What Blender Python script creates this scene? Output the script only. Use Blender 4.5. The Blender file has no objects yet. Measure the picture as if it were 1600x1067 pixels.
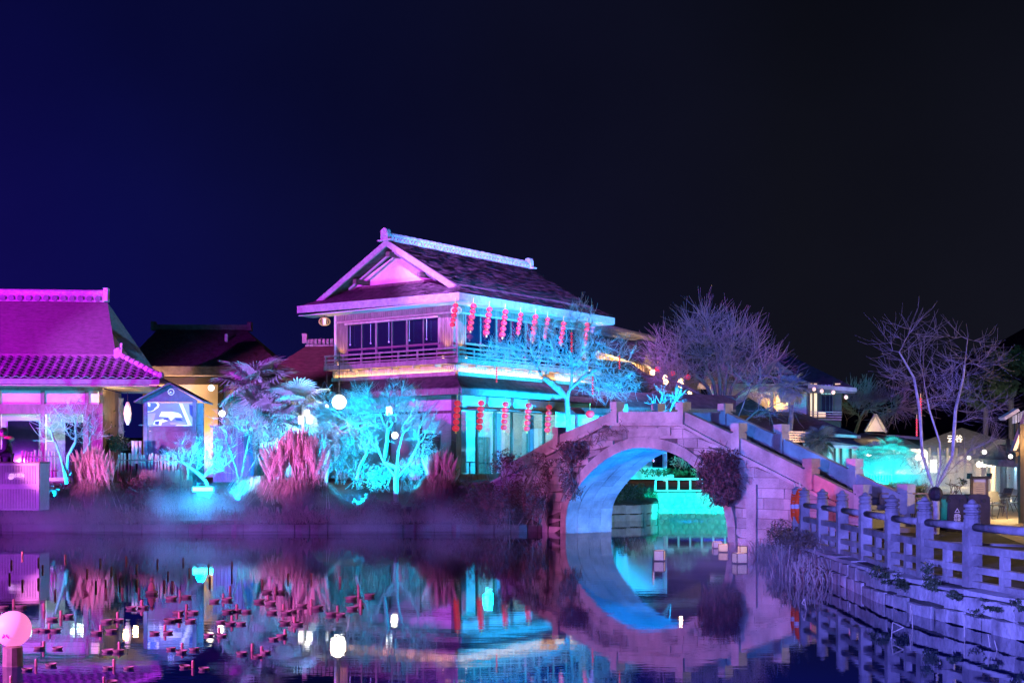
import bpy, math, random
import numpy as np
from mathutils import Vector as V, Matrix, noise, Euler
random.seed(7); np.random.seed(7)
R = math.radians; PI = math.pi
SC = bpy.context.scene; COL = SC.collection
# ------------------------------------------------------------------ camera, sky, lights
F, HC, HY = 2100.0, 2.1, 729.0        # focal length in photo pixels, eye height above the water, horizon row
cam = bpy.data.objects.new('camera', bpy.data.cameras.new('camera')); COL.objects.link(cam)
cam.location = (0, 0, HC); cam.rotation_euler = (PI/2, 0, 0)
cam.data.sensor_width = 36; cam.data.lens = 36*F/1600; cam.data.shift_y = (HY-533.5)/1600
cam.data.clip_end = 2000; SC.camera = cam
SC.view_settings.view_transform = 'Standard'; SC.view_settings.look = 'None'
SC.view_settings.exposure = 0; SC.view_settings.gamma = 1
SC.cycles.use_denoising = True
SC.cycles.max_bounces = 8; SC.cycles.diffuse_bounces = 3; SC.cycles.glossy_bounces = 4
SC.cycles.transparent_max_bounces = 24; SC.cycles.volume_bounces = 1
SC.cycles.volume_step_rate = 2.0; SC.cycles.volume_max_steps = 64
SC.cycles.sample_clamp_indirect = 6.0; SC.cycles.caustics_reflective = False; SC.cycles.caustics_refractive = False
W = bpy.data.worlds.new('World'); SC.world = W; W.use_nodes = True
def sky():
    nt = W.node_tree; n = nt.nodes; l = nt.links
    bg = n['Background']; tc = n.new('ShaderNodeTexCoord'); sp = n.new('ShaderNodeSeparateXYZ')
    l.new(tc.outputs['Generated'], sp.inputs[0])
    def ramp(fac, stops):
        r = n.new('ShaderNodeValToRGB'); e = r.color_ramp.elements
        e[0].position, e[0].color = stops[0][0], (*stops[0][1], 1)
        e[1].position, e[1].color = stops[-1][0], (*stops[-1][1], 1)
        for p, c in stops[1:-1]:
            q = e.new(p); q.color = (*c, 1)
        l.new(fac, r.inputs[0]); return r
    m = n.new('ShaderNodeMapRange'); m.inputs[1].default_value = -1; m.inputs[2].default_value = 1
    l.new(sp.outputs[0], m.inputs[0])
    # the glow of the park's coloured lamps on the haze, strongest to the left, fading to the right
    a = ramp(m.outputs[0], [(0, (.0085,.003,.120)), (.30, (.0066,.0030,.098)), (.36, (.0034,.0032,.070)), (.42,(.0036,.0038,.050)), (.50,(.0050,.0050,.024)), (.60,(.0064,.0066,.0125)), (1,(.006,.0062,.011))])
    b = ramp(m.outputs[0], [(0, (.0018,.0022,.042)), (.34, (.0018,.0024,.032)), (.42,(.0024,.0034,.024)), (.50,(.0030,.0036,.014)), (.60,(.0030,.0036,.0075)), (1,(.003,.0035,.007))])
    mx = n.new('ShaderNodeMixRGB'); mz = n.new('ShaderNodeMapRange')
    mz.inputs[1].default_value = .02; mz.inputs[2].default_value = .38
    l.new(sp.outputs[2], mz.inputs[0]); l.new(mz.outputs[0], mx.inputs[0]); l.new(a.outputs[0], mx.inputs[1]); l.new(b.outputs[0], mx.inputs[2])
    no = n.new('ShaderNodeTexNoise'); no.inputs['Scale'].default_value = 3.2; no.inputs['Detail'].default_value = 5; l.new(tc.outputs['Generated'], no.inputs[0])
    rr = n.new('ShaderNodeMapRange'); rr.inputs[1].default_value = .3; rr.inputs[2].default_value = .7; rr.inputs[3].default_value = .78; rr.inputs[4].default_value = 1.22; l.new(no.outputs[0], rr.inputs[0])
    mv = n.new('ShaderNodeVectorMath'); mv.operation = 'SCALE'; l.new(mx.outputs[0], mv.inputs[0]); l.new(rr.outputs[0], mv.inputs['Scale'])
    l.new(mv.outputs[0], bg.inputs[0]); bg.inputs[1].default_value = 1.0
sky()
def lamp(name, kind, loc, target, col, power, size=0.15, angle=60, blend=.6):
    d = bpy.data.lights.new(name, kind); d.color = col; d.energy = power
    if kind == 'SPOT': d.spot_size = R(angle); d.spot_blend = blend
    if kind in ('SPOT', 'POINT'): d.shadow_soft_size = size
    o = bpy.data.objects.new(name, d); COL.objects.link(o); o.location = loc
    if target is not None: o.rotation_euler = (V(target)-V(loc)).to_track_quat('-Z', 'Y').to_euler()
    return o
MAG=(.55,.02,1.0); LIL=(.60,.20,1.0); VIO=(.17,.13,1.0); BLU=(0,.30,1.0); CYA=(0,.62,1.0); TUR=(0,.92,.80); WARM=(1,.55,.17)
# floodlights of the light show, plus added unseen lamps noted below: on the near left bank (magenta, lilac, violet), right bank (blue) and behind the bridge (turquoise)
lamp('magenta_flood','SPOT',(-33,30,9),(-18.5,52,6.6),(.50,.004,.85),130000,angle=38)
lamp('lilac_flood','SPOT',(-27,34,9),(-5.6,62.3,9.0),(.42,.11,.90),40000,angle=24)
lamp('pink_flood','SPOT',(-24,36,8),(-6.2,62,11.3),(1,.30,.45),7000,angle=9)
for tx in (-18,-11,-4): lamp('bank_flood','SPOT',(-20+tx*.15,24,2.2),(tx,45,-1.1),(.46,.05,.90),21000,angle=25)
for tx, tz, pw, an in ((P_x,P_z,P_w,P_a) for P_x,P_z,P_w,P_a in ((-14.0,2.3,30000,7),(-7.4,2.3,42000,7.5),(-2.4,2.0,13000,4.5))): lamp('plume_fill','SPOT',(-20+tx*.15,25,2.2),(tx,45.2,tz),(.95,.20,.80),pw*1.7,angle=an)  # narrow spots added to brighten the plumes, no known source
lamp('bridge_flood','SPOT',(-19,27.5,2.4),(4.4,38.4,2.0),(.80,.16,.55),25000,angle=36)
lamp('violet_flood','SPOT',(-4,3.5,3.0),(6.8,19.5,.7),(.15,.15,1.0),38000,angle=46)
lamp('float_flood','SPOT',(-14,8,5.5),(-6.4,15.5,-1.2),(.70,.15,.75),26000,angle=46)
lamp('blue_facade_flood','SPOT',(10.5,50,1.6),(1.2,65,8.0),(0,.38,1.0),98000,angle=48)
lamp('roof_blue_flood','SPOT',(14,31,14.0),(.2,63.5,12.4),(0,.13,1),110000,angle=20)
lamp('roof_purple_fill','SPOT',(-10,37,22),(-.9,62.8,11.2),(.52,.16,1.0),230000,angle=19)  # added lamp high over the water, tints the roof slope purple
lamp('arch_flood','SPOT',(6.25,38.0,.35),(2.2,43.4,1.7),(0,.22,1.0),3700,angle=140)
lamp('turquoise_flood','SPOT',(6.6,50.5,.5),(8.6,60,-1.6),(0,.97,.90),15000,angle=62)
lamp('channel_fill','POINT',(7.4,46.0,.9),None,(0,.7,1),260,size=.02)  # added hidden point light for the curved bank
lamp('channel_fill','POINT',(12.2,57.2,.7),None,(0,1,.9),500,size=.02)  # second added point light, out of sight, lifts the far wall
lamp('wing_fill','SPOT',(-32,40,13),(-12,72,8.2),(.75,.10,.75),90000,angle=17)  # added spot so the dark wing roof shows
lamp('turquoise_garden_flood','SPOT',(13.5,50,1.5),(21,68,.4),(0,.85,.95),42000,angle=42)
lamp('deck_blue_flood','SPOT',(-6.0,26.6,6.4),(5.6,39.2,2.6),(.04,.22,1.0),10500,angle=38)
lamp('tree_blue_flood','SPOT',(8.0,41,10.0),(14.5,76,7.4),(.02,.10,1.0),34000,angle=40)
lamp('right_tree_flood','SPOT',(8.6,24.5,.8),(10.8,32,5.2),(.12,.14,1.0),3800,angle=66)
lamp('kiosk_fill','SPOT',(-9,34,2.2),(-12.4,48.5,3.4),(.06,.12,1.0),11000,angle=15)  # unseen spot added to turn the kiosk bluer
lamp('palm_fill','SPOT',(-22,33,3.5),(-8.0,50,5.0),(.34,.18,1.0),90000,angle=12)  # extra violet spot added to brighten the palms
lamp('courtyard_light','POINT',(20,29,4.6),None,(1,.68,.30),3600,size=.2)
lamp('red_glow','SPOT',(6.3,30.2,.75),(7.75,33.6,1.75),(1,.02,.06),520,angle=15,size=.03)
# ------------------------------------------------------------------ materials
def mat(name, col, rough=.7, nscale=None, namt=.25, bump=0., bscale=None, metal=0., emit=None, estr=0., stretch=(1,1,1), col2=None, spec=.4, alpha=None, trans=0.):
    m = bpy.data.materials.new(name); m.use_nodes = True; nt = m.node_tree; n = nt.nodes; l = nt.links
    b = n['Principled BSDF']; b.inputs['Base Color'].default_value = (*col, 1); b.inputs['Roughness'].default_value = rough
    b.inputs['Metallic'].default_value = metal; b.inputs['Specular IOR Level'].default_value = spec
    if emit: b.inputs['Emission Color'].default_value = (*emit, 1); b.inputs['Emission Strength'].default_value = estr
    if trans: b.inputs['Transmission Weight'].default_value = trans
    if nscale:
        g = n.new('ShaderNodeNewGeometry'); mp = n.new('ShaderNodeMapping'); mp.inputs['Scale'].default_value = stretch
        l.new(g.outputs['Position'], mp.inputs[0])
        no = n.new('ShaderNodeTexNoise'); no.inputs['Scale'].default_value = nscale; no.inputs['Detail'].default_value = 6; no.inputs['Roughness'].default_value = .62
        l.new(mp.outputs[0], no.inputs[0])
        r = n.new('ShaderNodeValToRGB'); e = r.color_ramp.elements; e[0].position = .32; e[1].position = .7
        c2 = col2 or tuple(min(1, c*(1+namt)) for c in col); e[1].color = (*c2, 1)
        e[0].color = (*[c*(1-namt) for c in col], 1)
        l.new(no.outputs[0], r.inputs[0]); 
        oi = n.new('ShaderNodeObjectInfo'); mr = n.new('ShaderNodeMapRange'); mr.inputs[3].default_value = .78; mr.inputs[4].default_value = 1.15
        l.new(oi.outputs['Random'], mr.inputs[0]); mu = n.new('ShaderNodeMixRGB'); mu.blend_type = 'MULTIPLY'; mu.inputs[0].default_value = 1
        l.new(r.outputs[0], mu.inputs[1]); l.new(mr.outputs[0], mu.inputs[2]); l.new(mu.outputs[0], b.inputs['Base Color'])
        if bump:
            bn = n.new('ShaderNodeBump'); bn.inputs['Strength'].default_value = bump; bn.inputs['Distance'].default_value = .03
            n2 = n.new('ShaderNodeTexNoise'); n2.inputs['Scale'].default_value = bscale or nscale*3; n2.inputs['Detail'].default_value = 5
            l.new(mp.outputs[0], n2.inputs[0]); l.new(n2.outputs[0], bn.inputs['Height']); l.new(bn.outputs[0], b.inputs['Normal'])
    return m
M = {}
M['stone'] = mat('pale_granite', (.44,.42,.40), .85, 1.1, .42, .8, 22)
M['stone_dark'] = mat('joint_mortar', (.14,.13,.12), .95, 5, .3)
M['fence_stone'] = mat('weathered_fence_stone', (.36,.34,.32), .75, 2.2, .5, .8, 14)
M['wall_stone'] = mat('rubble_wall_stone', (.42,.40,.37), .9, 2.4, .5, 1., 12)
M['cap_stone'] = mat('coping_stone', (.48,.46,.43), .85, 1.6, .34, .6, 16)
M['thatch'] = mat('dark_bark_thatch', (.13,.11,.10), .95, 3.0, .55, 1., 16, stretch=(1,1,1))
M['thatch_mid'] = mat('house_thatch', (.22,.19,.17), .95, 5.0, .25, .8, 30, stretch=(1,1,2.4))
M['fascia'] = mat('eave_board', (.33,.31,.30), .8, 5, .25, .3, 20)
M['tile'] = mat('grey_roof_tile', (.20,.19,.20), .6, 6, .3, .3, 25)
M['ridge_tile'] = mat('ridge_cap_tile', (.45,.43,.43), .6, 6, .25, .3, 25)
M['wood'] = mat('dark_stained_wood', (.13,.095,.075), .6, 7, .35, .35, 26, stretch=(1,1,.3))
M['wood_mid'] = mat('brown_cladding_wood', (.24,.18,.14), .65, 6, .3, .3, 26, stretch=(1,1,.3))
M['wood_light'] = mat('light_cladding_wood', (.42,.33,.24), .65, 6, .25, .3, 26, stretch=(1,1,.3))
M['wood_black'] = mat('black_timber', (.03,.026,.024), .6, 7, .3, .3, 20)
M['plaster'] = mat('cream_plaster', (.62,.55,.50), .9, 1.5, .12, .15, 40)
M['white'] = mat('white_paint', (.75,.74,.72), .6, 3, .1)
M['pane'] = mat('dark_window_glass', (.012,.012,.03), .06, spec=.8)
M['metal_dark'] = mat('dark_metal', (.05,.05,.055), .4, 9, .3, metal=.6)
M['grille'] = mat('perforated_metal_panel', (.50,.47,.50), .5, 5, .12)
M['bark'] = mat('grey_tree_bark', (.42,.40,.37), .85, 9, .3, .6, 30)
M['twig'] = mat('pale_winter_twig', (.50,.47,.44), .85, 5, .25)
M['twig_dark'] = mat('reddish_winter_twig', (.30,.24,.22), .85, 5, .3)
M['bark_dark'] = mat('dark_tree_bark', (.20,.17,.15), .85, 9, .35, .6, 30)
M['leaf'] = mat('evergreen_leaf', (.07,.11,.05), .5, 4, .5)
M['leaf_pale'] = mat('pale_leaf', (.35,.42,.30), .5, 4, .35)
M['leaf_palm'] = mat('palm_leaf', (.32,.34,.28), .45, 3, .35)
M['leaf_purple'] = mat('dry_reddish_leaf', (.16,.085,.09), .7, 4, .5)
M['grass'] = mat('dry_grass', (.27,.22,.17), .8, 5, .4)
M['plume'] = mat('pampas_plume', (.72,.55,.50), .9, 8, .2)
M['reed'] = mat('dead_reed', (.50,.45,.36), .8, 6, .3)
M['soil'] = mat('garden_soil', (.075,.06,.05), .95, 1.2, .5, .9, 8)
M['lawn'] = mat('dark_planting_ground', (.06,.06,.05), .95, 1.2, .6, 1., 10)
M['asphalt'] = mat('dark_asphalt', (.045,.045,.045), .85, 3, .3, .4, 60)
M['paving'] = mat('courtyard_paving', (.30,.26,.20), .75, .8, .25, .3, 30)
M['hill'] = mat('hillside_woods', (.02,.024,.02), .95, .5, .5, 1., 3)
M['red'] = mat('red_lantern_silk', (.72,.03,.05), .5, emit=(1,.035,.055), estr=.50)
M['red_dim'] = mat('small_red_lantern', (.72,.03,.05), .5, emit=(1,.02,.05), estr=.7)
M['gold'] = mat('gold_tassel', (.75,.55,.15), .5, emit=(1,.6,.15), estr=.12)
M['lamp_white'] = mat('glowing_white_globe', (.9,.9,.88), .4, emit=(1,.93,.82), estr=3.2)
M['lamp_hot'] = mat('bright_white_globe', (.9,.9,.88), .4, emit=(1,.93,.8), estr=4.5)
M['lamp_warm'] = mat('glowing_warm_lamp', (.9,.8,.6), .4, emit=(1,.55,.2), estr=4.5)
M['lamp_dim'] = mat('paper_lamp', (.85,.75,.65), .5, emit=(1,.55,.28), estr=.95)
M['lamp_cyan'] = mat('cyan_led_tube', (.6,.9,1), .4, emit=(.02,.8,1), estr=24)
M['strip'] = mat('warm_led_strip', (.9,.8,.6), .4, emit=(1,.60,.26), estr=70)
M['pink_globe'] = mat('pink_lit_globe', (.9,.7,.8), .5, emit=(1,.22,.62), estr=.95)
M['paper'] = mat('lantern_paper', (.85,.80,.76), .7, 8, .06)
M['sign_glow'] = mat('backlit_sign_letters', (.85,.8,.85), .6, emit=(1,.55,.95), estr=.75)
M['kiosk'] = mat('blue_grey_kiosk_paint', (.12,.12,.14), .6, 6, .25, .3, 26)
M['paper_lit'] = mat('candle_lit_paper', (.85,.78,.75), .7, 8, .06, emit=(1,.60,.62), estr=.38)
M['terracotta'] = mat('floating_cup_clay', (.40,.26,.26), .45, 12, .25)
M['candle'] = mat('candle_wax', (.62,.25,.27), .35, 12, .2)
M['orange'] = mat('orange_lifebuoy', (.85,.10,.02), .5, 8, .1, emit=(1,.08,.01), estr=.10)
M['bin'] = mat('brown_plastic_bin', (.05,.042,.045), .35, 6, .25)
M['ink'] = mat('black_ink', (.02,.02,.02), .7)
M['print'] = mat('white_print', (.8,.8,.8), .7)
M['board'] = mat('cream_notice_board', (.62,.50,.30), .7, 6, .12)
M['skin'] = mat('skin', (.55,.33,.25), .5)
M['jacket'] = mat('dark_jacket', (.02,.02,.04), .7, 9, .3)
M['hair'] = mat('black_hair', (.012,.01,.01), .5)
M['hood'] = mat('orange_hood_lining', (.55,.12,.07), .7)
M['flower'] = mat('red_flower', (.6,.08,.05), .6, 9, .3)
M['rust'] = mat('brown_metal_barrier', (.45,.30,.16), .5, 6, .2)
M['roof_grey'] = mat('grey_felt_roof', (.16,.15,.15), .9, 3, .35, .5, 20)
M['roof_dark'] = mat('far_dark_roof', (.11,.10,.10), .9, 3, .45, .6, 12)
M['roof_red'] = mat('far_brown_roof', (.18,.10,.09), .9, 3, .35, .5, 12)
M['lit_wall'] = mat('warm_glow_paper_and_wall', (.8,.7,.5), .7, emit=(1,.60,.22), estr=.9)  # glow put into the colour, also on the bay bench and shop wall
M['room_cyan'] = mat('pale_interior_wall', (.72,.75,.75), .8, 1.5, .1)
def glass(name, tint=(.75,.85,.9), mixv=.22):
    m = bpy.data.materials.new(name); m.use_nodes = True; nt = m.node_tree; n = nt.nodes; l = nt.links
    n.remove(n['Principled BSDF']); t = n.new('ShaderNodeBsdfTransparent'); t.inputs[0].default_value = (*tint, 1)
    g = n.new('ShaderNodeBsdfGlossy'); g.inputs['Roughness'].default_value = .03; mx = n.new('ShaderNodeMixShader'); mx.inputs[0].default_value = mixv
    l.new(t.outputs[0], mx.inputs[1]); l.new(g.outputs[0], mx.inputs[2]); l.new(mx.outputs[0], n['Material Output'].inputs[0]); return m
M['glass'] = glass('clear_glass')
def thin(name, col):      # thin leaves and plumes let light through
    m = bpy.data.materials.new(name); m.use_nodes = True; nt = m.node_tree; n = nt.nodes; l = nt.links; n.remove(n['Principled BSDF'])
    d = n.new('ShaderNodeBsdfDiffuse'); t = n.new('ShaderNodeBsdfTranslucent'); d.inputs[0].default_value = (*col,1); t.inputs[0].default_value = (*col,1)
    mx = n.new('ShaderNodeMixShader'); mx.inputs[0].default_value = .5; l.new(d.outputs[0], mx.inputs[1]); l.new(t.outputs[0], mx.inputs[2]); l.new(mx.outputs[0], n['Material Output'].inputs[0]); return m
M['plume'] = thin('pampas_plume_thin', (.85,.72,.68))
def water_mat():
    m = mat('pond_water', (.002,.010,.075), .008, spec=.5); nt = m.node_tree; n = nt.nodes; l = nt.links; b = n['Principled BSDF']
    b.inputs['IOR'].default_value = 2.0
    g = n.new('ShaderNodeNewGeometry')
    prev = None
    for sx, sc, st, ds in (((.5,1.5,1), 2.0, .016, .05), ((.8,2.6,1), 5.0, .010, .02), ((.15,.35,1), .9, .012, .10)):
        mp = n.new('ShaderNodeMapping'); mp.inputs['Scale'].default_value = sx; l.new(g.outputs['Position'], mp.inputs[0])
        no = n.new('ShaderNodeTexNoise'); no.inputs['Scale'].default_value = sc; no.inputs['Detail'].default_value = 3; l.new(mp.outputs[0], no.inputs[0])
        bp = n.new('ShaderNodeBump'); bp.inputs['Strength'].default_value = st; bp.inputs['Distance'].default_value = ds
        l.new(no.outputs[0], bp.inputs['Height'])
        if prev: l.new(prev.outputs[0], bp.inputs['Normal'])
        prev = bp
    l.new(prev.outputs[0], b.inputs['Normal']); return m
M['water'] = water_mat()
# ------------------------------------------------------------------ helpers
def P(px, py, Y): return V(((px-800)/F*Y, Y, HC-(py-HY)/F*Y))
def XZ(px, py, Y): p = P(px, py, Y); return p.x, p.z
ORG = {}
class MB:
    def __init__(s): s.v = []; s.f = []
    def add(s, vs, fs):
        k = len(s.v); s.v += [tuple(v) for v in vs]; s.f += [tuple(i+k for i in f) for f in fs]; return s
    def box(s, c, d, rz=0.):
        cx, cy, cz = c; a, b, h = d[0]/2, d[1]/2, d[2]/2; co, si = math.cos(rz), math.sin(rz)
        vs = [(cx+x*co-y*si, cy+x*si+y*co, cz+z) for z in (-h, h) for x, y in ((-a,-b),(a,-b),(a,b),(-a,b))]
        return s.add(vs, [(3,2,1,0),(4,5,6,7),(0,1,5,4),(1,2,6,5),(2,3,7,6),(3,0,4,7)])
    def hexa(s, p):   # 8 points: bottom loop then top loop
        return s.add(p, [(3,2,1,0),(4,5,6,7),(0,1,5,4),(1,2,6,5),(2,3,7,6),(3,0,4,7)])
    def tube(s, pts, r, n=6, cap=True):
        pts = [V(p) for p in pts]; rs = r if hasattr(r, '__len__') else [r]*len(pts); vs = []; ref = None
        for i, p in enumerate(pts):
            t = (pts[min(i+1, len(pts)-1)]-pts[max(i-1, 0)]).normalized()
            if ref is None: ref = V((1,0,0)) if abs(t.x) < .8 else V((0,1,0))
            a = t.cross(ref).normalized(); b = t.cross(a); ref = -b if False else ref
            for k in range(n):
                q = 2*PI*k/n; vs.append(p+a*(rs[i]*math.cos(q))+b*(rs[i]*math.sin(q)))
        fs = [(i*n+k, i*n+(k+1)%n, (i+1)*n+(k+1)%n, (i+1)*n+k) for i in range(len(pts)-1) for k in range(n)]
        if cap: fs += [tuple(range(n-1, -1, -1)), tuple((len(pts)-1)*n+k for k in range(n))]
        return s.add(vs, fs)
    def lathe(s, prof, c=(0,0,0), n=12, sq=False):
        vs = []; 
        for r_, z in prof:
            for k in range(n):
                q = 2*PI*(k+.5)/n; vs.append((c[0]+r_*math.cos(q), c[1]+r_*math.sin(q), c[2]+z))
        m = len(prof)
        fs = [(i*n+k, i*n+(k+1)%n, (i+1)*n+(k+1)%n, (i+1)*n+k) for i in range(m-1) for k in range(n)]
        fs += [tuple(range(n-1, -1, -1)), tuple((m-1)*n+k for k in range(n))]
        return s.add(vs, fs)
    def ball(s, c, r, n=12, m=8, sz=1.):
        return s.lathe([(max(r*math.sin(PI*i/m), r*.02), -r*sz*math.cos(PI*i/m)) for i in range(m+1)], c, n)
    def quad(s, *p): return s.add(p, [tuple(range(len(p)))])
    def slab(s, poly, t):   # polygon with thickness vector t
        t = V(t); p = [V(q) for q in poly]; n = len(p)
        return s.add(p+[q+t for q in p], [tuple(range(n-1, -1, -1)), tuple(range(n, 2*n))]+[(i, (i+1)%n, (i+1)%n+n, i+n) for i in range(n)])
    def build(s, name, m, parent=None, smooth=False, label=None, cat=None, group=None, kind=None, loc=None):
        o = V(ORG[parent.name]) if parent is not None else V(loc) if loc is not None else V((0,0,0))
        me = bpy.data.meshes.new(name); me.from_pydata([tuple(V(v)-o) for v in s.v], [], s.f)
        me.materials.append(M[m] if isinstance(m, str) else m)
        if smooth: me.polygons.foreach_set('use_smooth', [True]*len(me.polygons))
        me.update(); ob = bpy.data.objects.new(name, me); COL.objects.link(ob); ORG[ob.name] = tuple(o)
        if parent is not None: ob.parent = parent
        else: ob.location = o
        return tag(ob, label, cat, group, kind)
def tag(o, label=None, cat=None, group=None, kind=None):
    if label: o['label'] = label
    if cat: o['category'] = cat
    if group: o['group'] = group
    if kind: o['kind'] = kind
    return o
def thing(name, label, cat, loc, group=None):
    o = bpy.data.objects.new(name, None); COL.objects.link(o); o.location = loc; o.empty_display_size = .2
    ORG[o.name] = tuple(loc); return tag(o, label, cat, group)
def inst(src, name, parent, loc, rot=(0,0,0), scale=(1,1,1), label=None):
    """another piece sharing src's mesh data; loc in world coordinates"""
    o = bpy.data.objects.new(name, src.data if hasattr(src, 'data') else src); COL.objects.link(o)
    base = V(ORG[parent.name]) if parent is not None else V((0,0,0))
    o.location = V(loc)-base; o.rotation_euler = rot; o.scale = scale
    if parent is not None: o.parent = parent
    ORG[o.name] = tuple(loc)
    if label: o['label'] = label
    return o
def mesh_of(mb, name, m, smooth=False):
    me = bpy.data.meshes.new(name); me.from_pydata(mb.v, [], mb.f); me.materials.append(M[m] if isinstance(m, str) else m)
    if smooth: me.polygons.foreach_set('use_smooth', [True]*len(me.polygons))
    me.update(); return me
def copy_tree(o, loc, label, parent=None, rz=None, scale=None):
    c = o.copy(); COL.objects.link(c); c.parent = parent
    if parent is None:
        c.location = loc; c['label'] = label
        if rz is not None: c.rotation_euler = (0,0,rz)
        if scale is not None: c.scale = (scale,)*3
    for ch in list(o.children):
        d = ch.copy(); COL.objects.link(d); d.parent = c
        for g in list(ch.children):
            e = g.copy(); COL.objects.link(e); e.parent = d
    return c
ORD = ['first','second','third','fourth','fifth','sixth','seventh','eighth','ninth','tenth','eleventh','twelfth','thirteenth','fourteenth','fifteenth','sixteenth']
class Frame:
    """a plan frame: u along the facade, w to the inside (away), z up"""
    def __init__(s, x, y, th): s.o = V((x, y, 0)); s.u = V((math.cos(R(th)), math.sin(R(th)), 0)); s.w = V((-math.sin(R(th)), math.cos(R(th)), 0)); s.a = R(th)
    def pt(s, u, w, z): return s.o+s.u*u+s.w*w+V((0,0,z))
    def uz(s, px, py, w=0.):      # where the sight line through a photo pixel meets the facade plane w
        k = (px-800)/F; p = s.o+s.w*w; u = (k*p.y-p.x)/(s.u.x-k*s.u.y); q = p+s.u*u
        return u, HC-(py-HY)/F*q.y
    def wz(s, px, py, u=0.):      # the same on the side face u
        k = (px-800)/F; p = s.o+s.u*u; w = (k*p.y-p.x)/(s.w.x-k*s.w.y); q = p+s.w*w
        return w, HC-(py-HY)/F*q.y
    def box(s, mb, u0, u1, w0, w1, z0, z1):
        return mb.hexa([s.pt(u, w, z) for z in (z0, z1) for u, w in ((u0,w0),(u1,w0),(u1,w1),(u0,w1))])
    def bar(s, u0, u1, w0, w1, z0, z1, name, m, parent, **k):
        mb = MB(); s.box(mb, u0, u1, w0, w1, z0, z1); return mb.build(name, m, parent, **k)
# ---- foliage
def leaves(name, m, blobs, n, size, parent=None, clump=.0, up=0., aspect=2.2, **k):
    """many leaf-sized faces spread through ellipsoids, thinned by a clumping noise"""
    rng = np.random.default_rng(len(name)*131+n+int(abs(blobs[0][0][0])*10)); vs = []; fs = []
    vol = np.array([b[1][0]*b[1][1]*b[1][2] for b in blobs])**.67; vol /= vol.sum()
    for (c, r_), q in zip(blobs, vol):
        cnt = int(n*q)
        d = rng.normal(size=(cnt,3)); d /= np.linalg.norm(d, axis=1)[:,None]; d *= (rng.random(cnt)**.42)[:,None]
        p = np.array(c)+d*np.array(r_)
        for x in p:
            if clump:
                a = noise.noise(V(x)*clump)
                if a < -.12 or (a < .1 and rng.random() < .5): continue
            s_ = size*(.6+.8*rng.random()); e = Euler((rng.uniform(-1.2,1.2), rng.uniform(-1.2,1.2)+up, rng.uniform(0,6.28))).to_matrix()
            a = e@V((s_*.5,0,0)); b = e@V((0,s_*.5/aspect,s_*.16/aspect)); x = V(x); i = len(vs)
            vs += [x-a, x-b, x+a, x+b]; fs.append((i,i+1,i+2,i+3))
    mb = MB(); mb.v = [tuple(v) for v in vs]; mb.f = fs
    return mb.build(name, m, parent, **k)
# ---- bare trees by space colonisation
def grow(starts, pts, step, kill, infl, iters=140, wob=.25, seed=1, up=.0):
    rng = np.random.default_rng(seed); nodes = []; par = []
    for poly in starts:                       # each start: list of points, or (index of parent node, points)
        j = poly[0] if isinstance(poly, tuple) else -1; ps = poly[1] if isinstance(poly, tuple) else poly
        prev = j
        for p in ps: nodes.append(np.array(p, float)); par.append(prev); prev = len(nodes)-1
    A = np.array(pts, float); alive = np.ones(len(A), bool)
    N = np.array(nodes); d = np.linalg.norm(A[:,None]-N[None], axis=2); near = d.argmin(1); dist = d.min(1)
    for _ in range(iters):
        idx = np.where(alive & (dist < infl))[0]
        if not len(idx): 
            infl *= 1.5
            if infl > 60: break
            continue
        ds = A[idx]-N[near[idx]]; ds /= np.linalg.norm(ds, axis=1)[:,None]+1e-9
        acc = {}
        for q, v in zip(near[idx], ds): acc[q] = acc.get(q, 0)+v
        new = []; npar = []
        for q, v in acc.items():
            v = v/(np.linalg.norm(v)+1e-9)+rng.normal(size=3)*wob; v[2] += up; v /= np.linalg.norm(v)+1e-9
            new.append(N[q]+v*step); npar.append(q)
        k = len(N); N = np.vstack([N, new]); par += [int(q) for q in npar]
        ai = np.where(alive)[0]
        if not len(ai): break
        D = np.linalg.norm(A[ai][:,None]-np.array(new)[None], axis=2); m_ = D.argmin(1); dm = D.min(1)
        up_ = dm < dist[ai]; near[ai[up_]] = m_[up_]+k; dist[ai[up_]] = dm[up_]
        alive[dist < kill] = False
        if not alive.any(): break
    return N, par
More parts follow.
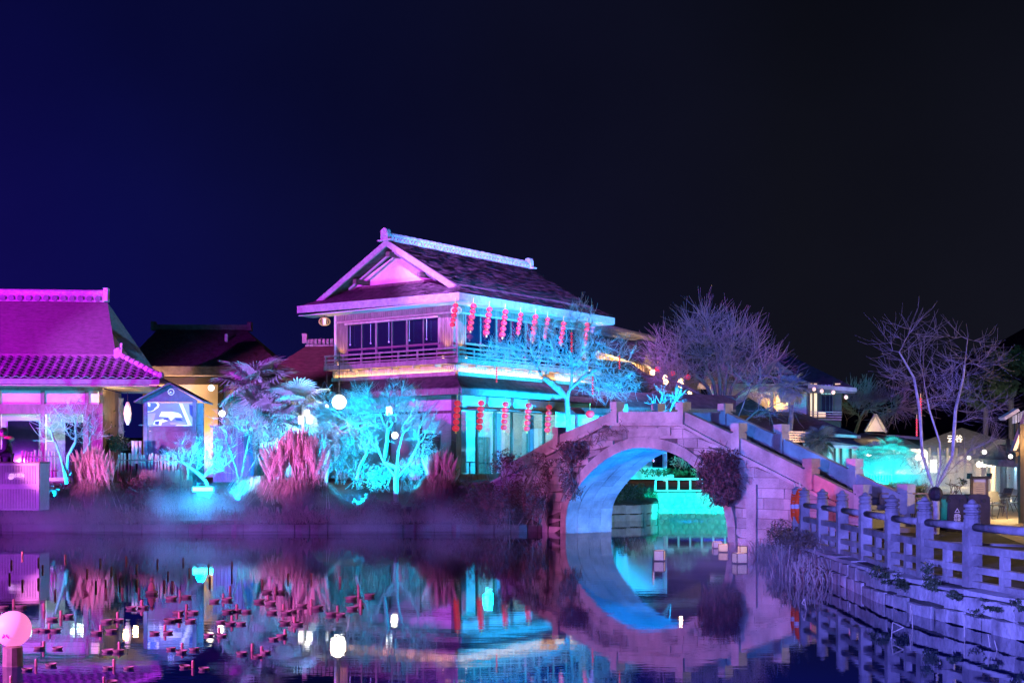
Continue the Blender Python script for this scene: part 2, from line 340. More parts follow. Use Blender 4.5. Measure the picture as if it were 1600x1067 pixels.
def tree_mesh(N, par, tip, base, split, thing_, mb_mat, tw_mat, ex=2.4, seg=5, twigs=0, seed=3, twl=.25):
    n = len(N); r_ = np.zeros(n); ch = [[] for _ in range(n)]
    for i, p in enumerate(par):
        if p >= 0: ch[p].append(i)
    for i in range(n-1, -1, -1): r_[i] = tip if not ch[i] else sum(r_[c]**ex for c in ch[i])**(1/ex)
    mx = r_.max(); 
    if mx > base: r_ = tip+(r_-tip)*(base-tip)/(mx-tip)
    else:
        g = math.log(base/tip)/max(math.log(mx/tip), .01); r_ = tip*(r_/tip)**g
    ring = []; thick = MB(); thin = MB()
    dirs = []
    for i in range(n):
        p = par[i]; t = (V(N[i])-V(N[p])) if p >= 0 else (V(N[ch[i][0]])-V(N[i]) if ch[i] else V((0,0,1)))
        dirs.append(t.normalized())
    def ringpts(i, t, r, k):
        ref = V((1,0,0)) if abs(t.x) < .8 else V((0,1,0)); a = t.cross(ref).normalized(); b = t.cross(a); c = V(N[i])
        return [c+a*(r*math.cos(2*PI*q/k))+b*(r*math.sin(2*PI*q/k)) for q in range(k)]
    for i in range(n):
        p = par[i]
        if p < 0: continue
        big = r_[i] > split; k = 7 if big else 3 if r_[i] < tip*2.2 else 4; mb = thick if big else thin
        r0 = min(r_[p], r_[i]*1.35) if len(ch[p]) > 1 else r_[p]
        t0 = dirs[p] if (big and len(ch[p]) == 1 or dirs[p].dot(dirs[i]) > .7) else dirs[i]
        a = ringpts(p, t0, r0, k); b = ringpts(i, dirs[i], r_[i], k); 
        mb.add(a+b, [(q, (q+1)%k, (q+1)%k+k, q+k) for q in range(k)])
    rng = random.Random(seed)
    if twigs:
        cand = [i for i in range(n) if r_[i] < split*.8 and par[i] >= 0]
        for _ in range(twigs):
            i = rng.choice(cand); d = dirs[i]; p = V(N[i])
            v = (d+V((rng.gauss(0,.55), rng.gauss(0,.55), rng.gauss(.15,.45)))).normalized(); L = twl*rng.uniform(.5,1.4)
            q = p+v*L; q2 = q+(v+V((rng.gauss(0,.3), rng.gauss(0,.3), .2))).normalized()*L*.7
            thin.tube([p, q, q2], [tip*.9, tip*.7, tip*.45], 3, cap=False)
    if thick.f: thick.build('trunk', mb_mat, thing_, smooth=True)
    thin.build('crown', tw_mat, thing_)
def ell(c, r, n, seed, shell=.5, zmin=None):
    rng = np.random.default_rng(seed); d = rng.normal(size=(n,3)); d /= np.linalg.norm(d, axis=1)[:,None]
    p = np.array(c)+d*(rng.random(n)**shell)[:,None]*np.array(r)
    return p if zmin is None else p[p[:,2] > zmin]
# ------------------------------------------------------------------ ground and water
def G(px, py, z=0.): Y = (HC-z)*F/(py-HY); return V(((px-800)/F*Y, Y, z))
MB().quad((-300,-60,-.8),(300,-60,-.8),(300,600,-.8),(-300,600,-.8)).build('pond_bed', 'soil', kind='structure')
MB().quad((-60,-40,0),(40,-40,0),(40,75,0),(-60,75,0)).build('water', 'water', kind='structure')
L0 = [(-75,44,.22),(-20,44,.22),(-3,43.9,.22),(1.2,43.5,.25),(2.5,44.4,.35),(3.1,46.5,.5),(3.8,51.8,.62),(5.0,52.6,.62),(6.0,55,.7),(6.3,60.1,.95),(17,60.1,.95)]
L1 = [(-75,45.5,.6),(-20,45.5,.6),(-3,45.4,.65),(.6,45.1,.8),(1.5,46,.8),(1.9,47.5,.8),(2.4,53,.9),(3.6,54,.9),(4.5,56,.9),(4.9,61.2,1.0),(17,61.2,1.0)]
L2 = [(-75,49,1.5),(-20,49,1.5),(-4,49,1.5),(-1,49.5,1.5),(0,50,1.5),(.3,51,1.5),(.6,55,1.5),(1.2,57,1.5),(2,59,1.5),(2.5,63,1.2),(17,63,1.1)]
L3 = [(-260,420,1.5),(-140,420,1.5),(-60,420,1.5),(-40,420,1.5),(-30,420,1.5),(-20,420,1.5),(-10,420,1.5),(0,420,1.5),(10,420,1.5),(20,420,1.3),(17.2,420,1.1)]
land = MB()
for a, b in ((L0,L1),(L1,L2),(L2,L3)):
    for i in range(len(a)-1): land.quad(a[i], a[i+1], b[i+1], b[i])
for i in range(len(L0)-1):
    p, q = L0[i], L0[i+1]; land.quad((p[0],p[1]+.02,-.8),(q[0],q[1]+.02,-.8),(q[0],q[1]+.02,q[2]),(p[0],p[1]+.02,p[2]))
land.build('garden_ground', 'soil', kind='structure')
POSTS = [(17.55,4.0),(11.5,8.0),(16.2,None),(17.9,1519),(19.4,1445),(20.9,1394),(22.95,1352),(24.75,1316),(26.4,1285),(28.1,1257),(29.6,1245)]
posts = [(7.6,12.6),(6.75,14.5),(6.38,16.2)]+[((px-800)/F*Y, Y) for Y, px in POSTS[3:]]
W0 = [(16,2),(10.5,8)]+[(x-.2, y) for x, y in posts]+[(6.5,32.5),(7.0,34.5),(8.0,36.9),(10,44),(13,52),(16.98,60.0)]
cy = [(*p, .5) for p in W0]+[(17.0,420,.5),(300,420,.5),(300,2,.5)]
ct = MB().quad(*cy[:len(W0)+0], (16.98,420,.5), (300,420,.5), (300,2,.5))
for i in range(len(W0)-1): ct.quad((*W0[i],-.8),(*W0[i+1],-.8),(*W0[i+1],.5),(*W0[i],.5))
ct.build('courtyard_ground', 'lawn', kind='structure')
MB().quad(G(1530,824,.504),G(1600,850,.504),G(1760,905,.504),(80,30,.504),(80,140,.504),G(1500,752,.504),G(1475,770,.504),G(1462,800,.504)).build('pavement', 'paving', kind='structure')
kb = MB(); a, b = G(1380,846,.5), G(1640,856,.5); kb.hexa([a,b,b+V((0,.12,0)),a+V((0,.12,0)),a+V((0,0,.05)),b+V((0,0,.05)),b+V((0,.12,.05)),a+V((0,.12,.05))]); kb.build('kerb', 'cap_stone', kind='structure')
kb = MB(); kb.slab([G(1380,832,.5),G(1455,832,.5),G(1462,819,.5),G(1385,819,.5)],(0,0,.12)); kb.build('stone_platform', 'paving', kind='structure')
# hill far behind
hp = MB(); prof = [(-400,16),(-250,14),(-120,10),(0,9),(60,14),(100,22),(128,34),(160,52),(220,60),(400,50)]
for i in range(len(prof)-1):
    (x0,h0),(x1,h1) = prof[i], prof[i+1]; n = 6
    for k in range(n):
        f0, f1 = k/n, (k+1)/n; u0, u1 = x0+(x1-x0)*f0, x0+(x1-x0)*f1; a, b = h0+(h1-h0)*f0+random.uniform(-1,1), h0+(h1-h0)*f1
        hp.quad((u0,300,1),(u1,300,1),(u1,360,b),(u0,360,h0+(h1-h0)*f0)); hp.quad((u0,360,h0+(h1-h0)*f0),(u1,360,b),(u1,430,1),(u0,430,1))
hp.build('hills', 'hill', kind='structure')
# ---- walls of separate stones
def stone_run(parent, path, z0, z1, courses, ln, thick, m, jut=.05, taper=True, name='stone'):
    rng = random.Random(int(path[0][0]*10)+courses)
    seg = [(V((*path[i],0)), V((*path[i+1],0))) for i in range(len(path)-1)]; tot = sum((b-a).length for a, b in seg)
    def at(s):
        for a, b in seg:
            l_ = (b-a).length
            if s <= l_+1e-6: t = (b-a).normalized(); return a+t*s, V((t.y,-t.x,0))
            s -= l_
        a, b = seg[-1]; t = (b-a).normalized(); return b, V((t.y,-t.x,0))
    for c in range(courses):
        h0 = z0+(z1-z0)*c/courses; h1 = z0+(z1-z0)*(c+1)/courses; s = -rng.random()*ln; hj = (z1-z0)/courses*.09 if courses > 1 else 0
        while s < tot:
            l_ = ln*rng.uniform(.6,1.5); a, b = max(s, 0), min(s+l_, tot); s += l_
            if b-a < .06: continue
            p, n0 = at(a+.012); q, n1 = at(b-.012); j = rng.uniform(0, jut); k = rng.uniform(0, jut); e = rng.uniform(-.02,.02)
            mb = MB(); zz0, zz1 = h0+.01+(rng.uniform(-hj,hj) if c else 0), h1-.01+e*.4+(rng.uniform(-hj,hj) if c < courses-1 else 0)
            f = lambda P_, n_, jj, z: V((P_.x, P_.y, z))+n_*jj
            mid0 = (p+q)/2+(n0+n1)/2*(max(j,k)+.012)
            mb.add([f(p,n0,-thick,zz0),f(q,n1,-thick,zz0),f(q,n1,k,zz0+abs(e)),f(p,n0,j,zz0),f(p,n0,-thick,zz1),f(q,n1,-thick,zz1),f(q,n1,k*.7,zz1),f(p,n0,j*.7,zz1-abs(e)),
                    V((mid0.x,mid0.y,zz0+.02)),V((mid0.x,mid0.y,zz1-.02))],
                   [(4,5,6,9,7),(3,8,9,7),(8,2,6,9),(0,3,7,4),(2,1,5,6),(1,0,4,5)])
            mb.build(name, m, parent)
bank = thing('bank_wall', 'low rubble stone edge of the garden bank under the pampas grass', 'wall', (-10,44,0))
stone_run(bank, [(-24,43.98),(-3,43.86),(1.1,43.45)], -.1, .24, 1, .45, .25, 'stone_dark', jut=.12)
cbank = thing('curved_stone_bank', 'short curved stone bank seen through the bridge arch on the left', 'wall', (4,52,0))
stone_run(cbank, [(3.2,46.8),(3.78,51.7),(5.0,52.5),(5.9,54.7),(6.2,59.5)], -.1, .62, 2, .55, .25, 'cap_stone')
qw = thing('quay_wall', 'weathered rubble wall below the stone railing on the right', 'wall', (6,20,0))
wl = [(x-.24, y) for x, y in posts]+[(6.35,32.0),(6.8,34.2)]
stone_run(qw, wl[::-1], -.25, .42, 3, .62, .22, 'wall_stone', jut=.03)
stone_run(qw, [(x-.06, y) for x, y in wl[::-1]], .42, .52, 1, 1.3, .5, 'cap_stone', jut=.015, name='coping_stone')
# ------------------------------------------------------------------ arched bridge
B = Frame(1.72, 42.4, -55.2); BW = 1.75
br = thing('arch_bridge', 'arched pale stone footbridge over the pond with solid parapet panels', 'bridge', B.pt(4,0,0))
TOPL = sorted(B.uz(*p) for p in [(770,756),(832,724),(950,665),(1066,665),(1115,692),(1242,757),(1345,808)])
PTOP = sorted(B.uz(*p) for p in [(770,738),(832,704),(879,677),(957,643),(1070,643),(1145,678),(1255,732),(1345,776)])
def interp(L, u):
    if u <= L[0][0]: return L[0][1]
    for (a, x), (b, y) in zip(L, L[1:]):
        if u <= b: return x+(y-x)*(u-a)/(b-a)
    return L[-1][1]
intr = [B.uz(*p) for p in [(886,833),(886,800),(892,779),(907,757),(925,736),(950,715),(975,703),(1000,698),(1030,700.5),(1060,710),(1082,725),(1105,745),(1125,770),(1135,800),(1139,825),(1139,852)]]
intr[0] = (intr[1][0], -.15); intr[-1] = (intr[-2][0], -.15)
# smooth and resample
def resample(pts, n):
    pts = [V((a, 0, b)) for a, b in pts]
    for _ in range(2):
        q = [pts[0]]
        for a, b in zip(pts, pts[1:]): q += [a*.75+b*.25, a*.25+b*.75]
        pts = q+[pts[-1]]
    L_ = [0]; 
    for a, b in zip(pts, pts[1:]): L_.append(L_[-1]+(b-a).length)
    out = []
    for i in range(n+1):
        s = L_[-1]*i/n; k = max(j for j in range(len(L_)) if L_[j] <= s+1e-9); k = min(k, len(pts)-2)
        out.append(pts[k].lerp(pts[k+1], (s-L_[k])/max(L_[k+1]-L_[k], 1e-6)))
    return out
NV = 17; ip = resample(intr, NV*2)
def nrm(i):
    a, b = ip[max(i-1,0)], ip[min(i+1,len(ip)-1)]; t = (b-a).normalized(); return V((-t.z, 0, t.x))
TH = .30; op = [ip[i]+nrm(i)*TH for i in range(len(ip))]; op[0].z = op[-1].z = -.15
uE = sorted((p.x, p.z) for p in op)
def ext(u):           # extrados height, or None outside the ring
    if u < uE[0][0] or u > uE[-1][0]: return None
    for a, b in zip(op, op[1:]):
        if a.x <= u <= b.x: return a.z+(b.z-a.z)*(u-a.x)/max(b.x-a.x, 1e-6)
    return .0
def bp(p, w): return B.pt(p.x, w, p.z)
for r_ in range(4):
    w0, w1 = -.05+r_*(BW+.1)/4, -.05+(r_+1)*(BW+.1)/4-.01
    off = (r_ % 2); ks = list(range(0, NV*2+1, 2)) if not off else [0]+list(range(1, NV*2, 2))+[NV*2]
    for a, b in zip(ks, ks[1:]):
        mb = MB(); j = random.uniform(0, .018); e = .006
        i0, i1 = ip[a].lerp(ip[b], e)-nrm(a)*j, ip[b].lerp(ip[a], e)-nrm(b)*j; o0, o1 = op[a].lerp(op[b], e), op[b].lerp(op[a], e)
        ms = [(a+b)//2] if b-a > 1 else []
        im = [ip[k]-nrm(k)*j for k in ms]; om = [op[k] for k in ms]
        loop = [i0]+im+[i1, o1]+om+[o0]; n = len(loop)
        mb.add([bp(q, w0) for q in loop]+[bp(q, w1) for q in loop], [tuple(range(n-1,-1,-1)) if n < 5 else (5,4,1,0), tuple(range(n,2*n)) if n < 5 else (n,n+1,n+4,n+5)]+([(4,3,2,1),(n+1,n+2,n+3,n+4)] if n > 5 else [])+[(i,(i+1)%n,(i+1)%n+n,i+n) for i in range(n)])
        mb.build('arch_stone', 'stone', br)
# core between the faces, above the ring
core = MB(); us = [TOPL[0][0]+(TOPL[-1][0]-TOPL[0][0])*i/90 for i in range(91)]
for a, b in zip(us, us[1:]):
    za, zb = ext(a), ext(b); la = -.7 if za is None else za-.03; lb = -.7 if zb is None else zb-.03
    if (za is None) != (zb is None): la = lb = max(la, lb) if False else min(la, lb) if za is None and False else (max(la,lb))
    core.hexa([B.pt(a,.03,la),B.pt(b,.03,lb),B.pt(b,BW-.03,lb),B.pt(a,BW-.03,la),B.pt(a,.03,interp(TOPL,a)-.02),B.pt(b,.03,interp(TOPL,b)-.02),B.pt(b,BW-.03,interp(TOPL,b)-.02),B.pt(a,BW-.03,interp(TOPL,a)-.02)])
core.build('rubble_core', 'stone_dark', br)
# face stones in courses, cut to the ring and the sloping top
def face(w0, w1, seed):
    rng = random.Random(seed); z = -.1; ch = [.30,.26,.28,.25,.29,.26,.28,.27,.27,.26,.28,.28,.28]; ci = 0
    while z < 3.4:
        h = ch[ci % len(ch)]; ci += 1; u = TOPL[0][0]-rng.random()*.5; z1 = z+h-.012
        while u < TOPL[-1][0]:
            l_ = rng.uniform(.55,1.15); a, b = max(u, TOPL[0][0]), min(u+l_-.012, TOPL[-1][0]); u += l_
            if b-a < .1: continue
            if 9.35 < (a+b)/2 and z < .25 and False: continue
            pieces = []
            # cut on the ring: find spans outside it at the foot and head of the course
            N_ = 14; us_ = [a+(b-a)*i/N_ for i in range(N_+1)]
            def out(x, zz): e_ = ext(x); return e_ is None or zz >= e_+.005
            cur = None
            for x in us_:
                ok = out(x, (z+z1)/2)
                if ok and cur is None: cur = x
                if (not ok or x == us_[-1]) and cur is not None:
                    if x-cur > .07: pieces.append((cur, x))
                    cur = None
            for p0, p1 in pieces:
                def lo(x): e_ = ext(x); return z if e_ is None else max(z, min(e_, z1-.02))
                t0, t1 = min(z1, interp(TOPL, p0)-.01), min(z1, interp(TOPL, p1)-.01)
                b0, b1 = lo(p0), lo(p1)
                if t0-b0 < .03 and t1-b1 < .03: continue
                t0, t1 = max(t0, b0+.005), max(t1, b1+.005); j = rng.uniform(0,.014)
                if w0 > .5: j = -j
                mb = MB(); mb.hexa([B.pt(p0,w0-j,b0),B.pt(p1,w0-j,b1),B.pt(p1,w1,b1),B.pt(p0,w1,b0),B.pt(p0,w0-j,t0),B.pt(p1,w0-j,t1),B.pt(p1,w1,t1),B.pt(p0,w1,t0)])
                mb.build('wall_stone', 'stone', br)
        z += h
face(0, .2, 3); face(BW, BW-.2, 4)
# pilasters beside the arch, keystone band
for px0, px1, py in ((848,858,735),(1169,1184,757)):
    a, b = B.uz(px0, 800)[0], B.uz(px1, 800)[0]; z = B.uz(px0, py)[1]
    B.bar(a, b, -.07, .0-.018, -.3, z, 'pilaster', 'stone', br)
a = B.uz(838, 738); b = B.uz(858, 738); B.bar(a[0], b[0], -.16, -.072, a[1]-.12, a[1]+.12, 'pilaster_head', 'stone', br)
a, b = B.uz(984,682), B.uz(1040,668); B.bar(a[0], b[0]+.25, -.045, -.016, max(a[1],ext(a[0]+.5)+.03), interp(TOPL,a[0])-.1, 'name_slab', 'cap_stone', br)
# cornice, parapets, posts, deck steps on both sides
for side, (wa, wb) in enumerate(((-.02,.14),(BW-.14,BW+.02))):
    cu = [TOPL[0][0]]+[u for u, _ in TOPL[1:-1]]+[TOPL[-1][0]]
    for a, b in zip(cu, cu[1:]):
        mb = MB(); za, zb = interp(TOPL,a), interp(TOPL,b); wo = (-.09,.1) if side == 0 else (BW-.1,BW+.09)
        mb.hexa([B.pt(a,wo[0],za),B.pt(b,wo[0],zb),B.pt(b,wo[1],zb),B.pt(a,wo[1],za),B.pt(a,wo[0],za+.09),B.pt(b,wo[0],zb+.09),B.pt(b,wo[1],zb+.09),B.pt(a,wo[1],za+.09)]); mb.build('cornice', 'cap_stone', br)
    pu = [B.uz(px, 700)[0] for px in (790,871,962,1065,1152,1265,1345)]; pt_ = [None]+[B.uz(*q)[1] for q in ((871,667),(962,628),(1065,628),(1152,661),(1265,716))]+[None]
    for i, u in enumerate(pu):
        top = pt_[i] if pt_[i] else interp(PTOP,u)+.3; z0 = interp(TOPL,u)+.06; r_ = .145
        mb = MB(); wm = (wa+wb)/2
        for h0, h1, rr in ((z0, top-.26, r_), (top-.26, top-.22, r_-.035), (top-.22, top, r_+.012)):
            B.box(mb, u-rr, u+rr, wm-rr, wm+rr, h0, h1)
        mb.build('parapet_post', 'cap_stone', br)
    for i, (u0, u1) in enumerate(zip(pu, pu[1:])):
        a, b = u0+.146, u1-.146; mb = MB()
        mb.hexa([B.pt(a,wa,interp(TOPL,a)+.092),B.pt(b,wa,interp(TOPL,b)+.092),B.pt(b,wb,interp(TOPL,b)+.092),B.pt(a,wb,interp(TOPL,a)+.092),B.pt(a,wa,interp(PTOP,a)),B.pt(b,wa,interp(PTOP,b)),B.pt(b,wb,interp(PTOP,b)),B.pt(a,wb,interp(PTOP,a))])
        mb.build('parapet_panel', 'cap_stone', br)
u = TOPL[0][0]
while u < TOPL[-1][0]:
    z = interp(TOPL, u+.17)+.03; B.bar(u, u+.34, .142, BW-.142, z-.3, z, 'step', 'stone', br); u += .345
# ------------------------------------------------------------------ stone railing on the quay
rl = thing('stone_railing', 'weathered stone post-and-rail fence along the quay with ringed post heads', 'fence', (6,20,.5))
pm = MB(); pm.box((0,0,.40),(.19,.19,.80)); pm.lathe([(.112,.78),(.112,.90),(.104,.905),(.104,.92),(.112,.925),(.112,.955),(.085,.965),(.085,.98),(.112,.995),(.114,1.02),(.09,1.035),(.09,1.05),(.116,1.065),(.108,1.10),(.06,1.115),(.045,1.145),(.02,1.165),(.0,1.17)],(0,0,0),12)
pmesh = mesh_of(pm, 'railing_post', 'fence_stone')
for i, (x, y) in enumerate(posts):
    nx, ny = posts[min(i+1,len(posts)-1)]; px_, py_ = posts[max(i-1,0)]; inst(pmesh, 'post', rl, (x, y, .5), (0,0,math.atan2(ny-py_, nx-px_)))
for (x0,y0),(x1,y1) in zip(posts, posts[1:]):
    a, b = V((x0,y0,0)), V((x1,y1,0)); d = (b-a).normalized(); a2, b2 = a+d*.096, b-d*.096; ang = math.atan2(d.y, d.x); L_ = (b2-a2).length; c = (a2+b2)/2
    MB().tube([a2+V((0,0,1.30)), b2+V((0,0,1.30))], .055, 10).build('top_rail', 'fence_stone', rl, smooth=True)
    for z, h, nm in ((1.01,.10,'middle_rail'),(.74,.09,'lower_rail'),(.545,.08,'base_beam')):
        MB().box((c.x,c.y,z),(L_,.11,h), ang).build(nm, 'fence_stone', rl)
    for f in (.5,):
        q = a2.lerp(b2, f); MB().box((q.x,q.y,.8725),(.12,.09,.174),ang).build('strut', 'fence_stone', rl); MB().box((q.x,q.y,.64),(.14,.09,.108),ang).build('strut', 'fence_stone', rl)
# ------------------------------------------------------------------ far wall behind the arch, with its stones and white balustrade
fw = thing('retaining_wall', 'turquoise-lit wall of rounded rubble seen through the bridge arch', 'wall', (8,60,0))
MB().box((11.5,60.2,.1),(10.4,.2,1.7)).build('mortar_bed', 'stone', fw)
sm = []
for k in range(5):
    mb = MB(); n = 7; rr = [random.uniform(.8,1.1) for _ in range(n)]
    vs = [(rr[i]*math.cos(2*PI*i/n), .02, rr[i]*math.sin(2*PI*i/n)) for i in range(n)]+[(.72*rr[i]*math.cos(2*PI*i/n), -.55, .72*rr[i]*math.sin(2*PI*i/n)) for i in range(n)]
    mb.add(vs, [(i,(i+1)%n,(i+1)%n+n,i+n) for i in range(n)]+[tuple(range(n,2*n))]); sm.append(mesh_of(mb, 'rubble_stone', 'cap_stone'))
for i in range(24):
    for j in range(4):
        x = 6.5+i*.31+(j%2)*.15+random.uniform(-.04,.04); z = .1+j*.24+random.uniform(-.03,.03)
        inst(sm[(i*3+j)%5], 'stone', fw, (x, 60.1, z), (0,random.uniform(0,6),0), (random.uniform(.13,.17),random.uniform(.08,.14),random.uniform(.10,.13)))
bl = thing('white_balustrade', 'white painted balustrade on top of the turquoise-lit wall behind the arch', 'railing', (8,60.2,.95))
for z, h in ((1.0,.07),(1.52,.08)): MB().box((11.2,60.2,z+.03),(9.6,.12,h)).build('rail', 'white', bl)
for i in range(16): MB().box((6.42+i*.52,60.2,1.27),(.08,.10,.43)).build('post', 'white', bl)
for i in range(3): MB().box((6.1+i*1.55+1.0,60.2,1.66),(.28,.14,.16)).build('coping_block', 'white', bl)
# ------------------------------------------------------------------ the two-storey main house
H = Frame(-2.5, 60.0, 53.0); LU, LW = 10.7, 7.45; GZ = 1.5
hs = thing('main_house', 'two-storey wooden teahouse with bark roof and lantern-hung balcony', 'building', H.pt(5,3,GZ))
zf, zfb = 6.90, 6.30                                   # balcony floor, foot of the lit band
zwt, zwb = 8.98, 7.60                                  # window head and sill upstairs
# ---- upper storey: framed walls of both faces
def face_bar(side, s0, s1, d0, d1, z0, z1, name, m, parent, **k):
    """side 0: right face (along u, outwards is -w); side 1: left face (along w, outwards is -u)"""
    return H.bar(s0, s1, d0, d1, z0, z1, name, m, parent, **k) if side == 0 else H.bar(d0, d1, s0, s1, z0, z1, name, m, parent, **k)
H.bar(.12, LU, .14, LW-.0, zf-.1, zf, 'upper_floor', 'wood', hs)
H.bar(.3, LU-.2, 3.5, 3.6, zf, 9.6, 'inner_wall', 'wood', hs)
H.bar(3.5, 3.6, .4, LW, zf, 9.6, 'inner_wall', 'wood', hs)
for side, LEN in ((0, LU), (1, LW)):
    # frieze of vertical boards above the windows
    face_bar(side, .16 if side else .16, LEN, .06, .12, zwt, 9.75, 'frieze_backing', 'wood_mid', hs)
    cl = MB(); s = .2
    while s < LEN:
        (H.box(cl, s, s+.085, .03, .062, zwt+.06, 9.6) if side == 0 else H.box(cl, .03, .062, s, s+.085, zwt+.06, 9.6)); s += .12
    cl.build('frieze_boards', 'wood_mid', hs, kind='stuff')
    face_bar(side, .16, LEN, -.02, .12, zwt-.02, zwt+.07, 'lintel', 'wood_light', hs)
    # corner and end posts, clad with narrow boards
    ends = ((.16,.95),(LEN-.75,LEN)) if side else ((.16,.62),(LEN-.9,LEN))
    for a, b in ends:
        face_bar(side, a, b, .05, .16, zf, zwt-.02, 'wall_panel', 'wood_mid', hs)
        s = a+.03; bd = MB()
        while s < b-.04:
            (H.box(bd, s, s+.07, .02, .052, zf, zwt-.03) if side == 0 else H.box(bd, .02, .052, s, s+.07, zf, zwt-.03)); s += .1
        bd.build('wall_boards', 'wood_mid', hs, kind='stuff')
    a, b = ends[0][1], ends[1][0]; n = 6 if side else 8; st = (b-a)/n
    for i in range(n):
        s0, s1 = a+i*st, a+(i+1)*st; wide = i % 2 == 0
        w_ = face_bar(side, s0, s0+(.11 if wide else .05), -.0, .12, zf, zwt-.02, 'window_frame', 'wood_mid', hs)
        face_bar(side, s0+(.115 if wide else .055), s1-.005, .05, .07, zwb+.1, zwt-.03, 'window', 'pane', hs)
        face_bar(side, s0+(.115 if wide else .055), s1-.005, .05, .07, zf, zwb, 'window', 'pane', hs)
    face_bar(side, a, b, -.03, .12, zwb-.0, zwb+.09, 'sill', 'wood_mid', hs)
    if side:
        for i in range(4):
            s0 = a+i*(b-a)/4; face_bar(1, s0+.02, s0+(b-a)/4+.05, -.12-.02*(i%2), -.05, zwt-.16, zwt-.06, 'rolled_blind', 'wood_light', hs)
        for f in (.12,.3,.52,.72,.95):
            q = H.pt(-.1, a+(b-a)*f, zwt-.2); MB().tube([q, q-V((0,0,.9))], .012, 4).ball((q.x,q.y,q.z-.9), .045, 6, 4).build('blind_cord', 'paper', hs)
    # balcony: deck edge, rails, little posts
    s_lo = -.62; hi = LEN+.2
    face_bar(side, s_lo if side == 0 else -.45, hi, -.62, -.0, zf-.22, zf, 'balcony_deck', 'wood_mid', hs)
    for z in (zf+.08, zf+.25, zf+.45):
        face_bar(side, -.6 if side == 0 else -.54, hi, -.6, -.54, z-.04, z+.035, 'balcony_rail', 'wood_mid', hs)
    npo = 7 if side else 10
    for i in range(npo+1):
        s0 = -.52+(hi+.52-.08)*i/npo
        if i == 0 and side: continue
        face_bar(side, s0, s0+.08, -.535, -.47, zf, zf+.43, 'balcony_post', 'wood_mid', hs)
    # warm-lit boarded band below the balcony with brackets and the hidden light strip
    face_bar(side, .0 if side == 0 else .05, hi, -.02, .10, 5.5, zf-.23, 'band_wall', 'wood_light', hs)
    bd = MB(); s = 0.06
    while s < hi-.1:
        (H.box(bd, s, s+.09, -.045, -.022, zfb-.1, zf-.24) if side == 0 else H.box(bd, -.045, -.022, s, s+.09, zfb-.1, zf-.24)); s += .12
    bd.build('band_boards', 'wood_light', hs, kind='stuff')
    for i in range(5 if side else 7):
        s0 = .8+i*(hi-1.2)/(5 if side else 7)
        face_bar(side, s0, s0+.08, -.5, -.05, zf-.34, zf-.225, 'bracket', 'wood_light', hs)
    face_bar(side, .1, hi-.2, -.15, -.12, zfb-.03, zfb, 'light_strip', 'strip', hs)
    face_bar(side, -.1, hi-.1, -.20, -.18, zfb-.2, zfb+.045, 'strip_hiding_lip', 'wood_light', hs)  # added lip board that hides the bright strip from view
# warm up-lights on the balcony corners
for s, d, nm in ((LW-.45,-.3,1),(.5,-.3,1)):
    p = H.pt(d, s, zf+.05); MB().lathe([(.05,0),(.06,.1)], p, 8).build('uplight', 'lamp_warm', hs); lamp('balcony_uplight','SPOT',p+V((0,0,.14)),H.pt(0,s,zf+2.5),WARM,110,size=.03,angle=70)
for s, d in ((.35,-.3),(LU-.45,-.3)):
    p = H.pt(s, d, zf+.05); MB().lathe([(.05,0),(.06,.1)], p, 8).build('uplight', 'lamp_warm', hs); lamp('balcony_uplight','SPOT',p+V((0,0,.14)),H.pt(s,0,zf+2.5),WARM,110,size=.03,angle=70)
# ---- skirt roof above the ground floor
def skirt(zt, zb, out, u1, w1, m, parent, th=.16, lift=0.):
    c = lambda o, z: H.pt(-o, -o, z); a = .02
    r1 = MB().slab([H.pt(-out,-out,zb+lift), H.pt(u1,-out,zb), H.pt(u1,-a,zt), H.pt(-a,-a,zt)], (0,0,-th)); r1.build('skirt_roof', m, parent)
    r2 = MB().slab([H.pt(-out,w1,zb+lift), H.pt(-out,-out,zb+lift), H.pt(-a,-a,zt), H.pt(-a,w1,zt)], (0,0,-th)); r2.build('skirt_roof', m, parent)
    # bark courses
    cs = MB(); n = 13
    for k in range(n):
        f0, f1 = k/n, (k+1.25)/n; o0, o1 = out+(a-out)*f0, out+(a-out)*min(f1,1); z0, z1 = zb+(zt-zb)*f0+.035, zb+(zt-zb)*min(f1,1)+.012
        s = -o0
        while s < u1:
            e = min(s+random.uniform(.25,.8), u1); j = random.uniform(-.02,.02)
            cs.quad(H.pt(s,-o0-j,z0),H.pt(e-.01,-o0-j,z0),H.pt(e-.01,-o1,z1),H.pt(s if s > -o0+.01 else -o1,-o1,z1)); s = e
        s = -o0
        while s < w1:
            e = min(s+random.uniform(.25,.8), w1); j = random.uniform(-.02,.02)
            cs.quad(H.pt(-o0-j,e-.01,z0),H.pt(-o0-j,s,z0),H.pt(-o1,s if s > -o0+.01 else -o1,z1),H.pt(-o1,e-.01,z1)); s = e
    cs.build('bark_courses', m, parent, kind='stuff')
skirt(6.24, 5.55, 1.35, LU+1.5, LW+.6, 'thatch', hs)
H.bar(-1.33, LU+1.5, -1.40, -1.34, 5.24, 5.5, 'eave_board', 'fascia', hs); H.bar(-1.40, -1.342, -1.30, LW+.6, 5.24, 5.5, 'eave_board', 'wood_mid', hs)
H.bar(-1.30, LU+1.2, -1.30, -.05, 5.32, 5.36, 'soffit', 'wood_light', hs); H.bar(-1.30, -.05, -.04, LW+.6, 5.32, 5.36, 'soffit', 'wood_light', hs)
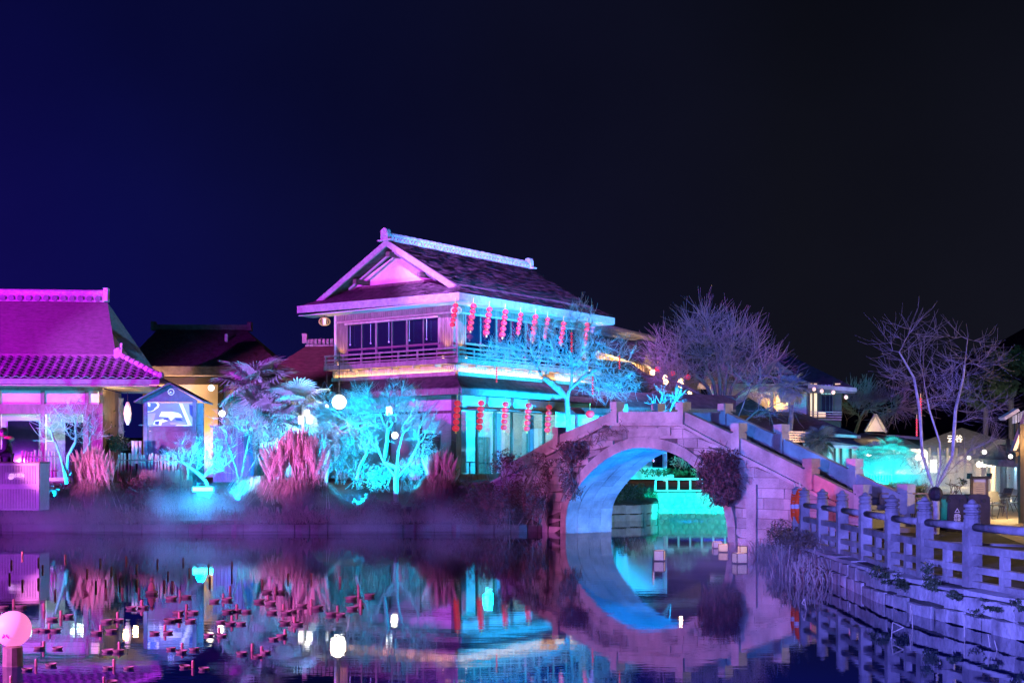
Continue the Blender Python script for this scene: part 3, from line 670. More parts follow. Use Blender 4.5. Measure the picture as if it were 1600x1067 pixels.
# ---- ground floor: left face plaster in frames; right face glazed with a cyan-lit room
H.bar(.02, .14, .25, LW, GZ, 4.5, 'wall', 'plaster', hs); H.bar(-.02, .12, .25, LW, 4.62, 5.3, 'wall', 'plaster', hs); H.bar(-.05, .16, .25, LW, 4.5, 4.62, 'beam', 'wood', hs)
for s in (2.0,3.9,5.8): H.bar(-.04,.018, s, s+.1, GZ, 4.5, 'wall_post', 'wood', hs)
H.bar(-.08,-.0, .9, 1.9, GZ, 3.6, 'shutter', 'wood', hs)
H.bar(-.04, .24, -.04, .24, GZ, 5.3, 'corner_post', 'wood', hs)
H.bar(.0, LU, .0, .12, 4.78, 5.3, 'head_panel', 'room_cyan', hs)
nb = 8; st = (LU-.25)/nb
for i in range(nb+1):
    s0 = .25+i*st; d = .14 if i % 2 == 0 else .08
    H.bar(s0-.04, s0+d-.04, -.02, .1, GZ, 4.78, 'door_post', 'wood', hs)
    if i < nb:
        fr = H.bar(s0+d-.035, s0+st-.045, .03, .045, GZ+.3, 4.62, 'door_pane', 'glass', hs)
        H.bar(s0+d-.035, s0+st-.045, .01, .07, GZ, GZ+.28, 'kick_board', 'wood', hs)
H.bar(.25, LU, -.06, .1, 4.64, 4.78, 'door_head', 'wood', hs)
H.bar(.7, LU*.72, -.75, -.1, 4.66, 4.72, 'door_canopy', 'wood_mid', hs)
H.bar(.1, LU-.1, 4.2, 4.3, GZ, 5.2, 'room_wall', 'room_cyan', hs); H.bar(.1, LU-.1, .2, 4.2, GZ, GZ+.06, 'room_floor', 'wood', hs); H.bar(.16, LU-.1, .2, 4.2, 5.2, 5.28, 'room_ceiling', 'room_cyan', hs)
H.bar(LU-.1, LU, .0, LW, GZ, 5.3, 'side_wall', 'plaster', hs); H.bar(0, LU, LW, LW+.12, GZ, 9.6, 'rear_wall', 'plaster', hs); H.bar(LU-.06, LU+.04, .1, LW, 5.5, 9.6, 'side_wall', 'wood_mid', hs)
lamp('room_light','POINT',H.pt(2.0,2.2,4.4),None,(.0,.70,.95),1150,size=.3); lamp('room_light','POINT',H.pt(5.2,2.2,4.4),None,(.0,.62,1),1150,size=.3); lamp('room_light_warm','POINT',H.pt(9.0,2.6,4.2),None,(1,.72,.42),120,size=.3)
# room furniture seen through the glass
tb = thing('dark_table', 'dark table just inside the glass doors of the teahouse', 'table', H.pt(1.8,1.0,GZ+.06))
H.bar(1.2,2.6,.7,1.3,GZ+.78,GZ+.84,'tabletop','wood_black',tb)
for a in (1.25,2.5):
    for b in (.75,1.22): H.bar(a,a+.06,b,b+.06,GZ+.06,GZ+.78,'leg','wood_black',tb)
ch = thing('dark_chair', 'dark chair beside the table behind the corner door of the teahouse', 'chair', H.pt(.75,1.0,GZ+.06))
H.bar(.55,.98,.8,1.2,GZ+.5,GZ+.55,'seat','wood_black',ch); H.bar(.55,.6,.8,1.2,GZ+.55,GZ+1.15,'backrest','wood_black',ch)
for a in (.56,.92):
    for b in (.81,1.14): H.bar(a,a+.05,b,b+.05,GZ+.06,GZ+.5,'leg','wood_black',ch)
for a in (1.6,4.4,6.6): H.bar(a,a+.9,3.9,4.18,GZ+.06,GZ+2.1,'shelf_unit','wood_mid',hs)
for a in (.5,3.1,5.7,8.3): H.bar(a,a+.5,.22,.26,GZ+.3,4.6,'curtain','plaster',hs)
for a, w in ((4.2,1.6),(6.4,1.2),(8.1,1.8)):
    t_ = thing('tea_table','dark tea table inside the glass doors, %s one from the corner'%{4.2:'second',6.4:'third',8.1:'farthest'}[a],'table',H.pt(a+.5,w+.3,GZ+.06)); H.bar(a,a+1.1,w,w+.6,GZ+.74,GZ+.80,'tabletop','wood_black',t_)
    for x in (a+.03,a+1.0):
        for y in (w+.03,w+.5): H.bar(x,x+.06,y,y+.06,GZ+.06,GZ+.74,'leg','wood_black',t_)
# ---- main roof: hip with a gable on top
ze, OV = 9.70, .9; RW, RZ = 3.9, 12.45; UL, UR = -.25, LU+.0; OVB = 1.65
sl = (RZ-ze)/(RW+OV)
def zs(w): return ze+sl*(w+OV)
roof = MB(); GH = .75
low_front = [H.pt(-OV,-OV,ze), H.pt(LU+OV,-OV,ze), H.pt(LU-GH,GH,zs(GH)), H.pt(GH,GH,zs(GH))]
roof.slab(low_front, (0,0,-.3))
WB = LW+OVB; sb = (RZ-ze)/(WB-RW); wg = WB-GH-OV
roof.slab([H.pt(LU+OV,WB,ze), H.pt(-OV,WB,ze+.12), H.pt(GH,wg,ze+sb*(GH+OV)), H.pt(LU-GH,wg,ze+sb*(GH+OV))], (0,0,-.3))
roof.slab([H.pt(-OV,WB,ze+.12), H.pt(-OV,-OV,ze), H.pt(GH,GH,zs(GH)), H.pt(GH,wg,ze+sb*(GH+OV))], (0,0,-.3))
roof.slab([H.pt(LU+OV,-OV,ze), H.pt(LU+OV,WB,ze), H.pt(LU-GH,wg,ze+sb*(GH+OV)), H.pt(LU-GH,GH,zs(GH))], (0,0,-.3))
roof.build('lower_roof', 'thatch', hs)
up = MB()
up.slab([H.pt(UL,-.25,zs(-.25)+.10), H.pt(UR,-.25,zs(-.25)+.10), H.pt(UR,RW,RZ+.10), H.pt(UL,RW,RZ+.10)], (0,0,-.22))
up.slab([H.pt(UR,WB-.75,ze+sb*.75+.1), H.pt(UL,WB-.75,ze+sb*.75+.1), H.pt(UL,RW,RZ+.10), H.pt(UR,RW,RZ+.10)], (0,0,-.22))
up.build('upper_roof', 'thatch', hs)
# ragged bark shingle courses on the visible slopes
cs = MB(); n = 30
for k in range(n):
    f0, f1 = k/n, min((k+1.4)/n, 1); w0, w1 = -OV+(RW+OV)*f0, -OV+(RW+OV)*f1
    upper = w0 > -.25; lift = .125 if upper else .03
    a0 = UL+.02 if upper else w0; b0 = UR-.02 if upper else LU-w0; s = a0
    while s < b0:
        e = min(s+random.uniform(.18,.6), b0); j = random.uniform(0,.05); q = random.uniform(-.04,.03)
        cs.quad(H.pt(s,w0+q,zs(w0+q)+lift+.045+j),H.pt(e,w0+q,zs(w0+q)+lift+.045+j),H.pt(e,w1,zs(w1)+lift),H.pt(s,w1,zs(w1)+lift)); s = e
for k in range(10):       # small front slope below the gable
    f0, f1 = k/10, min((k+1.4)/10, 1); u0, u1 = -OV+(GH+OV)*f0, -OV+(GH+OV)*f1; s = u0
    while s < WB-(u0+OV):
        e = min(s+random.uniform(.18,.6), WB-(u0+OV)); j = random.uniform(0,.04); zz = lambda u: ze+sl*(u+OV)
        cs.quad(H.pt(u0,e,zz(u0)+.06+j),H.pt(u0,s,zz(u0)+.06+j),H.pt(u1,s,zz(u1)+.03),H.pt(u1,e,zz(u1)+.03)); s = e
cs.build('bark_shingles', 'thatch', hs, kind='stuff')
# gable: plaster triangle, barge boards, purlin ends
gz = zs(GH)+.0
MB().slab([H.pt(GH-.02,wg,gz-.1), H.pt(GH-.02,GH-.35,gz-.1), H.pt(GH-.02,RW,RZ-.25)], H.u*.1).build('gable_wall', 'plaster', hs)
H.bar(GH-.16, GH-.03, GH-.2, wg+.1, gz-.16, gz+.06, 'gable_beam', 'wood', hs)
for s, (wa, za), in ((0,(-.32,zs(-.32)+.06)),(1,(WB-.7,ze+sb*.7+.06))):
    a0, a1 = (wa, za), (RW, RZ+.13); d = V((0,0,1)); mb = MB(); h = .30
    mb.hexa([H.pt(UL-.10,a0[0],a0[1]-h),H.pt(UL-.10,a1[0],a1[1]-h),H.pt(UL,a1[0],a1[1]-h),H.pt(UL,a0[0],a0[1]-h),H.pt(UL-.10,a0[0],a0[1]),H.pt(UL-.10,a1[0],a1[1]),H.pt(UL,a1[0],a1[1]),H.pt(UL,a0[0],a0[1])]).build('barge_board', 'fascia', hs)
    inner = MB(); k = .62; q0 = (wa*k+RW*(1-k), za*k+RZ*(1-k)); 
    inner.hexa([H.pt(.1,q0[0],q0[1]-.50),H.pt(.1,RW,RZ-.42),H.pt(.2,RW,RZ-.42),H.pt(.2,q0[0],q0[1]-.50),H.pt(.1,q0[0],q0[1]-.40),H.pt(.1,RW,RZ-.32),H.pt(.2,RW,RZ-.32),H.pt(.2,q0[0],q0[1]-.40)]).build('inner_rafter', 'fascia', hs)
for w_, z_ in ((RW,RZ-.42),(2.0,zs(2.0)-.42),(6.0,ze+sb*(WB-6.0)-.40)): H.bar(UL+.02,GH-.04,w_-.11,w_+.11,z_-.2,z_,'purlin_end','wood',hs)
# fascia (thick pale eave edge) and soffits
H.bar(-OV,LU+OV,-OV-.07,-OV-.005,ze-.34,ze-.0,'eave_board','fascia',hs)
mb = MB(); mb.hexa([H.pt(-OV-.07,-OV-.07,ze-.34),H.pt(-OV-.005,-OV-.07,ze-.34),H.pt(-OV-.005,WB,ze-.22),H.pt(-OV-.07,WB,ze-.22),H.pt(-OV-.07,-OV-.07,ze+.01),H.pt(-OV-.005,-OV-.07,ze+.01),H.pt(-OV-.005,WB,ze+.13),H.pt(-OV-.07,WB,ze+.13)]); mb.build('eave_board', 'fascia', hs)
H.bar(-OV,LU+OV,-OV,.12,ze-.36,ze-.32,'soffit','plaster',hs); H.bar(-OV,.1,.13,WB,ze-.36,ze-.32,'soffit','plaster',hs)
H.bar(LU+.02,LU+OV,.13,LW,ze-.36,ze-.32,'soffit','plaster',hs)
# ridge of cap tiles with end ornaments
rt = MB(); rt.box((0,0,0),(.32,.2,.2)); 
H.bar(UL-.05,UR+.05,RW-.19,RW+.19,RZ+.06,RZ+.16,'ridge_base','ridge_tile',hs)
H.bar(UL-.02,UR+.02,RW-.13,RW+.13,RZ+.16,RZ+.30,'ridge_body','ridge_tile',hs)
cap = MB(); n = 6
for s in (-1,1): pass
cap.tube([(-.11,0,0),(.11,0,0)], .15, 10); capm = mesh_of(cap, 'cap_tile', 'ridge_tile')
hd = MB(); hd.lathe([(.085,-.03),(.085,.03)], (0,0,0), 10); hdm = mesh_of(hd, 'round_tile', 'ridge_tile')
k = int((UR-UL)/.24)
for i in range(k):
    s = UL+.12+i*.24; inst(capm, 'cap_tile', hs, H.pt(s,RW,RZ+.33+(i%2)*.012), (0,0,H.a))
    inst(hdm, 'round_tile', hs, H.pt(s,RW-.18,RZ+.17), (PI/2,0,H.a))
for s in (UL-.12, UR+.12):
    mb = MB(); H.box(mb, s-.1,s+.1,RW-.22,RW+.22,RZ+.08,RZ+.44); q = H.pt(s,RW,RZ+.46); mb.tube([q-H.u*.13, q+H.u*.13], .2, 12); H.box(mb, s-.12,s+.12,RW-.42,RW+.42,RZ+.06,RZ+.13); mb.build('ridge_ornament','ridge_tile',hs)
# ------------------------------------------------------------------ low wing behind it, on the left
K = Frame(*((V(P(527,600,69)).x), 69), 150)      # its ridge runs to the left, away from the teahouse
wg_ = thing('side_wing', 'low dark-roofed wing with tiled ridge behind the teahouse on the left', 'building', P(470,640,69))
z1 = P(480,532,71).z; a = P(478,540,71); b = P(545,540,75)
MB().slab([P(385,600,66), P(540,604,66), P(545,540,72), P(478,541,72)], (0,0,-.25)).build('roof', 'roof_red', wg_)
MB().slab([P(478,541,72), P(385,600,66), P(440,590,80), P(490,545,76)], (0,0,-.25)).build('roof', 'roof_red', wg_)
for i in range(9):
    p = P(479+i*6.2, 534-(i*.1), 72); MB().tube([p, p+V((.16,0,0))], .16, 8).build('ridge_tile', 'ridge_tile', wg_); MB().box((p.x+.08,72.05,p.z-.22),(.26,.4,.09)).build('ridge_band', 'ridge_tile', wg_)
MB().box((P(478,540,72).x-.05,72,P(478,529,72).z),(.25,.4,.5)).build('ridge_ornament', 'ridge_tile', wg_)
MB().box((P(480,640,68).x,69.5,3.4),(4.6,4.5,3.8)).build('wall', 'plaster', wg_)
# ------------------------------------------------------------------ left house
A = Frame(P(157,700,50).x, 50, 5)
lh = thing('tiled_house', 'magenta-lit house with thatched upper roof and tiled skirt roof at the left edge', 'building', A.pt(-4,3,GZ))
U0 = -9.0
rz_, rw_ = 8.75, 4.6; mz, mw = 6.32, .6
ru = A.uz(168,470,rw_)[0]; mu_ = A.uz(182,555,mw)[0]
MB().slab([A.pt(U0,mw-.1,mz), A.pt(mu_,mw-.1,mz), A.pt(ru,rw_,rz_), A.pt(U0,rw_,rz_)], (0,0,-.28)).build('upper_roof', 'thatch_mid', lh)
MB().slab([A.pt(U0,2*rw_-mw,mz), A.pt(U0,rw_,rz_), A.pt(ru,rw_,rz_), A.pt(mu_,2*rw_-mw,mz)], (0,0,-.28)).build('upper_roof', 'thatch_mid', lh)
MB().slab([A.pt(ru-.5,rw_,rz_-.3), A.pt(mu_-.5,mw+.2,mz-.2), A.pt(mu_-.5,2*rw_-mw,mz-.2)], -A.u*.15).build('gable_wall', 'plaster', lh)
# ridge
A.bar(U0,ru-.1,rw_-.16,rw_+.16,rz_,rz_+.08,'ridge_base','ridge_tile',lh); A.bar(U0,ru-.12,rw_-.12,rw_+.12,rz_+.08,rz_+.32,'ridge_body','ridge_tile',lh)
MB().tube([A.pt(U0,rw_,rz_+.38), A.pt(ru-.12,rw_,rz_+.38)], .13, 10).build('ridge_cap', 'ridge_tile', lh)
for i in range(22):
    s = ru-.35-i*.34; mb = MB(); mb.tube([A.pt(s,rw_-.2,rz_+.13), A.pt(s,rw_-.12,rz_+.13)], .12, 10).build('ridge_tile', 'tile', lh)
A.bar(ru-.14,ru+.04,rw_-.2,rw_+.2,rz_+.04,rz_+.58,'ridge_ornament','ridge_tile',lh)
# tiled skirt
ew, ez = -1.0, 5.30; eu = A.uz(250,602,ew)[0]; ku = A.uz(186,566,mw)[0]
MB().slab([A.pt(U0,ew,ez), A.pt(eu,ew,ez), A.pt(ku,mw,mz-.12), A.pt(U0,mw,mz-.12)], (0,0,-.12)).build('skirt_roof', 'tile', lh)
MB().slab([A.pt(eu,ew,ez), A.pt(eu,4,ez), A.pt(ku,4,mz-.12), A.pt(ku,mw,mz-.12)], (0,0,-.12)).build('skirt_roof', 'tile', lh)
tm = MB(); n = 7; 
prof_ = [(-.155,.0),(-.11,.0),(-.07,.035),(-.02,.06),(.03,.06),(.08,.035),(.12,0),(.155,0)]
for i in range(len(prof_)-1):
    (x0,h0),(x1,h1) = prof_[i], prof_[i+1]; tm.quad((x0,-.03,h0+.045),(x1,-.03,h1+.045),(x1,.26,h1+.01),(x0,.26,h0+.01)); tm.quad((x0,-.03,h0+.01),(x1,-.03,h1+.01),(x1,-.03,h1+.045),(x0,-.03,h0+.045))
tme = mesh_of(tm, 'roof_tile', 'tile'); sl2 = math.atan2(mz-.12-ez, mw-ew); Lr = math.hypot(mz-.12-ez, mw-ew)
for i in range(22):
    for j in range(8):
        u = eu-.17-i*.31; d = j*.235; w = ew+d*math.cos(sl2)
        if u > eu+(ku-eu)*(w-ew)/(mw-ew)-.05: continue
        inst(tme, 'tile', lh, A.pt(u, w, ez+d*math.sin(sl2)+.02), (sl2, 0, A.a))
a, b = A.pt(eu+.05,ew-.05,ez+.10), A.pt(ku,mw,mz+.02); MB().tube([a, a.lerp(b,.5)-V((0,0,.03)), b], .085, 8).build('hip_ridge', 'ridge_tile', lh)
for i in range(9): q = a.lerp(b,(i+.5)/9); MB().tube([q, q+(b-a)*.08], .11, 8).build('hip_tile', 'ridge_tile', lh)
mb = MB(); mb.ball(b+V((0,-.05,.1)), .16, 8, 6); mb.box(b+V((0,-.1,.0)), (.3,.16,.34)); mb.box(b+V((.1,-.05,.3)),(.08,.08,.2)); mb.build('hip_ornament', 'ridge_tile', lh)
MB().ball(a+V((0,0,.05)), .12, 8, 6).build('hip_end', 'ridge_tile', lh)
A.bar(U0,eu-.02,ew-.05,ew+.0,ez-.2,ez-.02,'eave_board','fascia',lh)
A.bar(U0,eu-.1,ew,.0,ez-.26,ez-.22,'soffit','wood_light',lh); A.bar(.05,eu-.1,0,4,ez-.26,ez-.22,'soffit','wood_light',lh)
# walls: beams, lit transom panels, wide white room window
A.bar(U0,.1,-.1,.12,4.92,5.06,'beam','wood_mid',lh); A.bar(U0,.1,-.1,.12,4.05,4.42,'beam','wood_mid',lh)
for px0, px1 in ((-60,-3),(2,65),(70,134),(139,152)):
    a, b = A.uz(px0,620)[0], A.uz(px1,620)[0]; A.bar(a,b,.0,.05,4.42,4.92,'transom_panel','plaster',lh)
for px in (-2,67,136,158): a = A.uz(px,620)[0]; A.bar(a-.07,a+.07,-.07,.06,GZ,4.95,'post','wood_mid',lh)
for px0, px1 in ((-60,-4),(0,64),(70,128)):
    a, b = A.uz(px0,650)[0], A.uz(px1,650)[0]; A.bar(a+.06,b,.03,.045,1.7,4.05,'window','glass',lh)
A.bar(U0,0,3.2,3.3,GZ,5,'room_wall','room_cyan',lh); A.bar(U0,0,.1,3.2,GZ,GZ+.05,'room_floor','wood_mid',lh); A.bar(U0,0,.1,3.2,4.9,4.95,'room_ceiling','white',lh)
a = A.uz(130,650)[0]; A.bar(a,.0,.0,.1,GZ,4.05,'wall','wood_mid',lh); A.bar(.0,.1,.1,3.3,GZ,5,'side_wall','wood_mid',lh)
for px0,px1,py0 in ((10,58,657),(100,128,660)): a, b = A.uz(px0,650,2.9)[0], A.uz(px1,650,2.9)[0]; A.bar(a,b,3.1,3.19,GZ,A.uz(px0,py0,3)[1],'inner_panel','pane',lh)
lamp('house_room_light','POINT',A.pt(-3.2,1.6,4.3),None,(.85,1,.93),130,size=.3); lamp('house_room_light','POINT',A.pt(-1.2,1.6,4.3),None,(.85,1,.93),90,size=.3)
q = P(149,622,49.8); MB().box(q,(.26,.12,.3)).build('wall_lamp','lamp_dim',lh)
lamp('eave_uplight','SPOT',A.pt(.6,-.2,4.3),A.pt(.2,.8,6.7),WARM,130,size=.03,angle=80)
lamp('hip_uplight','SPOT',A.pt(1.4,-1.9,6.6),A.pt(.3,.4,6.5),WARM,22,size=.03,angle=70)
lamp('porch_light','POINT',A.pt(1.0,1.5,4.2),None,(1,.6,.3),45,size=.1)
# ---- person on the deck behind the counter
def skin(name, verts, edges, rad, m, parent, lev=2):
    o = V(ORG[parent.name]); me = bpy.data.meshes.new(name); me.from_pydata([tuple(V(v)-o) for v in verts], edges, []); ob = bpy.data.objects.new(name, me); COL.objects.link(ob)
    s = ob.modifiers.new('skin','SKIN'); s.use_smooth_shade = True
    for i, r_ in enumerate(rad): me.skin_vertices[0].data[i].radius = (r_, r_) if not isinstance(r_, tuple) else r_
    me.skin_vertices[0].data[0].use_root = True
    ob.modifiers.new('sub','SUBSURF').levels = lev; ob.modifiers['sub'].render_levels = lev; me.materials.append(M[m]); ob.parent = parent; ORG[ob.name] = tuple(o); return ob
def person(base, rz):
    t = thing('person', 'person in dark jacket with orange hood looking down at a phone behind the counter', 'person', base)
    E = Matrix.Rotation(rz, 3, 'Z'); p = lambda x, y, z: V(base)+E@V((x, y, z))     # faces local -x
    vs = [p(0,0,.92),p(.0,0,1.15),p(-.01,0,1.34),p(-.02,0,1.44),p(-.06,0,1.52),p(.0,.18,1.38),p(.02,.24,1.12),p(-.2,.17,1.04),p(-.31,.09,1.10),p(.0,-.18,1.38),p(.02,-.24,1.12),p(-.2,-.17,1.04),p(-.31,-.09,1.10),
          p(.0,.1,.88),p(-.01,.11,.48),p(.02,.11,.08),p(-.1,.12,.03),p(.0,-.1,.88),p(-.01,-.11,.48),p(.02,-.11,.08),p(-.1,-.12,.03)]
    ed = [(0,1),(1,2),(2,3),(3,4),(2,5),(5,6),(6,7),(7,8),(2,9),(9,10),(10,11),(11,12),(0,13),(13,14),(14,15),(15,16),(0,17),(17,18),(18,19),(19,20)]
    skin('body', vs, ed, [(.13,.16),(.13,.16),(.12,.17),.055,.05,.06,.05,.038,.03,.06,.05,.038,.03,.085,.06,.045,.04,.085,.06,.045,.04], 'skin', t)
    k = [0,1,2,5,6,7,9,10,11]; vs2 = [vs[i] for i in k]; vs2[5] = vs[6].lerp(vs[7],.85); vs2[8] = vs[10].lerp(vs[11],.85)
    skin('jacket', vs2, [(0,1),(1,2),(2,3),(3,4),(4,5),(2,6),(6,7),(7,8)], [(.17,.21),(.16,.20),(.15,.21),.085,.07,.055,.085,.07,.055], 'jacket', t)
    skin('trousers', [vs[0]]+[vs[i] for i in (13,14,15,17,18,19)], [(0,1),(1,2),(2,3),(0,4),(4,5),(5,6)], [(.15,.18),.1,.075,.06,.1,.075,.06], 'jacket', t)
    h = p(-.11,0,1.60); mb = MB(); mb.ball(h, .105, 14, 10, 1.18); q = p(-.215,0,1.575); mb.ball(q, .022, 6, 4); 
    for s in (-.1,.1): mb.ball(p(-.09,s,1.60), .025, 6, 4)
    mb.build('head', 'skin', t, smooth=True)
    mb = MB(); mb.ball(p(-.085,0,1.635), .118, 14, 10, 1.05); mb.build('hair', 'hair', t, smooth=True)
    mb = MB(); mb.ball(p(.07,0,1.44), .13, 10, 8, .6); mb.build('hood', 'hood', t, smooth=True)
    # hands with fingers round the phone
    for s in (-1, 1):
        w = p(-.31,.09*s,1.10); vv = [w, p(-.36,.06*s,1.14)]; ee = [(0,1)]; rr = [.028,.03]
        for f in range(4):
            a = p(-.38,.05*s+.0,1.10+f*.022); b = p(-.41,.015*s,1.105+f*.022); k_ = len(vv); vv += [a,b]; ee += [(1,k_),(k_,k_+1)]; rr += [.009,.008]
        k_ = len(vv); vv += [p(-.35,.03*s,1.18), p(-.37,.01*s,1.2)]; ee += [(1,k_),(k_,k_+1)]; rr += [.011,.009]
        skin('hand', vv, ee, rr, 'skin', t, 1)
    ph = MB(); ph.box(p(-.40,0,1.15),(.012,.075,.15),rz); V0 = V(base); ph.v = [tuple(V0+(V(v)-V0)*1.2) for v in ph.v]; ph.build('phone', 'metal_dark', None, label='small dark phone held up by the person behind the counter', cat='phone', loc=V0+(p(-.40,0,1.08)-V0)*1.2)
    return t
pp = P(11,670,46.2); PS = 1.2; man = person((pp.x, 46.2, pp.z-1.72*PS), R(8)); man.scale = (PS,)*3
# ---- deck and counter box with its sign
dk = thing('timber_deck', 'raised timber deck under the person at the far left', 'deck', (-19,47,GZ))
MB().box((-19.5,47.0,pp.z-1.72*PS-.06),(7.5,3.2,.12)).build('deck_floor', 'wood_mid', dk)
for x in (-22,-20,-18,-16.2):
    for y in (46.1,48.7): MB().box((x,y,.8+max(.3,pp.z-1.72*PS-.92)/2),(.12,.12,max(.3,pp.z-1.72*PS-.12-.8))).build('deck_post', 'wood_mid', dk)
C = Frame(P(62,760,43.2).x, 43.2, 1.0)
bx = thing('counter_box', 'perforated metal counter box with a white logo at the far left, lit magenta', 'counter', C.pt(-1,.5,.3))
zb_, zt_ = C.uz(30,797)[1], C.uz(30,721)[1]
C.bar(-3.2,-.02,.05,.9,zb_,zt_-.05,'body','metal_dark',bx); C.bar(-3.25,.02,-.03,1.0,zt_-.05,zt_,'top','wood_mid',bx)
C.bar(-.02,.0,.03,.95,zb_,zt_-.055,'side_panel','grille',bx)
zm = (zb_+zt_)/2
C.bar(-3.2,-.02,-.0,.045,zt_-.13,zt_-.052,'frame_rail','grille',bx); C.bar(-3.2,-.02,-.0,.045,zb_,zb_+.06,'frame_rail','grille',bx); C.bar(-3.2,-.02,-.0,.045,zm-.1,zm+.06,'frame_rail','grille',bx); C.bar(-.1,-.02,-.012,-.001,zb_,zt_-.05,'frame_stile','grille',bx)
sl_ = MB(); u = -3.18
while u < -.12:
    C.box(sl_, u, u+.03, .012, .04, zb_+.06, zm-.1); C.box(sl_, u, u+.03, .012, .04, zm+.06, zt_-.13); u += .05
sl_.build('grille_slats', 'grille', bx, kind='stuff')
a, zc = C.uz(25,743.5); C.bar(a-.33,a+.27,-.016,-.002,zc-.11,zc+.12,'sign_plate','grille',bx)
em = MB(); e = C.uz(17.5,743.5)[0]
em.slab([C.pt(e-.085,-.03,zc+.03),C.pt(e+.085,-.03,zc+.03),C.pt(e+.05,-.03,zc+.07),C.pt(e+.03,-.03,zc+.085),C.pt(e-.04,-.03,zc+.06)], C.w*.01)
em.slab([C.pt(e-.07,-.03,zc-.012),C.pt(e+.07,-.03,zc-.012),C.pt(e+.07,-.03,zc+.01),C.pt(e-.07,-.03,zc+.01)], C.w*.01)
em.slab([C.pt(e-.03,-.03,zc-.115),C.pt(e+.01,-.03,zc-.115),C.pt(e+.09,-.03,zc-.07),C.pt(e+.085,-.03,zc-.03),C.pt(e-.09,-.03,zc-.03),C.pt(e-.08,-.03,zc-.07)], C.w*.01)
em.build('logo', 'sign_glow', bx)
def text(s, size, loc, rot, m, parent, name='lettering', ext_=.004):
    c = bpy.data.curves.new('t','FONT'); c.body = s; c.size = size; c.align_x = 'CENTER'; c.align_y = 'CENTER'; c.extrude = ext_; c.offset = size*.012
    o = bpy.data.objects.new('t', c); COL.objects.link(o); dg = bpy.context.evaluated_depsgraph_get(); me = bpy.data.meshes.new_from_object(o.evaluated_get(dg)); bpy.data.objects.remove(o)
    me.materials.clear(); me.materials.append(M[m]); t = inst(me, name, parent, loc, rot); return t
text('拈花湾', .13, C.pt(C.uz(29.5,742)[0],-.026,zc+.012), (PI/2,0,C.a), 'sign_glow', bx)
# ------------------------------------------------------------------ projector kiosk
q = P(262,700,48.5); kz = Frame(q.x, 48.5, 2)
ki = thing('projection_kiosk', 'small gabled kiosk with a projected black-and-white picture in its opening', 'kiosk', kz.pt(0,.5,GZ))
kx = lambda px: kz.uz(px,650)[0]; kzz = lambda py: kz.uz(262,py)[1]
kl, kr = kx(225), kx(306)
for u0, u1 in ((kl-.02,kl+.12),(kr-.12,kr+.02)):
    for w in (0,1.3): kz.bar(u0,u1,w,w+.14,GZ-.6,kzz(627),'post','kiosk',ki)
kz.bar(kl+.12,kr-.12,.02,.12,kzz(673),kzz(666),'sill','kiosk',ki); kz.bar(kl+.12,kr-.12,.05,.1,GZ-.4,kzz(673.5),'lower_panel','kiosk',ki)
kz.bar(kl-.02,kr+.02,1.2,1.26,GZ,kzz(627),'back_panel','kiosk',ki)
MB().slab([kz.pt(kl-.04,-.0,kzz(628)),kz.pt(kr+.04,-.0,kzz(628)),kz.pt(kr+.04,-.0,kzz(625)),kz.pt(kx(266),-.0,kzz(601)),kz.pt(kl-.04,-.0,kzz(625))], kz.w*.1).build('gable_panel','kiosk',ki)
for s, (a, b) in enumerate(((kl-.32,kx(266)),(kr+.30,kx(266)))):
    mb = MB(); mb.slab([kz.pt(a,-.2,kzz(627)),kz.pt(b,-.2,kzz(598)),kz.pt(b,1.7,kzz(598)),kz.pt(a,1.7,kzz(627))],(0,0,-.05)); mb.build('roof_panel','kiosk',ki)
kz.bar(kl-.2,kr+.2,.05,.12,kzz(664)-.02,kzz(663),'shelf','kiosk',ki)
def emi(name, c, e): return mat(name, tuple(min(.9, x) for x in c), .8, emit=c, estr=e)
M['scr_grey'] = emi('screen_grey', (.16,.21,.33), .8); M['scr_white'] = emi('screen_white', (.62,.74,.78), .95); M['scr_mid'] = emi('screen_mid', (.30,.32,.36), .8); M['scr_blue'] = emi('screen_blue', (.06,.16,.55), .9); M['scr_dark'] = emi('screen_dark', (.03,.05,.16), .8)
sc_ = kz.bar(kl+.121,kr-.121,.03,.05,kzz(665.5),kzz(629),'screen','scr_grey',ki)
def scr(pts, m, d): MB().slab([kz.pt(kx(x), .03-d, kz.uz(x,y)[1]) for x, y in pts], kz.w*.002).build('picture_shape', m, sc_)
X = lambda x: 210+x*120/1600; Yp = lambda y: 590+y*80/1067
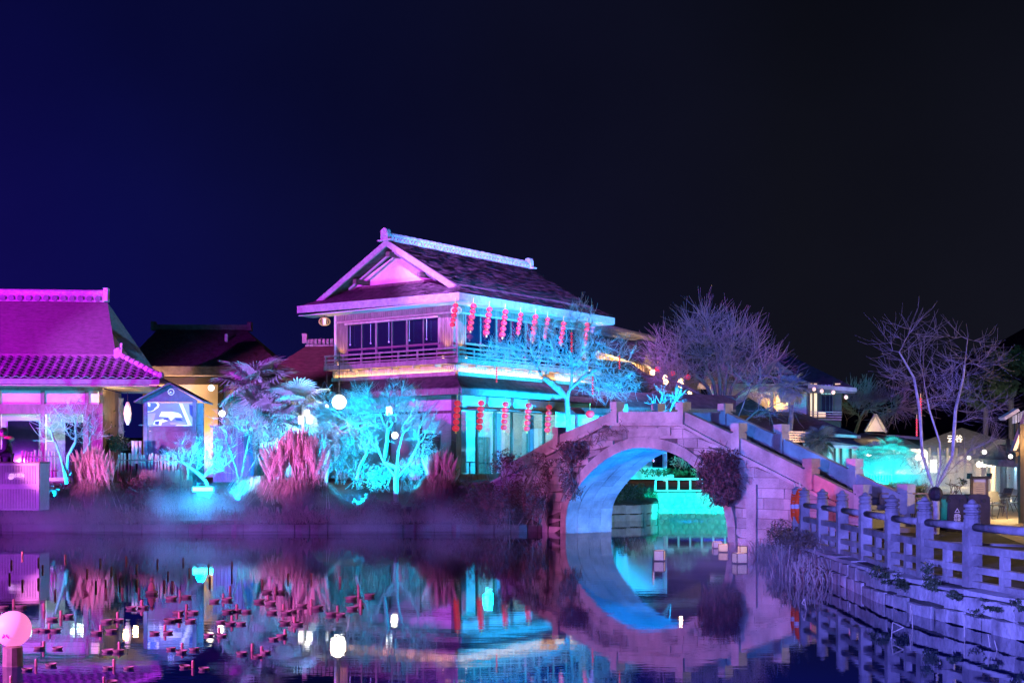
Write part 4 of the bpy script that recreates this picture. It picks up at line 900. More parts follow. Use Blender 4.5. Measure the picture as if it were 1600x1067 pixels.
for pts, m, d in (([(230,510),(480,510),(520,560),(500,620),(440,660),(380,700),(220,725)],'scr_white',.004),([(245,520),(440,520),(480,570),(460,600),(420,630),(400,670),(330,700),(240,700)],'scr_blue',.007),([(270,520),(330,540),(325,610),(280,590)],'scr_white',.010),([(240,560),(262,600),(250,660),(240,650)],'scr_white',.010),
    ([(225,740),(440,740),(380,960),(300,990),(220,990)],'scr_mid',.004),([(560,705),(760,705),(900,730),(960,760),(1000,830),(850,820),(760,900),(700,820),(510,810)],'scr_white',.004),([(380,980),(420,890),(600,860),(700,900),(560,940),(560,990)],'scr_white',.004),([(600,850),(700,840),(700,870),(610,880)],'scr_dark',.007),([(420,920),(520,900),(500,980),(430,970)],'scr_dark',.007),([(840,850),(960,850),(1010,900),(870,890)],'scr_dark',.006),([(720,930),(1060,930),(1090,960),(760,980)],'scr_mid',.006),([(840,1000),(900,975),(1130,980),(1140,1005)],'scr_white',.006),
    ([(930,540),(1000,540),(1190,990),(1120,1000)],'scr_white',.010),([(1010,545),(1130,545),(1135,740),(1210,850),(1225,990),(1200,990)],'scr_mid',.005),([(1140,560),(1222,580),(1222,830),(1160,770)],'scr_dark',.010)):
    scr([(X(x),Yp(y)) for x, y in pts], m, d)
# round emblem on the gable
c = kz.pt(kx(267.3), -.012, kz.uz(267,612.3)[1]); r_ = .115
ring = MB(); n = 24
for i in range(n):
    a, b = 2*PI*i/n, 2*PI*(i+1)/n; f = lambda rr, t: c+kz.u*(rr*math.cos(t))+V((0,0,rr*math.sin(t)))
    ring.quad(f(r_*.84,a), f(r_*.84,b), f(r_,b), f(r_,a))
ring.build('emblem_ring','scr_white',ki)
mb = MB(); d = -kz.w*.003; mb.quad(*[c+d+kz.u*(r_*x)+V((0,0,r_*z)) for x, z in ((-.62,-.45),(-.2,-.72),(.3,-.72),(.66,-.35),(.3,-.12),(-.1,.15),(-.5,-.1))]); mb.build('emblem_wave','scr_blue',ki)
mb = MB(); d = -kz.w*.006; mb.quad(*[c+d+kz.u*(r_*x)+V((0,0,r_*z)) for x, z in ((-.6,-.35),(-.1,.15),(.25,-.15),(-.05,-.2),(-.3,-.35))]); mb.build('emblem_wave','scr_white',ki)
# ------------------------------------------------------------------ picket fence along the garden
pf = thing('picket_fence', 'low bamboo picket fence behind the pampas grass on the left', 'fence', (-12,47.5,1.2))
pk = MB(); pk.tube([(0,0,0),(0,0,.92)], .042, 6); pkm = mesh_of(pk, 'picket', 'wood_light')
path = [(P(34,700,48.6).x,48.6),(P(92,700,48.6).x,48.6)], [(P(185,700,47.2).x,47.2),(P(285,700,47.2).x,47.2),(P(298,700,46.4).x,46.0)]
for pth, zt in ((path[0], P(60,704,48.6).z),(path[1], P(230,709,47.2).z)):
    for (x0,y0),(x1,y1) in zip(pth, pth[1:]):
        L_ = math.hypot(x1-x0,y1-y0); n = int(L_/.115)
        for i in range(n):
            f = i/n; inst(pkm, 'picket', pf, (x0+(x1-x0)*f, y0+(y1-y0)*f, zt-.92+random.uniform(-.05,.04)), (random.uniform(-.03,.03),random.uniform(-.05,.05),0), (1,1,1))
        for z in (zt-.22, zt-.72): MB().tube([(x0,y0-.05,z),(x1,y1-.05,z)], .025, 5).build('fence_rail','wood_mid',pf)
wf = thing('woven_screen', 'dark woven brushwood screen below the picket fence', 'fence', (-13,46.6,.9))
zt = P(230,733,46.4).z; x0, x1 = P(188,700,46.4).x, P(300,700,46.4).x; ws = MB()
for i in range(210):
    x = x0+(x1-x0)*i/210+random.uniform(-.02,.02); ws.tube([(x,46.4+random.uniform(-.04,.04),.75),(x+random.uniform(-.05,.05),46.4+random.uniform(-.04,.04),zt+random.uniform(-.12,.03))], .012, 3)
ws.build('brushwood','wood_mid',wf,kind='stuff')
# boards leaning by the kiosk, blue screen behind the trees
pl = thing('plank_stack', 'three short magenta-lit planks standing beside the kiosk', 'planks', P(213,700,47.8))
for i, px in enumerate((208,213,219)):
    q = P(px,705,47.8); MB().box((q.x,q.y,P(px,691,47.8).z-.35),(.1,.05,.8)).build('plank','wood_light',pl)
hb = thing('timber_shed', 'small blue-lit timber shed behind the bare trees beside the kiosk', 'shed', P(365,740,53))
a, b = P(333,670,53), P(408,670,53); zt = P(360,668,53).z
for i in range(13):
    x = a.x+(b.x-a.x)*i/13; MB().box((x+.07,53,(zt+GZ)/2),(.135,.06,zt-GZ)).build('board','kiosk',hb)
MB().box(((a.x+b.x)/2,53.6,zt+.04),(b.x-a.x+.2,1.4,.08)).build('roof','kiosk',hb)
lamp('shed_fill','SPOT',P(372,770,51.2)+V((0,0,.5)),P(370,700,53),(0,.22,1),900,size=.05,angle=120)  # added blue spot so the shed reads blue
# ------------------------------------------------------------------ thatched house far behind, on the left
T = Frame(P(345,600,76).x, 76, 2)
th = thing('thatched_house', 'dim thatched farmhouse with a yellow-lit wall behind the left garden', 'building', T.pt(-2,4,GZ))
pa, pb = T.uz(247,514,5), T.uz(384,507,5); rzz = pa[1]
e0, e1, e2, e3 = T.uz(190,572,-.8), T.uz(440,566,-.8), T.uz(172,560,9)[0], T.uz(440,560,9)[0]
def thatch_roof(e, r, eb, m, thk=.5):
    MB().slab(e, (0,0,-thk)).build('roof', m, th)
thatch_roof([T.pt(e0[0],-.8,e0[1]),T.pt(e1[0],-.8,e0[1]),T.pt(pb[0],5,rzz),T.pt(pa[0],5,rzz)],0,0,'roof_dark')
thatch_roof([T.pt(e0[0],10.8,e0[1]),T.pt(pa[0],5,rzz),T.pt(pb[0],5,rzz),T.pt(e1[0],10.8,e0[1])],0,0,'roof_dark')
thatch_roof([T.pt(e0[0],-.8,e0[1]),T.pt(pa[0],5,rzz),T.pt(e0[0],10.8,e0[1])],0,0,'roof_dark'); thatch_roof([T.pt(e1[0],-.8,e0[1]),T.pt(e1[0],10.8,e0[1]),T.pt(pb[0],5,rzz)],0,0,'roof_dark')
fr_ = MB()
for i in range(2600):
    f = random.random(); g = random.random(); a = T.pt(e0[0]+(e1[0]-e0[0])*f,-.8,e0[1]); b = T.pt(pa[0]+(pb[0]-pa[0])*f,5,rzz); q = a.lerp(b,g); d = (a-b).normalized(); L_ = random.uniform(.15,.4); s_ = T.u*.03
    fr_.quad(q-s_+V((0,0,.03)), q+s_+V((0,0,.03)), q+d*L_+V((0,-.02,.07)))
fr_.build('thatch_straw','roof_red',th,kind='stuff')
T.bar(pa[0]-.2,pb[0]+.2,4.8,5.2,rzz-.05,rzz+.25,'ridge_cap','roof_dark',th)
for u in (pa[0]-.25,pb[0]+.25): T.bar(u-.12,u+.12,4.7,5.3,rzz-.1,rzz+.42,'ridge_ornament','roof_dark',th)
w0, w1 = T.uz(225,600,.4)[0], T.uz(430,600,.4)[0]
T.bar(w0,w1,.4,.6,GZ,e0[1]-.3,'wall','plaster',th); T.bar(w0-.4,w1+.4,.2,.38,e0[1]-.95,e0[1]-.55,'beam','wood_black',th)
for px in (228,345): u = T.uz(px,600,.3)[0]; T.bar(u-.15,u+.15,.2,.38,GZ,e0[1]-.96,'post','wood_black',th)
lamp('farmhouse_light','SPOT',T.pt(-3.0,-1.6,2.0),T.pt(-2.9,.4,5.0),(1,.55,.14),1900,size=.1,angle=125); lamp('farmhouse_light','SPOT',T.pt(-.8,-1.6,2.0),T.pt(-.6,.4,5.0),(1,.55,.14),350,size=.1,angle=125)
lamp('farm_roof_fill','SPOT',T.pt(-3.2,-3,6.0),T.pt(-3.0,3.2,8.2),(1,.5,.25),1100,size=.05,angle=85)  # added lamp that lifts the dark farmhouse roof
q = P(353.5,530,79); MB().tube([(q.x,q.y,q.z-.3),(q.x,q.y,q.z+.3)], .1, 8).build('roof_vent','white',th)
# ------------------------------------------------------------------ buildings to the right, behind the bridge
Q = Frame(P(905,600,72).x, 72, 62)
b2 = thing('rear_hall', 'dark-roofed hall with yellow-lit soffit rising behind the teahouse on the right', 'building', P(1000,620,80))
r0, r1 = P(925,508,78), P(1022,530,90)
MB().slab([P(905,512,78), r1, P(1062,592,92), P(1004,566,82), P(925,540,74)], (0,0,-.2)).build('roof','roof_dark',b2)
MB().slab([P(905,512,78), P(905,520,92), P(1010,533,98), r1], (0,0,-.2)).build('roof','roof_dark',b2)
MB().tube([r0, r1], .24, 8).build('ridge_cap','ridge_tile',b2); MB().tube([r0-V((0,0,.36)), r1-V((0,0,.36))], .11, 8).build('ridge_base','ridge_tile',b2)
MB().slab([P(930,532,75), P(1003,567,83), P(973,566,84), P(930,545,78)], (0,0,-.06)).build('soffit','plaster',b2)
MB().slab([P(930,538,80), P(1008,566,86), P(1008,588,86), P(930,588,80)], (0,.15,0)).build('wall','wood_mid',b2)
MB().slab([P(1008,566,86), P(1095,596,96), P(1095,640,96), P(1008,610,86)], (0,.15,0)).build('wall','wood_mid',b2)
for i in range(8):
    a = P(976+i*4.2,568,83.5+i*.2); MB().tube([a, a-V((0,0,.85))], .05, 4).build('slat','wood_light',b2)
for i in range(16):
    f = i/16; a = P(1012+78*f,572+22*f,85.7+9.8*f); MB().tube([a, a-V((0,0,1.1))], .045, 4).build('slat','wood_light',b2)
for i in range(4): 
    f = i/4; a = P(1014+76*f,584+26*f,85.5+9.8*f); b = P(1014+76*(f+.25),584+26*(f+.25),85.5+9.8*(f+.25)); MB().tube([a,b], .05, 4).build('rail','wood_light',b2)
MB().slab([P(925,560,70), P(985,566,78), P(1075,632,82), P(925,632,66)], (0,0,-.15)).build('lower_roof','roof_red',b2)
MB().slab([P(925,632,66), P(1130,636,70), P(1130,650,69), P(925,655,65)], (0,.2,0)).build('eave_board','wood_light',b2)
MB().slab([P(925,611,67), P(1150,618,72), P(1150,640,70), P(925,634,65)], (0,0,-.12)).build('lower_roof','roof_red',b2)
lamp('soffit_light','SPOT',P(985,592,80),P(978,548,81),(1,.5,.1),3000,size=.05,angle=120)
for px, py, e in ((1019,582.5,1),(1039,590,1),(1040,597,0),(1063,595,1),(1064,602,0)):
    q = P(px,py,84); MB().ball(q, .17, 10, 6).build('balcony_lamp','lamp_warm',b2)
    if e: lamp('balcony_lamp_light','POINT',q+V((0,-.4,.1)),None,(1,.62,.3),220,size=.1)
MB().tube([P(1078,607,84),P(1078,622,84)], .12, 8).build('lamp_tube','lamp_warm',b2)
# white wall and glazing strip behind the bridge crest
sw = thing('garden_pavilion', 'cyan-lit white pavilion between the teahouse and the crest of the bridge', 'building', P(940,690,62))
MB().box((P(925,650,63).x, 63.5, 3.0),(3.4,.2,3.4)).build('wall','room_cyan',sw)
MB().slab([P(885,636,62), P(1010,640,62), P(1010,648,61.6), P(885,646,61.6)], (0,1.5,0)).build('roof','roof_red',sw)
for px in (903,940,962): q = P(px,670,63); MB().box((q.x,63.3,3.0),(.1,.1,3.2)).build('post','wood_mid',sw)
q = P(921,660,63.2); mb = MB()
# ---- big house on the right
E3 = Frame(P(1263,620,80).x, 80, -35)      # corner; right face runs to the near right
b3 = thing('corner_house', 'dark-roofed two-storey house with a lit bay window right of the big bare tree', 'building', P(1240,700,84))
def XP(px, py, Y): return P(px, py, Y)
tip = P(1337,606,76); rl_, rr_ = P(1150,545,90), P(1228,552,88); le = P(1090,600,84)
MB().slab([le, P(1262,606,77), rr_, rl_], (0,0,-.3)).build('roof','roof_dark',b3)
MB().slab([P(1262,606,77), tip, rr_], (0,0,-.3)).build('roof','roof_dark',b3)
MB().slab([tip, P(1300,600,96), rr_], (0,0,-.3)).build('roof','roof_dark',b3)
MB().slab([P(1180,583,81), P(1240,583,81), P(1212,562,82)], (0,.3,0)).build('gable_vent','fascia',b3)
MB().slab([P(1110,600,81), P(1262,600,78), P(1262,606,78), P(1110,607,81)], (0,-.2,0)).build('eave_board','fascia',b3)
MB().slab([P(1262,600,77), P(1338,606,75.8), P(1338,612,75.8), P(1262,606,77)], (0,-.1,0)).build('eave_board','fascia',b3)
MB().slab([P(1262,604,77.5), P(1337,610,76), P(1312,606,82)], (0,0,-.05)).build('soffit','plaster',b3)
MB().slab([P(1110,604,81.5), P(1264,604,78.5), P(1264,668,78.5), P(1110,668,81.5)], (0,.2,0)).build('wall','plaster',b3)
for px in (1210,1262): MB().slab([P(px-2,604,78.2+(1262-px)*.02), P(px+2,604,78.2+(1262-px)*.02), P(px+2,664,78.2+(1262-px)*.02), P(px-2,664,78.2+(1262-px)*.02)], (0,-.12,0)).build('post','wood_mid',b3)
# bay: lit column screens, dark opening, rail
MB().slab([P(1265,596,77.6), P(1314,603,77), P(1314,668,77), P(1265,668,77.6)], (0,.1,0)).build('bay_back','wood_black',b3)
for px in (1268,1274,1307,1312): MB().slab([P(px-2.2,599,77.3), P(px+2.2,599,77.3), P(px+2.2,652,77.3), P(px-2.2,652,77.3)], (0,-.05,0)).build('paper_screen','lit_wall',b3)
for px in (1265,1271,1279,1303,1315): MB().box((P(px,625,77).x,77.1,P(px,625,77).z),(.07,.1,2.05)).build('bay_post','wood_black',b3)
for i in range(4): px = 1283+i*5.5; MB().slab([P(px,601,77.2), P(px+4.2,601.6,77.2), P(px+4.2,616,77.2), P(px,616,77.2)], (0,-.04,0)).build('transom','room_cyan',b3)
for i in range(3): px = 1284+i*6.5; MB().slab([P(px,618,77.2), P(px+5.3,618,77.2), P(px+5.3,648,77.2), P(px,648,77.2)], (0,-.03,0)).build('window','pane',b3)
for z in (642.5,646,650,654): MB().slab([P(1266,z,76.6), P(1315,z+1,76.4), P(1315,z+2.2,76.4), P(1266,z+1.2,76.6)], (0,-.05,0)).build('rail','fascia',b3)
MB().slab([P(1279,643,76.7), P(1290,643,76.7), P(1290,652,76.7), P(1279,652,76.7)], (0,.05,0)).build('bay_bench','lit_wall',b3)
for px, py in ((1272,608),(1284,611),(1302,613),(1322,620.5)): q = P(px,py,76.2); MB().ball(q, .11, 8, 6, 1.1).build('hanging_lamp','lamp_dim',b3)
lamp('wall_uplight','SPOT',P(1256,652,77.2),P(1250,628,78.6),(1,.56,.10),1000,size=.03,angle=130)
lamp('wall_uplight','SPOT',P(1214,636,78.6),P(1216,618,79.6),(1,.56,.10),200,size=.03,angle=110)
# lower dark roofs
MB().slab([P(1105,672,70), P(1345,680,68), P(1240,640,80), P(1110,640,82)], (0,0,-.15)).build('lower_roof','roof_dark',b3)
MB().slab([P(1225,672,67), P(1338,680,66), P(1338,684,66), P(1225,679,67)], (0,-.1,0)).build('eave_board','fascia',b3)
MB().slab([P(1154,636,78), P(1193,636,78), P(1193,647,78), P(1154,647,78)], (0,.05,0)).build('lit_strip_window','lit_wall',b3)
for px in (1154,1173,1193): MB().box((P(px,641,77.8).x,77.8,P(px,641,77.8).z),(.06,.08,.45)).build('mullion','wood_black',b3)
MB().slab([P(1130,648,76), P(1215,650,74), P(1170,621,77.6)], (0,.2,0)).build('dormer_roof','roof_dark',b3)
tr = thing('trellis', 'warm-lit timber trellis hanging behind the bridge stair', 'trellis', P(1235,690,62))
for i in range(10): a = P(1216+i*4.2,673,62); b = P(1219+i*4.2,690,62); MB().tube([a,b], .035, 4).build('slat','wood_light',tr)
for i in range(5): a = P(1216,673+i*4,61.9); b = P(1258,675+i*3.6,61.9); MB().tube([a,b], .035, 4).build('slat','wood_light',tr)
lamp('trellis_light','SPOT',P(1236,702,60.5),P(1236,680,62),(1,.62,.25),500,size=.05,angle=110)
# ---- low pavilions around the turquoise garden
p1 = thing('low_pavilion', 'low pavilion with sloping dark roof and cyan eave behind the bridge stair', 'building', P(1300,720,66))
MB().slab([P(1255,683,66), P(1350,697,64), P(1318,678,72), P(1255,671,72)], (0,0,-.12)).build('roof','roof_dark',p1)
MB().slab([P(1255,693,66), P(1350,697,64), P(1350,701,64), P(1255,699,66)], (0,-.08,0)).build('eave_board','fascia',p1)
MB().slab([P(1255,699,67), P(1352,700,66.2), P(1352,730,66.2), P(1255,730,67)], (0,.2,0)).build('wall','room_cyan',p1)
for px in (1305,1315,1330,1342): MB().box((P(px,710,65.5).x,65.6,P(px,712,65.5).z),(.09,.09,1.0)).build('post','wood_black',p1)
p2 = thing('long_pavilion', 'long low pavilion with steep little gable and globe lamps behind the turquoise garden', 'building', P(1390,715,82))
MB().slab([P(1322,697,80), P(1444,701,78), P(1412,684,86), P(1345,676,88)], (0,0,-.15)).build('roof','roof_grey',p2)
MB().slab([P(1350,676,88), P(1440,683,86), P(1440,687,86), P(1350,681,88)], (0,-.2,0)).build('ridge_cap','fascia',p2)
MB().slab([P(1322,699,80), P(1446,703,78), P(1446,706,78), P(1322,703,80)], (0,-.1,0)).build('eave_board','fascia',p2)
MB().slab([P(1322,703,80.6), P(1450,705,79), P(1450,740,79), P(1322,740,80.6)], (0,.2,0)).build('wall','plaster',p2)
MB().slab([P(1354,674,84), P(1383,674,84), P(1368,650,84)], (0,.4,0)).build('gable_wall','plaster',p2)
for a, b in ((P(1352,674,83.6),P(1368,647,83.6)),(P(1385,675,83.6),P(1368,647,83.6))): MB().tube([a,b], .1, 5).build('barge_board','fascia',p2)
lamp('gable_light','POINT',P(1368,668,82.9),None,(1,.70,.3),60,size=.05)
for i in range(7): px = 1330+i*17; MB().box((P(px,715,79.5).x,79.4,P(px,718,79.5).z),(.1,.1,1.3)).build('post','wood_black',p2)
def globe(px, py, Y, r_, label, m='lamp_white', pw=0, drop=.35, name='globe_lamp', col=(1,.85,.65)):
    q = P(px,py,Y); t = thing(name, label, 'lamp', (q.x,q.y,q.z-r_))
    MB().ball(q, r_, 16, 10).build('globe', m, t, smooth=True); MB().tube([q+V((0,0,r_*.95)), q+V((0,0,r_+drop))], .015, 4).build('cord','metal_dark',t)
    if pw: lamp('lamp_light','POINT',q-V((0,r_+.15,0)),None,col,pw,size=r_)
    return t
globe(1357,706,76,.24,'round white globe lamp under the low pavilion, leftmost over the turquoise garden','lamp_hot',120)
globe(1413,710,76,.15,'round globe lamp hanging left of the right-hand bare tree','lamp_hot',60)
globe(1434,715,78,.17,'blurred warm globe lamp behind the trunk of the right-hand bare tree','lamp_hot',60)
globe(1406,713,80,.15,'small warm globe lamp just left of the brighter globe beside the bare tree','lamp_warm')
MB().slab([P(1455,718,76), P(1464,718,76), P(1464,738,76), P(1455,738,76)], (0,.1,0)).build('lightbox','lamp_white',label='upright white lightbox glowing between the stems of the right-hand tree',cat='lightbox',loc=P(1459,738,76))
wr = thing('small_white_railing', 'short white railing in the turquoise garden right of the stair', 'railing', P(1372,755,58))
a, b = P(1352,741,58), P(1393,741,58); a2, b2_ = P(1352,755,58), P(1393,755,58)
for p_, q_ in ((a,b),(a2,b2_)): MB().box(((p_.x+q_.x)/2,58,p_.z),(q_.x-p_.x,.08,.07)).build('rail','white',wr)
for i in range(10): x = a.x+(b.x-a.x)*i/9; MB().box((x,58,(a.z+a2.z)/2),(.06,.06,a.z-a2.z)).build('post','white',wr)
# turquoise garden mound under the railing
MB().slab([P(1255,741,60), P(1440,741,60), P(1440,765,56), P(1255,775,54)], (0,1,-.4)).build('garden_mound','lawn',kind='structure')
# ---- grey market hall and arcade at far right
mh = thing('market_hall', 'dim grey gabled hall with pale lettering behind the right-hand bare tree', 'building', P(1500,720,108))
MB().slab([P(1430,712,108), P(1580,712,106), P(1580,692,112), P(1503,668,116), P(1440,690,112)], (0,0,-.3)).build('roof','roof_grey',mh)
MB().slab([P(1435,712,109), P(1585,712,107), P(1585,762,107), P(1435,762,109)], (0,.3,0)).build('wall','wood_mid',mh)
for i in range(9): px = 1452+i*14; MB().box((P(px,740,106).x,106,2.0),(.18,.18,3.2)).build('post','wood_black',mh)
lamp('hall_roof_fill','SPOT',(27,72,12),P(1500,692,110),(1,.88,.75),60000,angle=24); lamp('hall_front_light','POINT',P(1490,728,103),None,(1,.75,.45),3500,size=.3); lamp('pavilion_light','POINT',P(1440,722,77),None,(1,.8,.55),900,size=.2)  # the hall roof spot is added to brighten the roof, source unknown
text('云谷', .62, P(1492,686,107), (PI/2.3,0,0), 'print', mh)
ar = thing('shop_arcade', 'thatched-roof shop arcade with brown columns receding along the right edge', 'building', P(1575,760,55))
for i, (px, Y) in enumerate(((1537,84),(1545,74),(1552,66),(1560,59),(1568,53))):
    x = P(px,740,Y).x; zt = P(px,716,Y).z
    MB().lathe([(.2,0),(.2,.14),(.13,.16),(.12,zt-.5)], (x,Y,.5), 10).build('column','wood_light' if i < 4 else 'wood_black',ar)
for (pa_, Ya), (pb_, Yb) in (((1518,86),(1600,50)),):
    MB().slab([P(1512,716,84), P(1560,718,50), P(1660,722,46), P(1640,690,60), P(1560,686,76)], (0,0,-.25)).build('roof','roof_dark',ar)
st = MB()
for i in range(500):
    f, g = random.random(), random.random(); q = P(1512,716,84).lerp(P(1560,718,50), f).lerp(P(1640,690,60), g*.8); st.quad(q, q+V((.1,0,.02)), q+V((-.1,-.35,-.16)))
st.build('thatch_straw','thatch',ar,kind='stuff')
MB().slab([P(1572,722,58), P(1592,722,50), P(1592,765,50), P(1572,761,58)], (.2,0,0)).build('shop_window','room_cyan',ar)
MB().slab([P(1594,722,48), P(1640,722,40), P(1640,775,40), P(1594,770,48)], (.2,0,0)).build('shop_wall','lit_wall',ar)
for px, Y in ((1590,50),(1572,58)): MB().box((P(px,740,Y).x,Y-.2,1.9),(.14,.14,2.8)).build('door_post','wood_black',ar)
lamp('shop_light','POINT',P(1578,722,52),None,(.35,.8,1),120,size=.1); lamp('shop_light_warm','POINT',P(1600,728,40),None,(1,.7,.35),500,size=.2); lamp('arcade_light','POINT',P(1540,728,64),None,(1,.72,.4),3000,size=.3)
for i, (px, py, Y) in enumerate(((1530,725.5,66),(1538,725,63),(1546,724.5,60),(1554.5,724,57))):
    globe(px,py,Y,.15-.008*i,'warm round lantern under the arcade eave, %s from the left in the row'%ORD[i],'lamp_hot',50 if i==1 else 0)
globe(1538,706,60,.10,'small bright lamp on top of the arcade roof','lamp_hot'); globe(1514,715,70,.10,'lone bright lamp at the left tip of the arcade roof','lamp_hot'); globe(1579,713,48,.075,'small bluish lamp under the arcade beam near the right edge','lamp_hot')
sh = thing('corner_shop', 'steep-gabled shop front with orange lit gable at the right edge', 'building', P(1600,760,38))
MB().slab([P(1583,704,38), P(1588,704,38), P(1612,640,38), P(1606,640,38)], (0,.25,0)).build('barge_board','fascia',sh)
MB().slab([P(1592,700,38.5), P(1660,700,38.5), P(1660,600,38.5), P(1614,640,38.5)], (0,.2,0)).build('gable_wall','wood_mid',sh)
MB().slab([P(1592,702,38.4), P(1600,678,38.2), P(1602,678,38.2), P(1595,702,38.4)], (0,-.1,0)).build('light_strip','strip',sh)
MB().slab([P(1587,712,38), P(1660,712,38), P(1660,706,38), P(1587,706,38)], (0,.2,0)).build('beam','wood_black',sh)
MB().box((P(1597,735,38).x,38,1.9),(.16,.16,2.8)).build('corner_post','wood_black',sh)
lamp('gable_strip_light','POINT',P(1604,690,37.4),None,(1,.5,.15),160,size=.1)
lc = thing('roof_lattice', 'pale slanted roof board with blue lattice box beneath, at the upper right edge', 'roof', P(1585,665,45))
MB().slab([P(1568,652,45), P(1591,638,45), P(1594,642,45), P(1571,656,45)], (0,.5,0)).build('roof_board','plaster',lc)
for i in range(5): MB().slab([P(1583+i*4,650-i*2,45.2), P(1585+i*4,649-i*2,45.2), P(1585+i*4,661-i,45.2), P(1583+i*4,662-i,45.2)], (0,.1,0)).build('slat','room_cyan',lc)
MB().box((P(1588,690,45.3).x,45.3,P(1588,682,45.3).z),(.1,.1,1.8)).build('post','wood_black',lc)
# ------------------------------------------------------------------ courtyard objects
bd = thing('notice_board', 'cream notice board under a little dark roof behind the bins', 'sign', G(1529,822,.5))
Yb = 36.5; q0, q1 = P(1518,775,Yb), P(1543,740,Yb)
MB().box(((q0.x+q1.x)/2,Yb,P(0,762,Yb).z-.12),(.40,.04,.72)).build('panel','board',bd)
for x in (q0.x+.0,q1.x-.02): MB().box((x,Yb,1.15),(.07,.07,1.4)).build('post','wood',bd)
mb = MB(); xc = (q0.x+q1.x)/2; mb.slab([(xc-.29,Yb-.12,P(0,748,Yb).z),(xc+.29,Yb-.12,P(0,748,Yb).z),(xc+.29,Yb-.12,P(0,744,Yb).z),(xc-.29,Yb-.12,P(0,744,Yb).z)],(0,.3,0))
for s in (-1,1): mb.box((xc+s*.27,Yb,P(0,742,Yb).z),(.05,.3,.1))
mb.build('roof','wood_black',bd); MB().box((xc,Yb-.03,P(0,751,Yb).z),(.30,.02,.07)).build('header_label','white',bd)
for i in range(6): MB().box((xc,Yb-.024,P(0,757,Yb).z-i*.06),(.2 if i else .1,.004,.010)).build('text_line','board' if i%2 and False else 'wood_mid',bd)
def bin_(px0, px1, label, prt):
    Y = 33.2; a, b = P(px0,0,Y).x, P(px1,0,Y).x; t = thing('waste_bin', label, 'bin', ((a+b)/2,Y,.5)); zt = P(0,772,Y).z; w = b-a
    mb = MB(); r_ = .10; pts = [(a,.52),(b,.52),(b,zt-r_),(b-r_*.3,zt-r_*.3),(b-r_,zt),(a+r_,zt),(a+r_*.3,zt-r_*.3),(a,zt-r_)]
    mb.slab([(x,Y-.28,z) for x, z in pts], (0,.56,0)).build('body','bin',t)
    for s in (-.16,.16):
        mb = MB(); mb.tube([((a+b)/2+s*1.0-.05,Y-.30,zt-.15),((a+b)/2+s-.05,Y-.27,zt-.15)], .055, 10).build('opening','ink',t)
    MB().box(((a+b)/2,Y-.285,(zt+.5)/2-.02),(w*.86,.012,.78)).build('door','bin',t)
    if prt:
        xc = (a+b)/2; zc = P(0,797.5,Y).z; tri = MB(); R0, R1 = .075, .052
        for i in range(3):
            a0, a1 = PI/2+i*2*PI/3, PI/2+(i+1)*2*PI/3; f = lambda r_, t_: (xc+r_*math.cos(t_), Y-.297, zc+r_*math.sin(t_))
            tri.quad(f(R0,a0),f(R0,a1),f(R1,a1),f(R1,a0))
        tri.build('triangle_mark','print',t); MB().box((xc,Y-.296,zc-.075),(.1,.004,.012)).build('underline','print',t)
        text('其他\n垃圾', .085, (xc,Y-.297,zc-.17), (PI/2,0,0), 'print', t)
    return t
bin_(1474,1505,'brown waste bin with a white triangle mark and lettering beside the bare tree',True)
bin_(1507,1541,'plain brown waste bin standing right of the one with the triangle mark',False)
tb_ = thing('cafe_table', 'small dark table half hidden between the bins and the wire chairs', 'table', G(1550,805,.5))
g = G(1546,806,.5)
MB().lathe([(.30,.70),(.30,.73)], g, 14).build('tabletop','metal_dark',tb_); MB().tube([g, g+V((0,0,.7))], .03, 6).build('leg','metal_dark',tb_); MB().lathe([(.2,0),(.2,.03)], g, 10).build('base','metal_dark',tb_)
def cafe_chair(g, rz, label):
    t = thing('cafe_chair', label, 'chair', g, 'metal cafe chairs in the courtyard'); E = Matrix.Rotation(rz,3,'Z'); p = lambda x,y,z: V(g)+E@V((x,y,z))
    for s in (-1,1):
        MB().tube([p(-.24,.24*s,0),p(-.20,.24*s,.64),p(-.02,.24*s,.67),p(.22,.24*s,.66)], .014, 5).build('arm','metal_dark',t)
        MB().tube([p(.30,.22*s,0),p(.10,.22*s,.44),p(.28,.21*s,.84)], .014, 5).build('leg','metal_dark',t)
        MB().tube([p(-.16,.2*s,.42),p(-.24,.24*s,.05)], .012, 5).build('leg','metal_dark',t)
    MB().slab([p(-.22,-.22,.42),p(-.22,.22,.42),p(.18,.21,.44),p(.18,-.21,.44)],(0,0,.02)).build('seat','metal_dark',t)
    MB().slab([p(.17,-.20,.52),p(.17,.20,.52),p(.29,.21,.85),p(.29,-.21,.85)],(.015,0,.0)).build('backrest','metal_dark',t)
    return t
cafe_chair(G(1582,807,.5), R(-5), 'metal cafe chair standing alone at the right, open armrests')
cafe_chair(G(1556,811,.5), R(100), 'metal cafe chair closest to the waste bins')
cafe_chair(G(1566,800,.5), R(20), 'metal cafe chair turned away, middle of the three')
pn = thing('flower_pot', 'tall dark planter with red flowers at the right edge', 'planter', G(1594,790,.5))
g = G(1594,790,.5); MB().lathe([(.3,0),(.36,.9),(.32,.92)], g, 10).build('pot','wood_black',pn); leaves('flowers','flower',[((g.x,g.y,g.z+1.15),(.42,.4,.3))],420,.13,pn)
bk = thing('plant_tub', 'dark round tub with a small plant below the arcade window', 'planter', G(1574,768,.5)); g = G(1574,768,.5)
MB().lathe([(.35,0),(.45,.7)], g, 10).build('tub','wood_black',bk); leaves('leaves','leaf',[((g.x,g.y,g.z+1.1),(.4,.4,.45))],250,.16,bk)
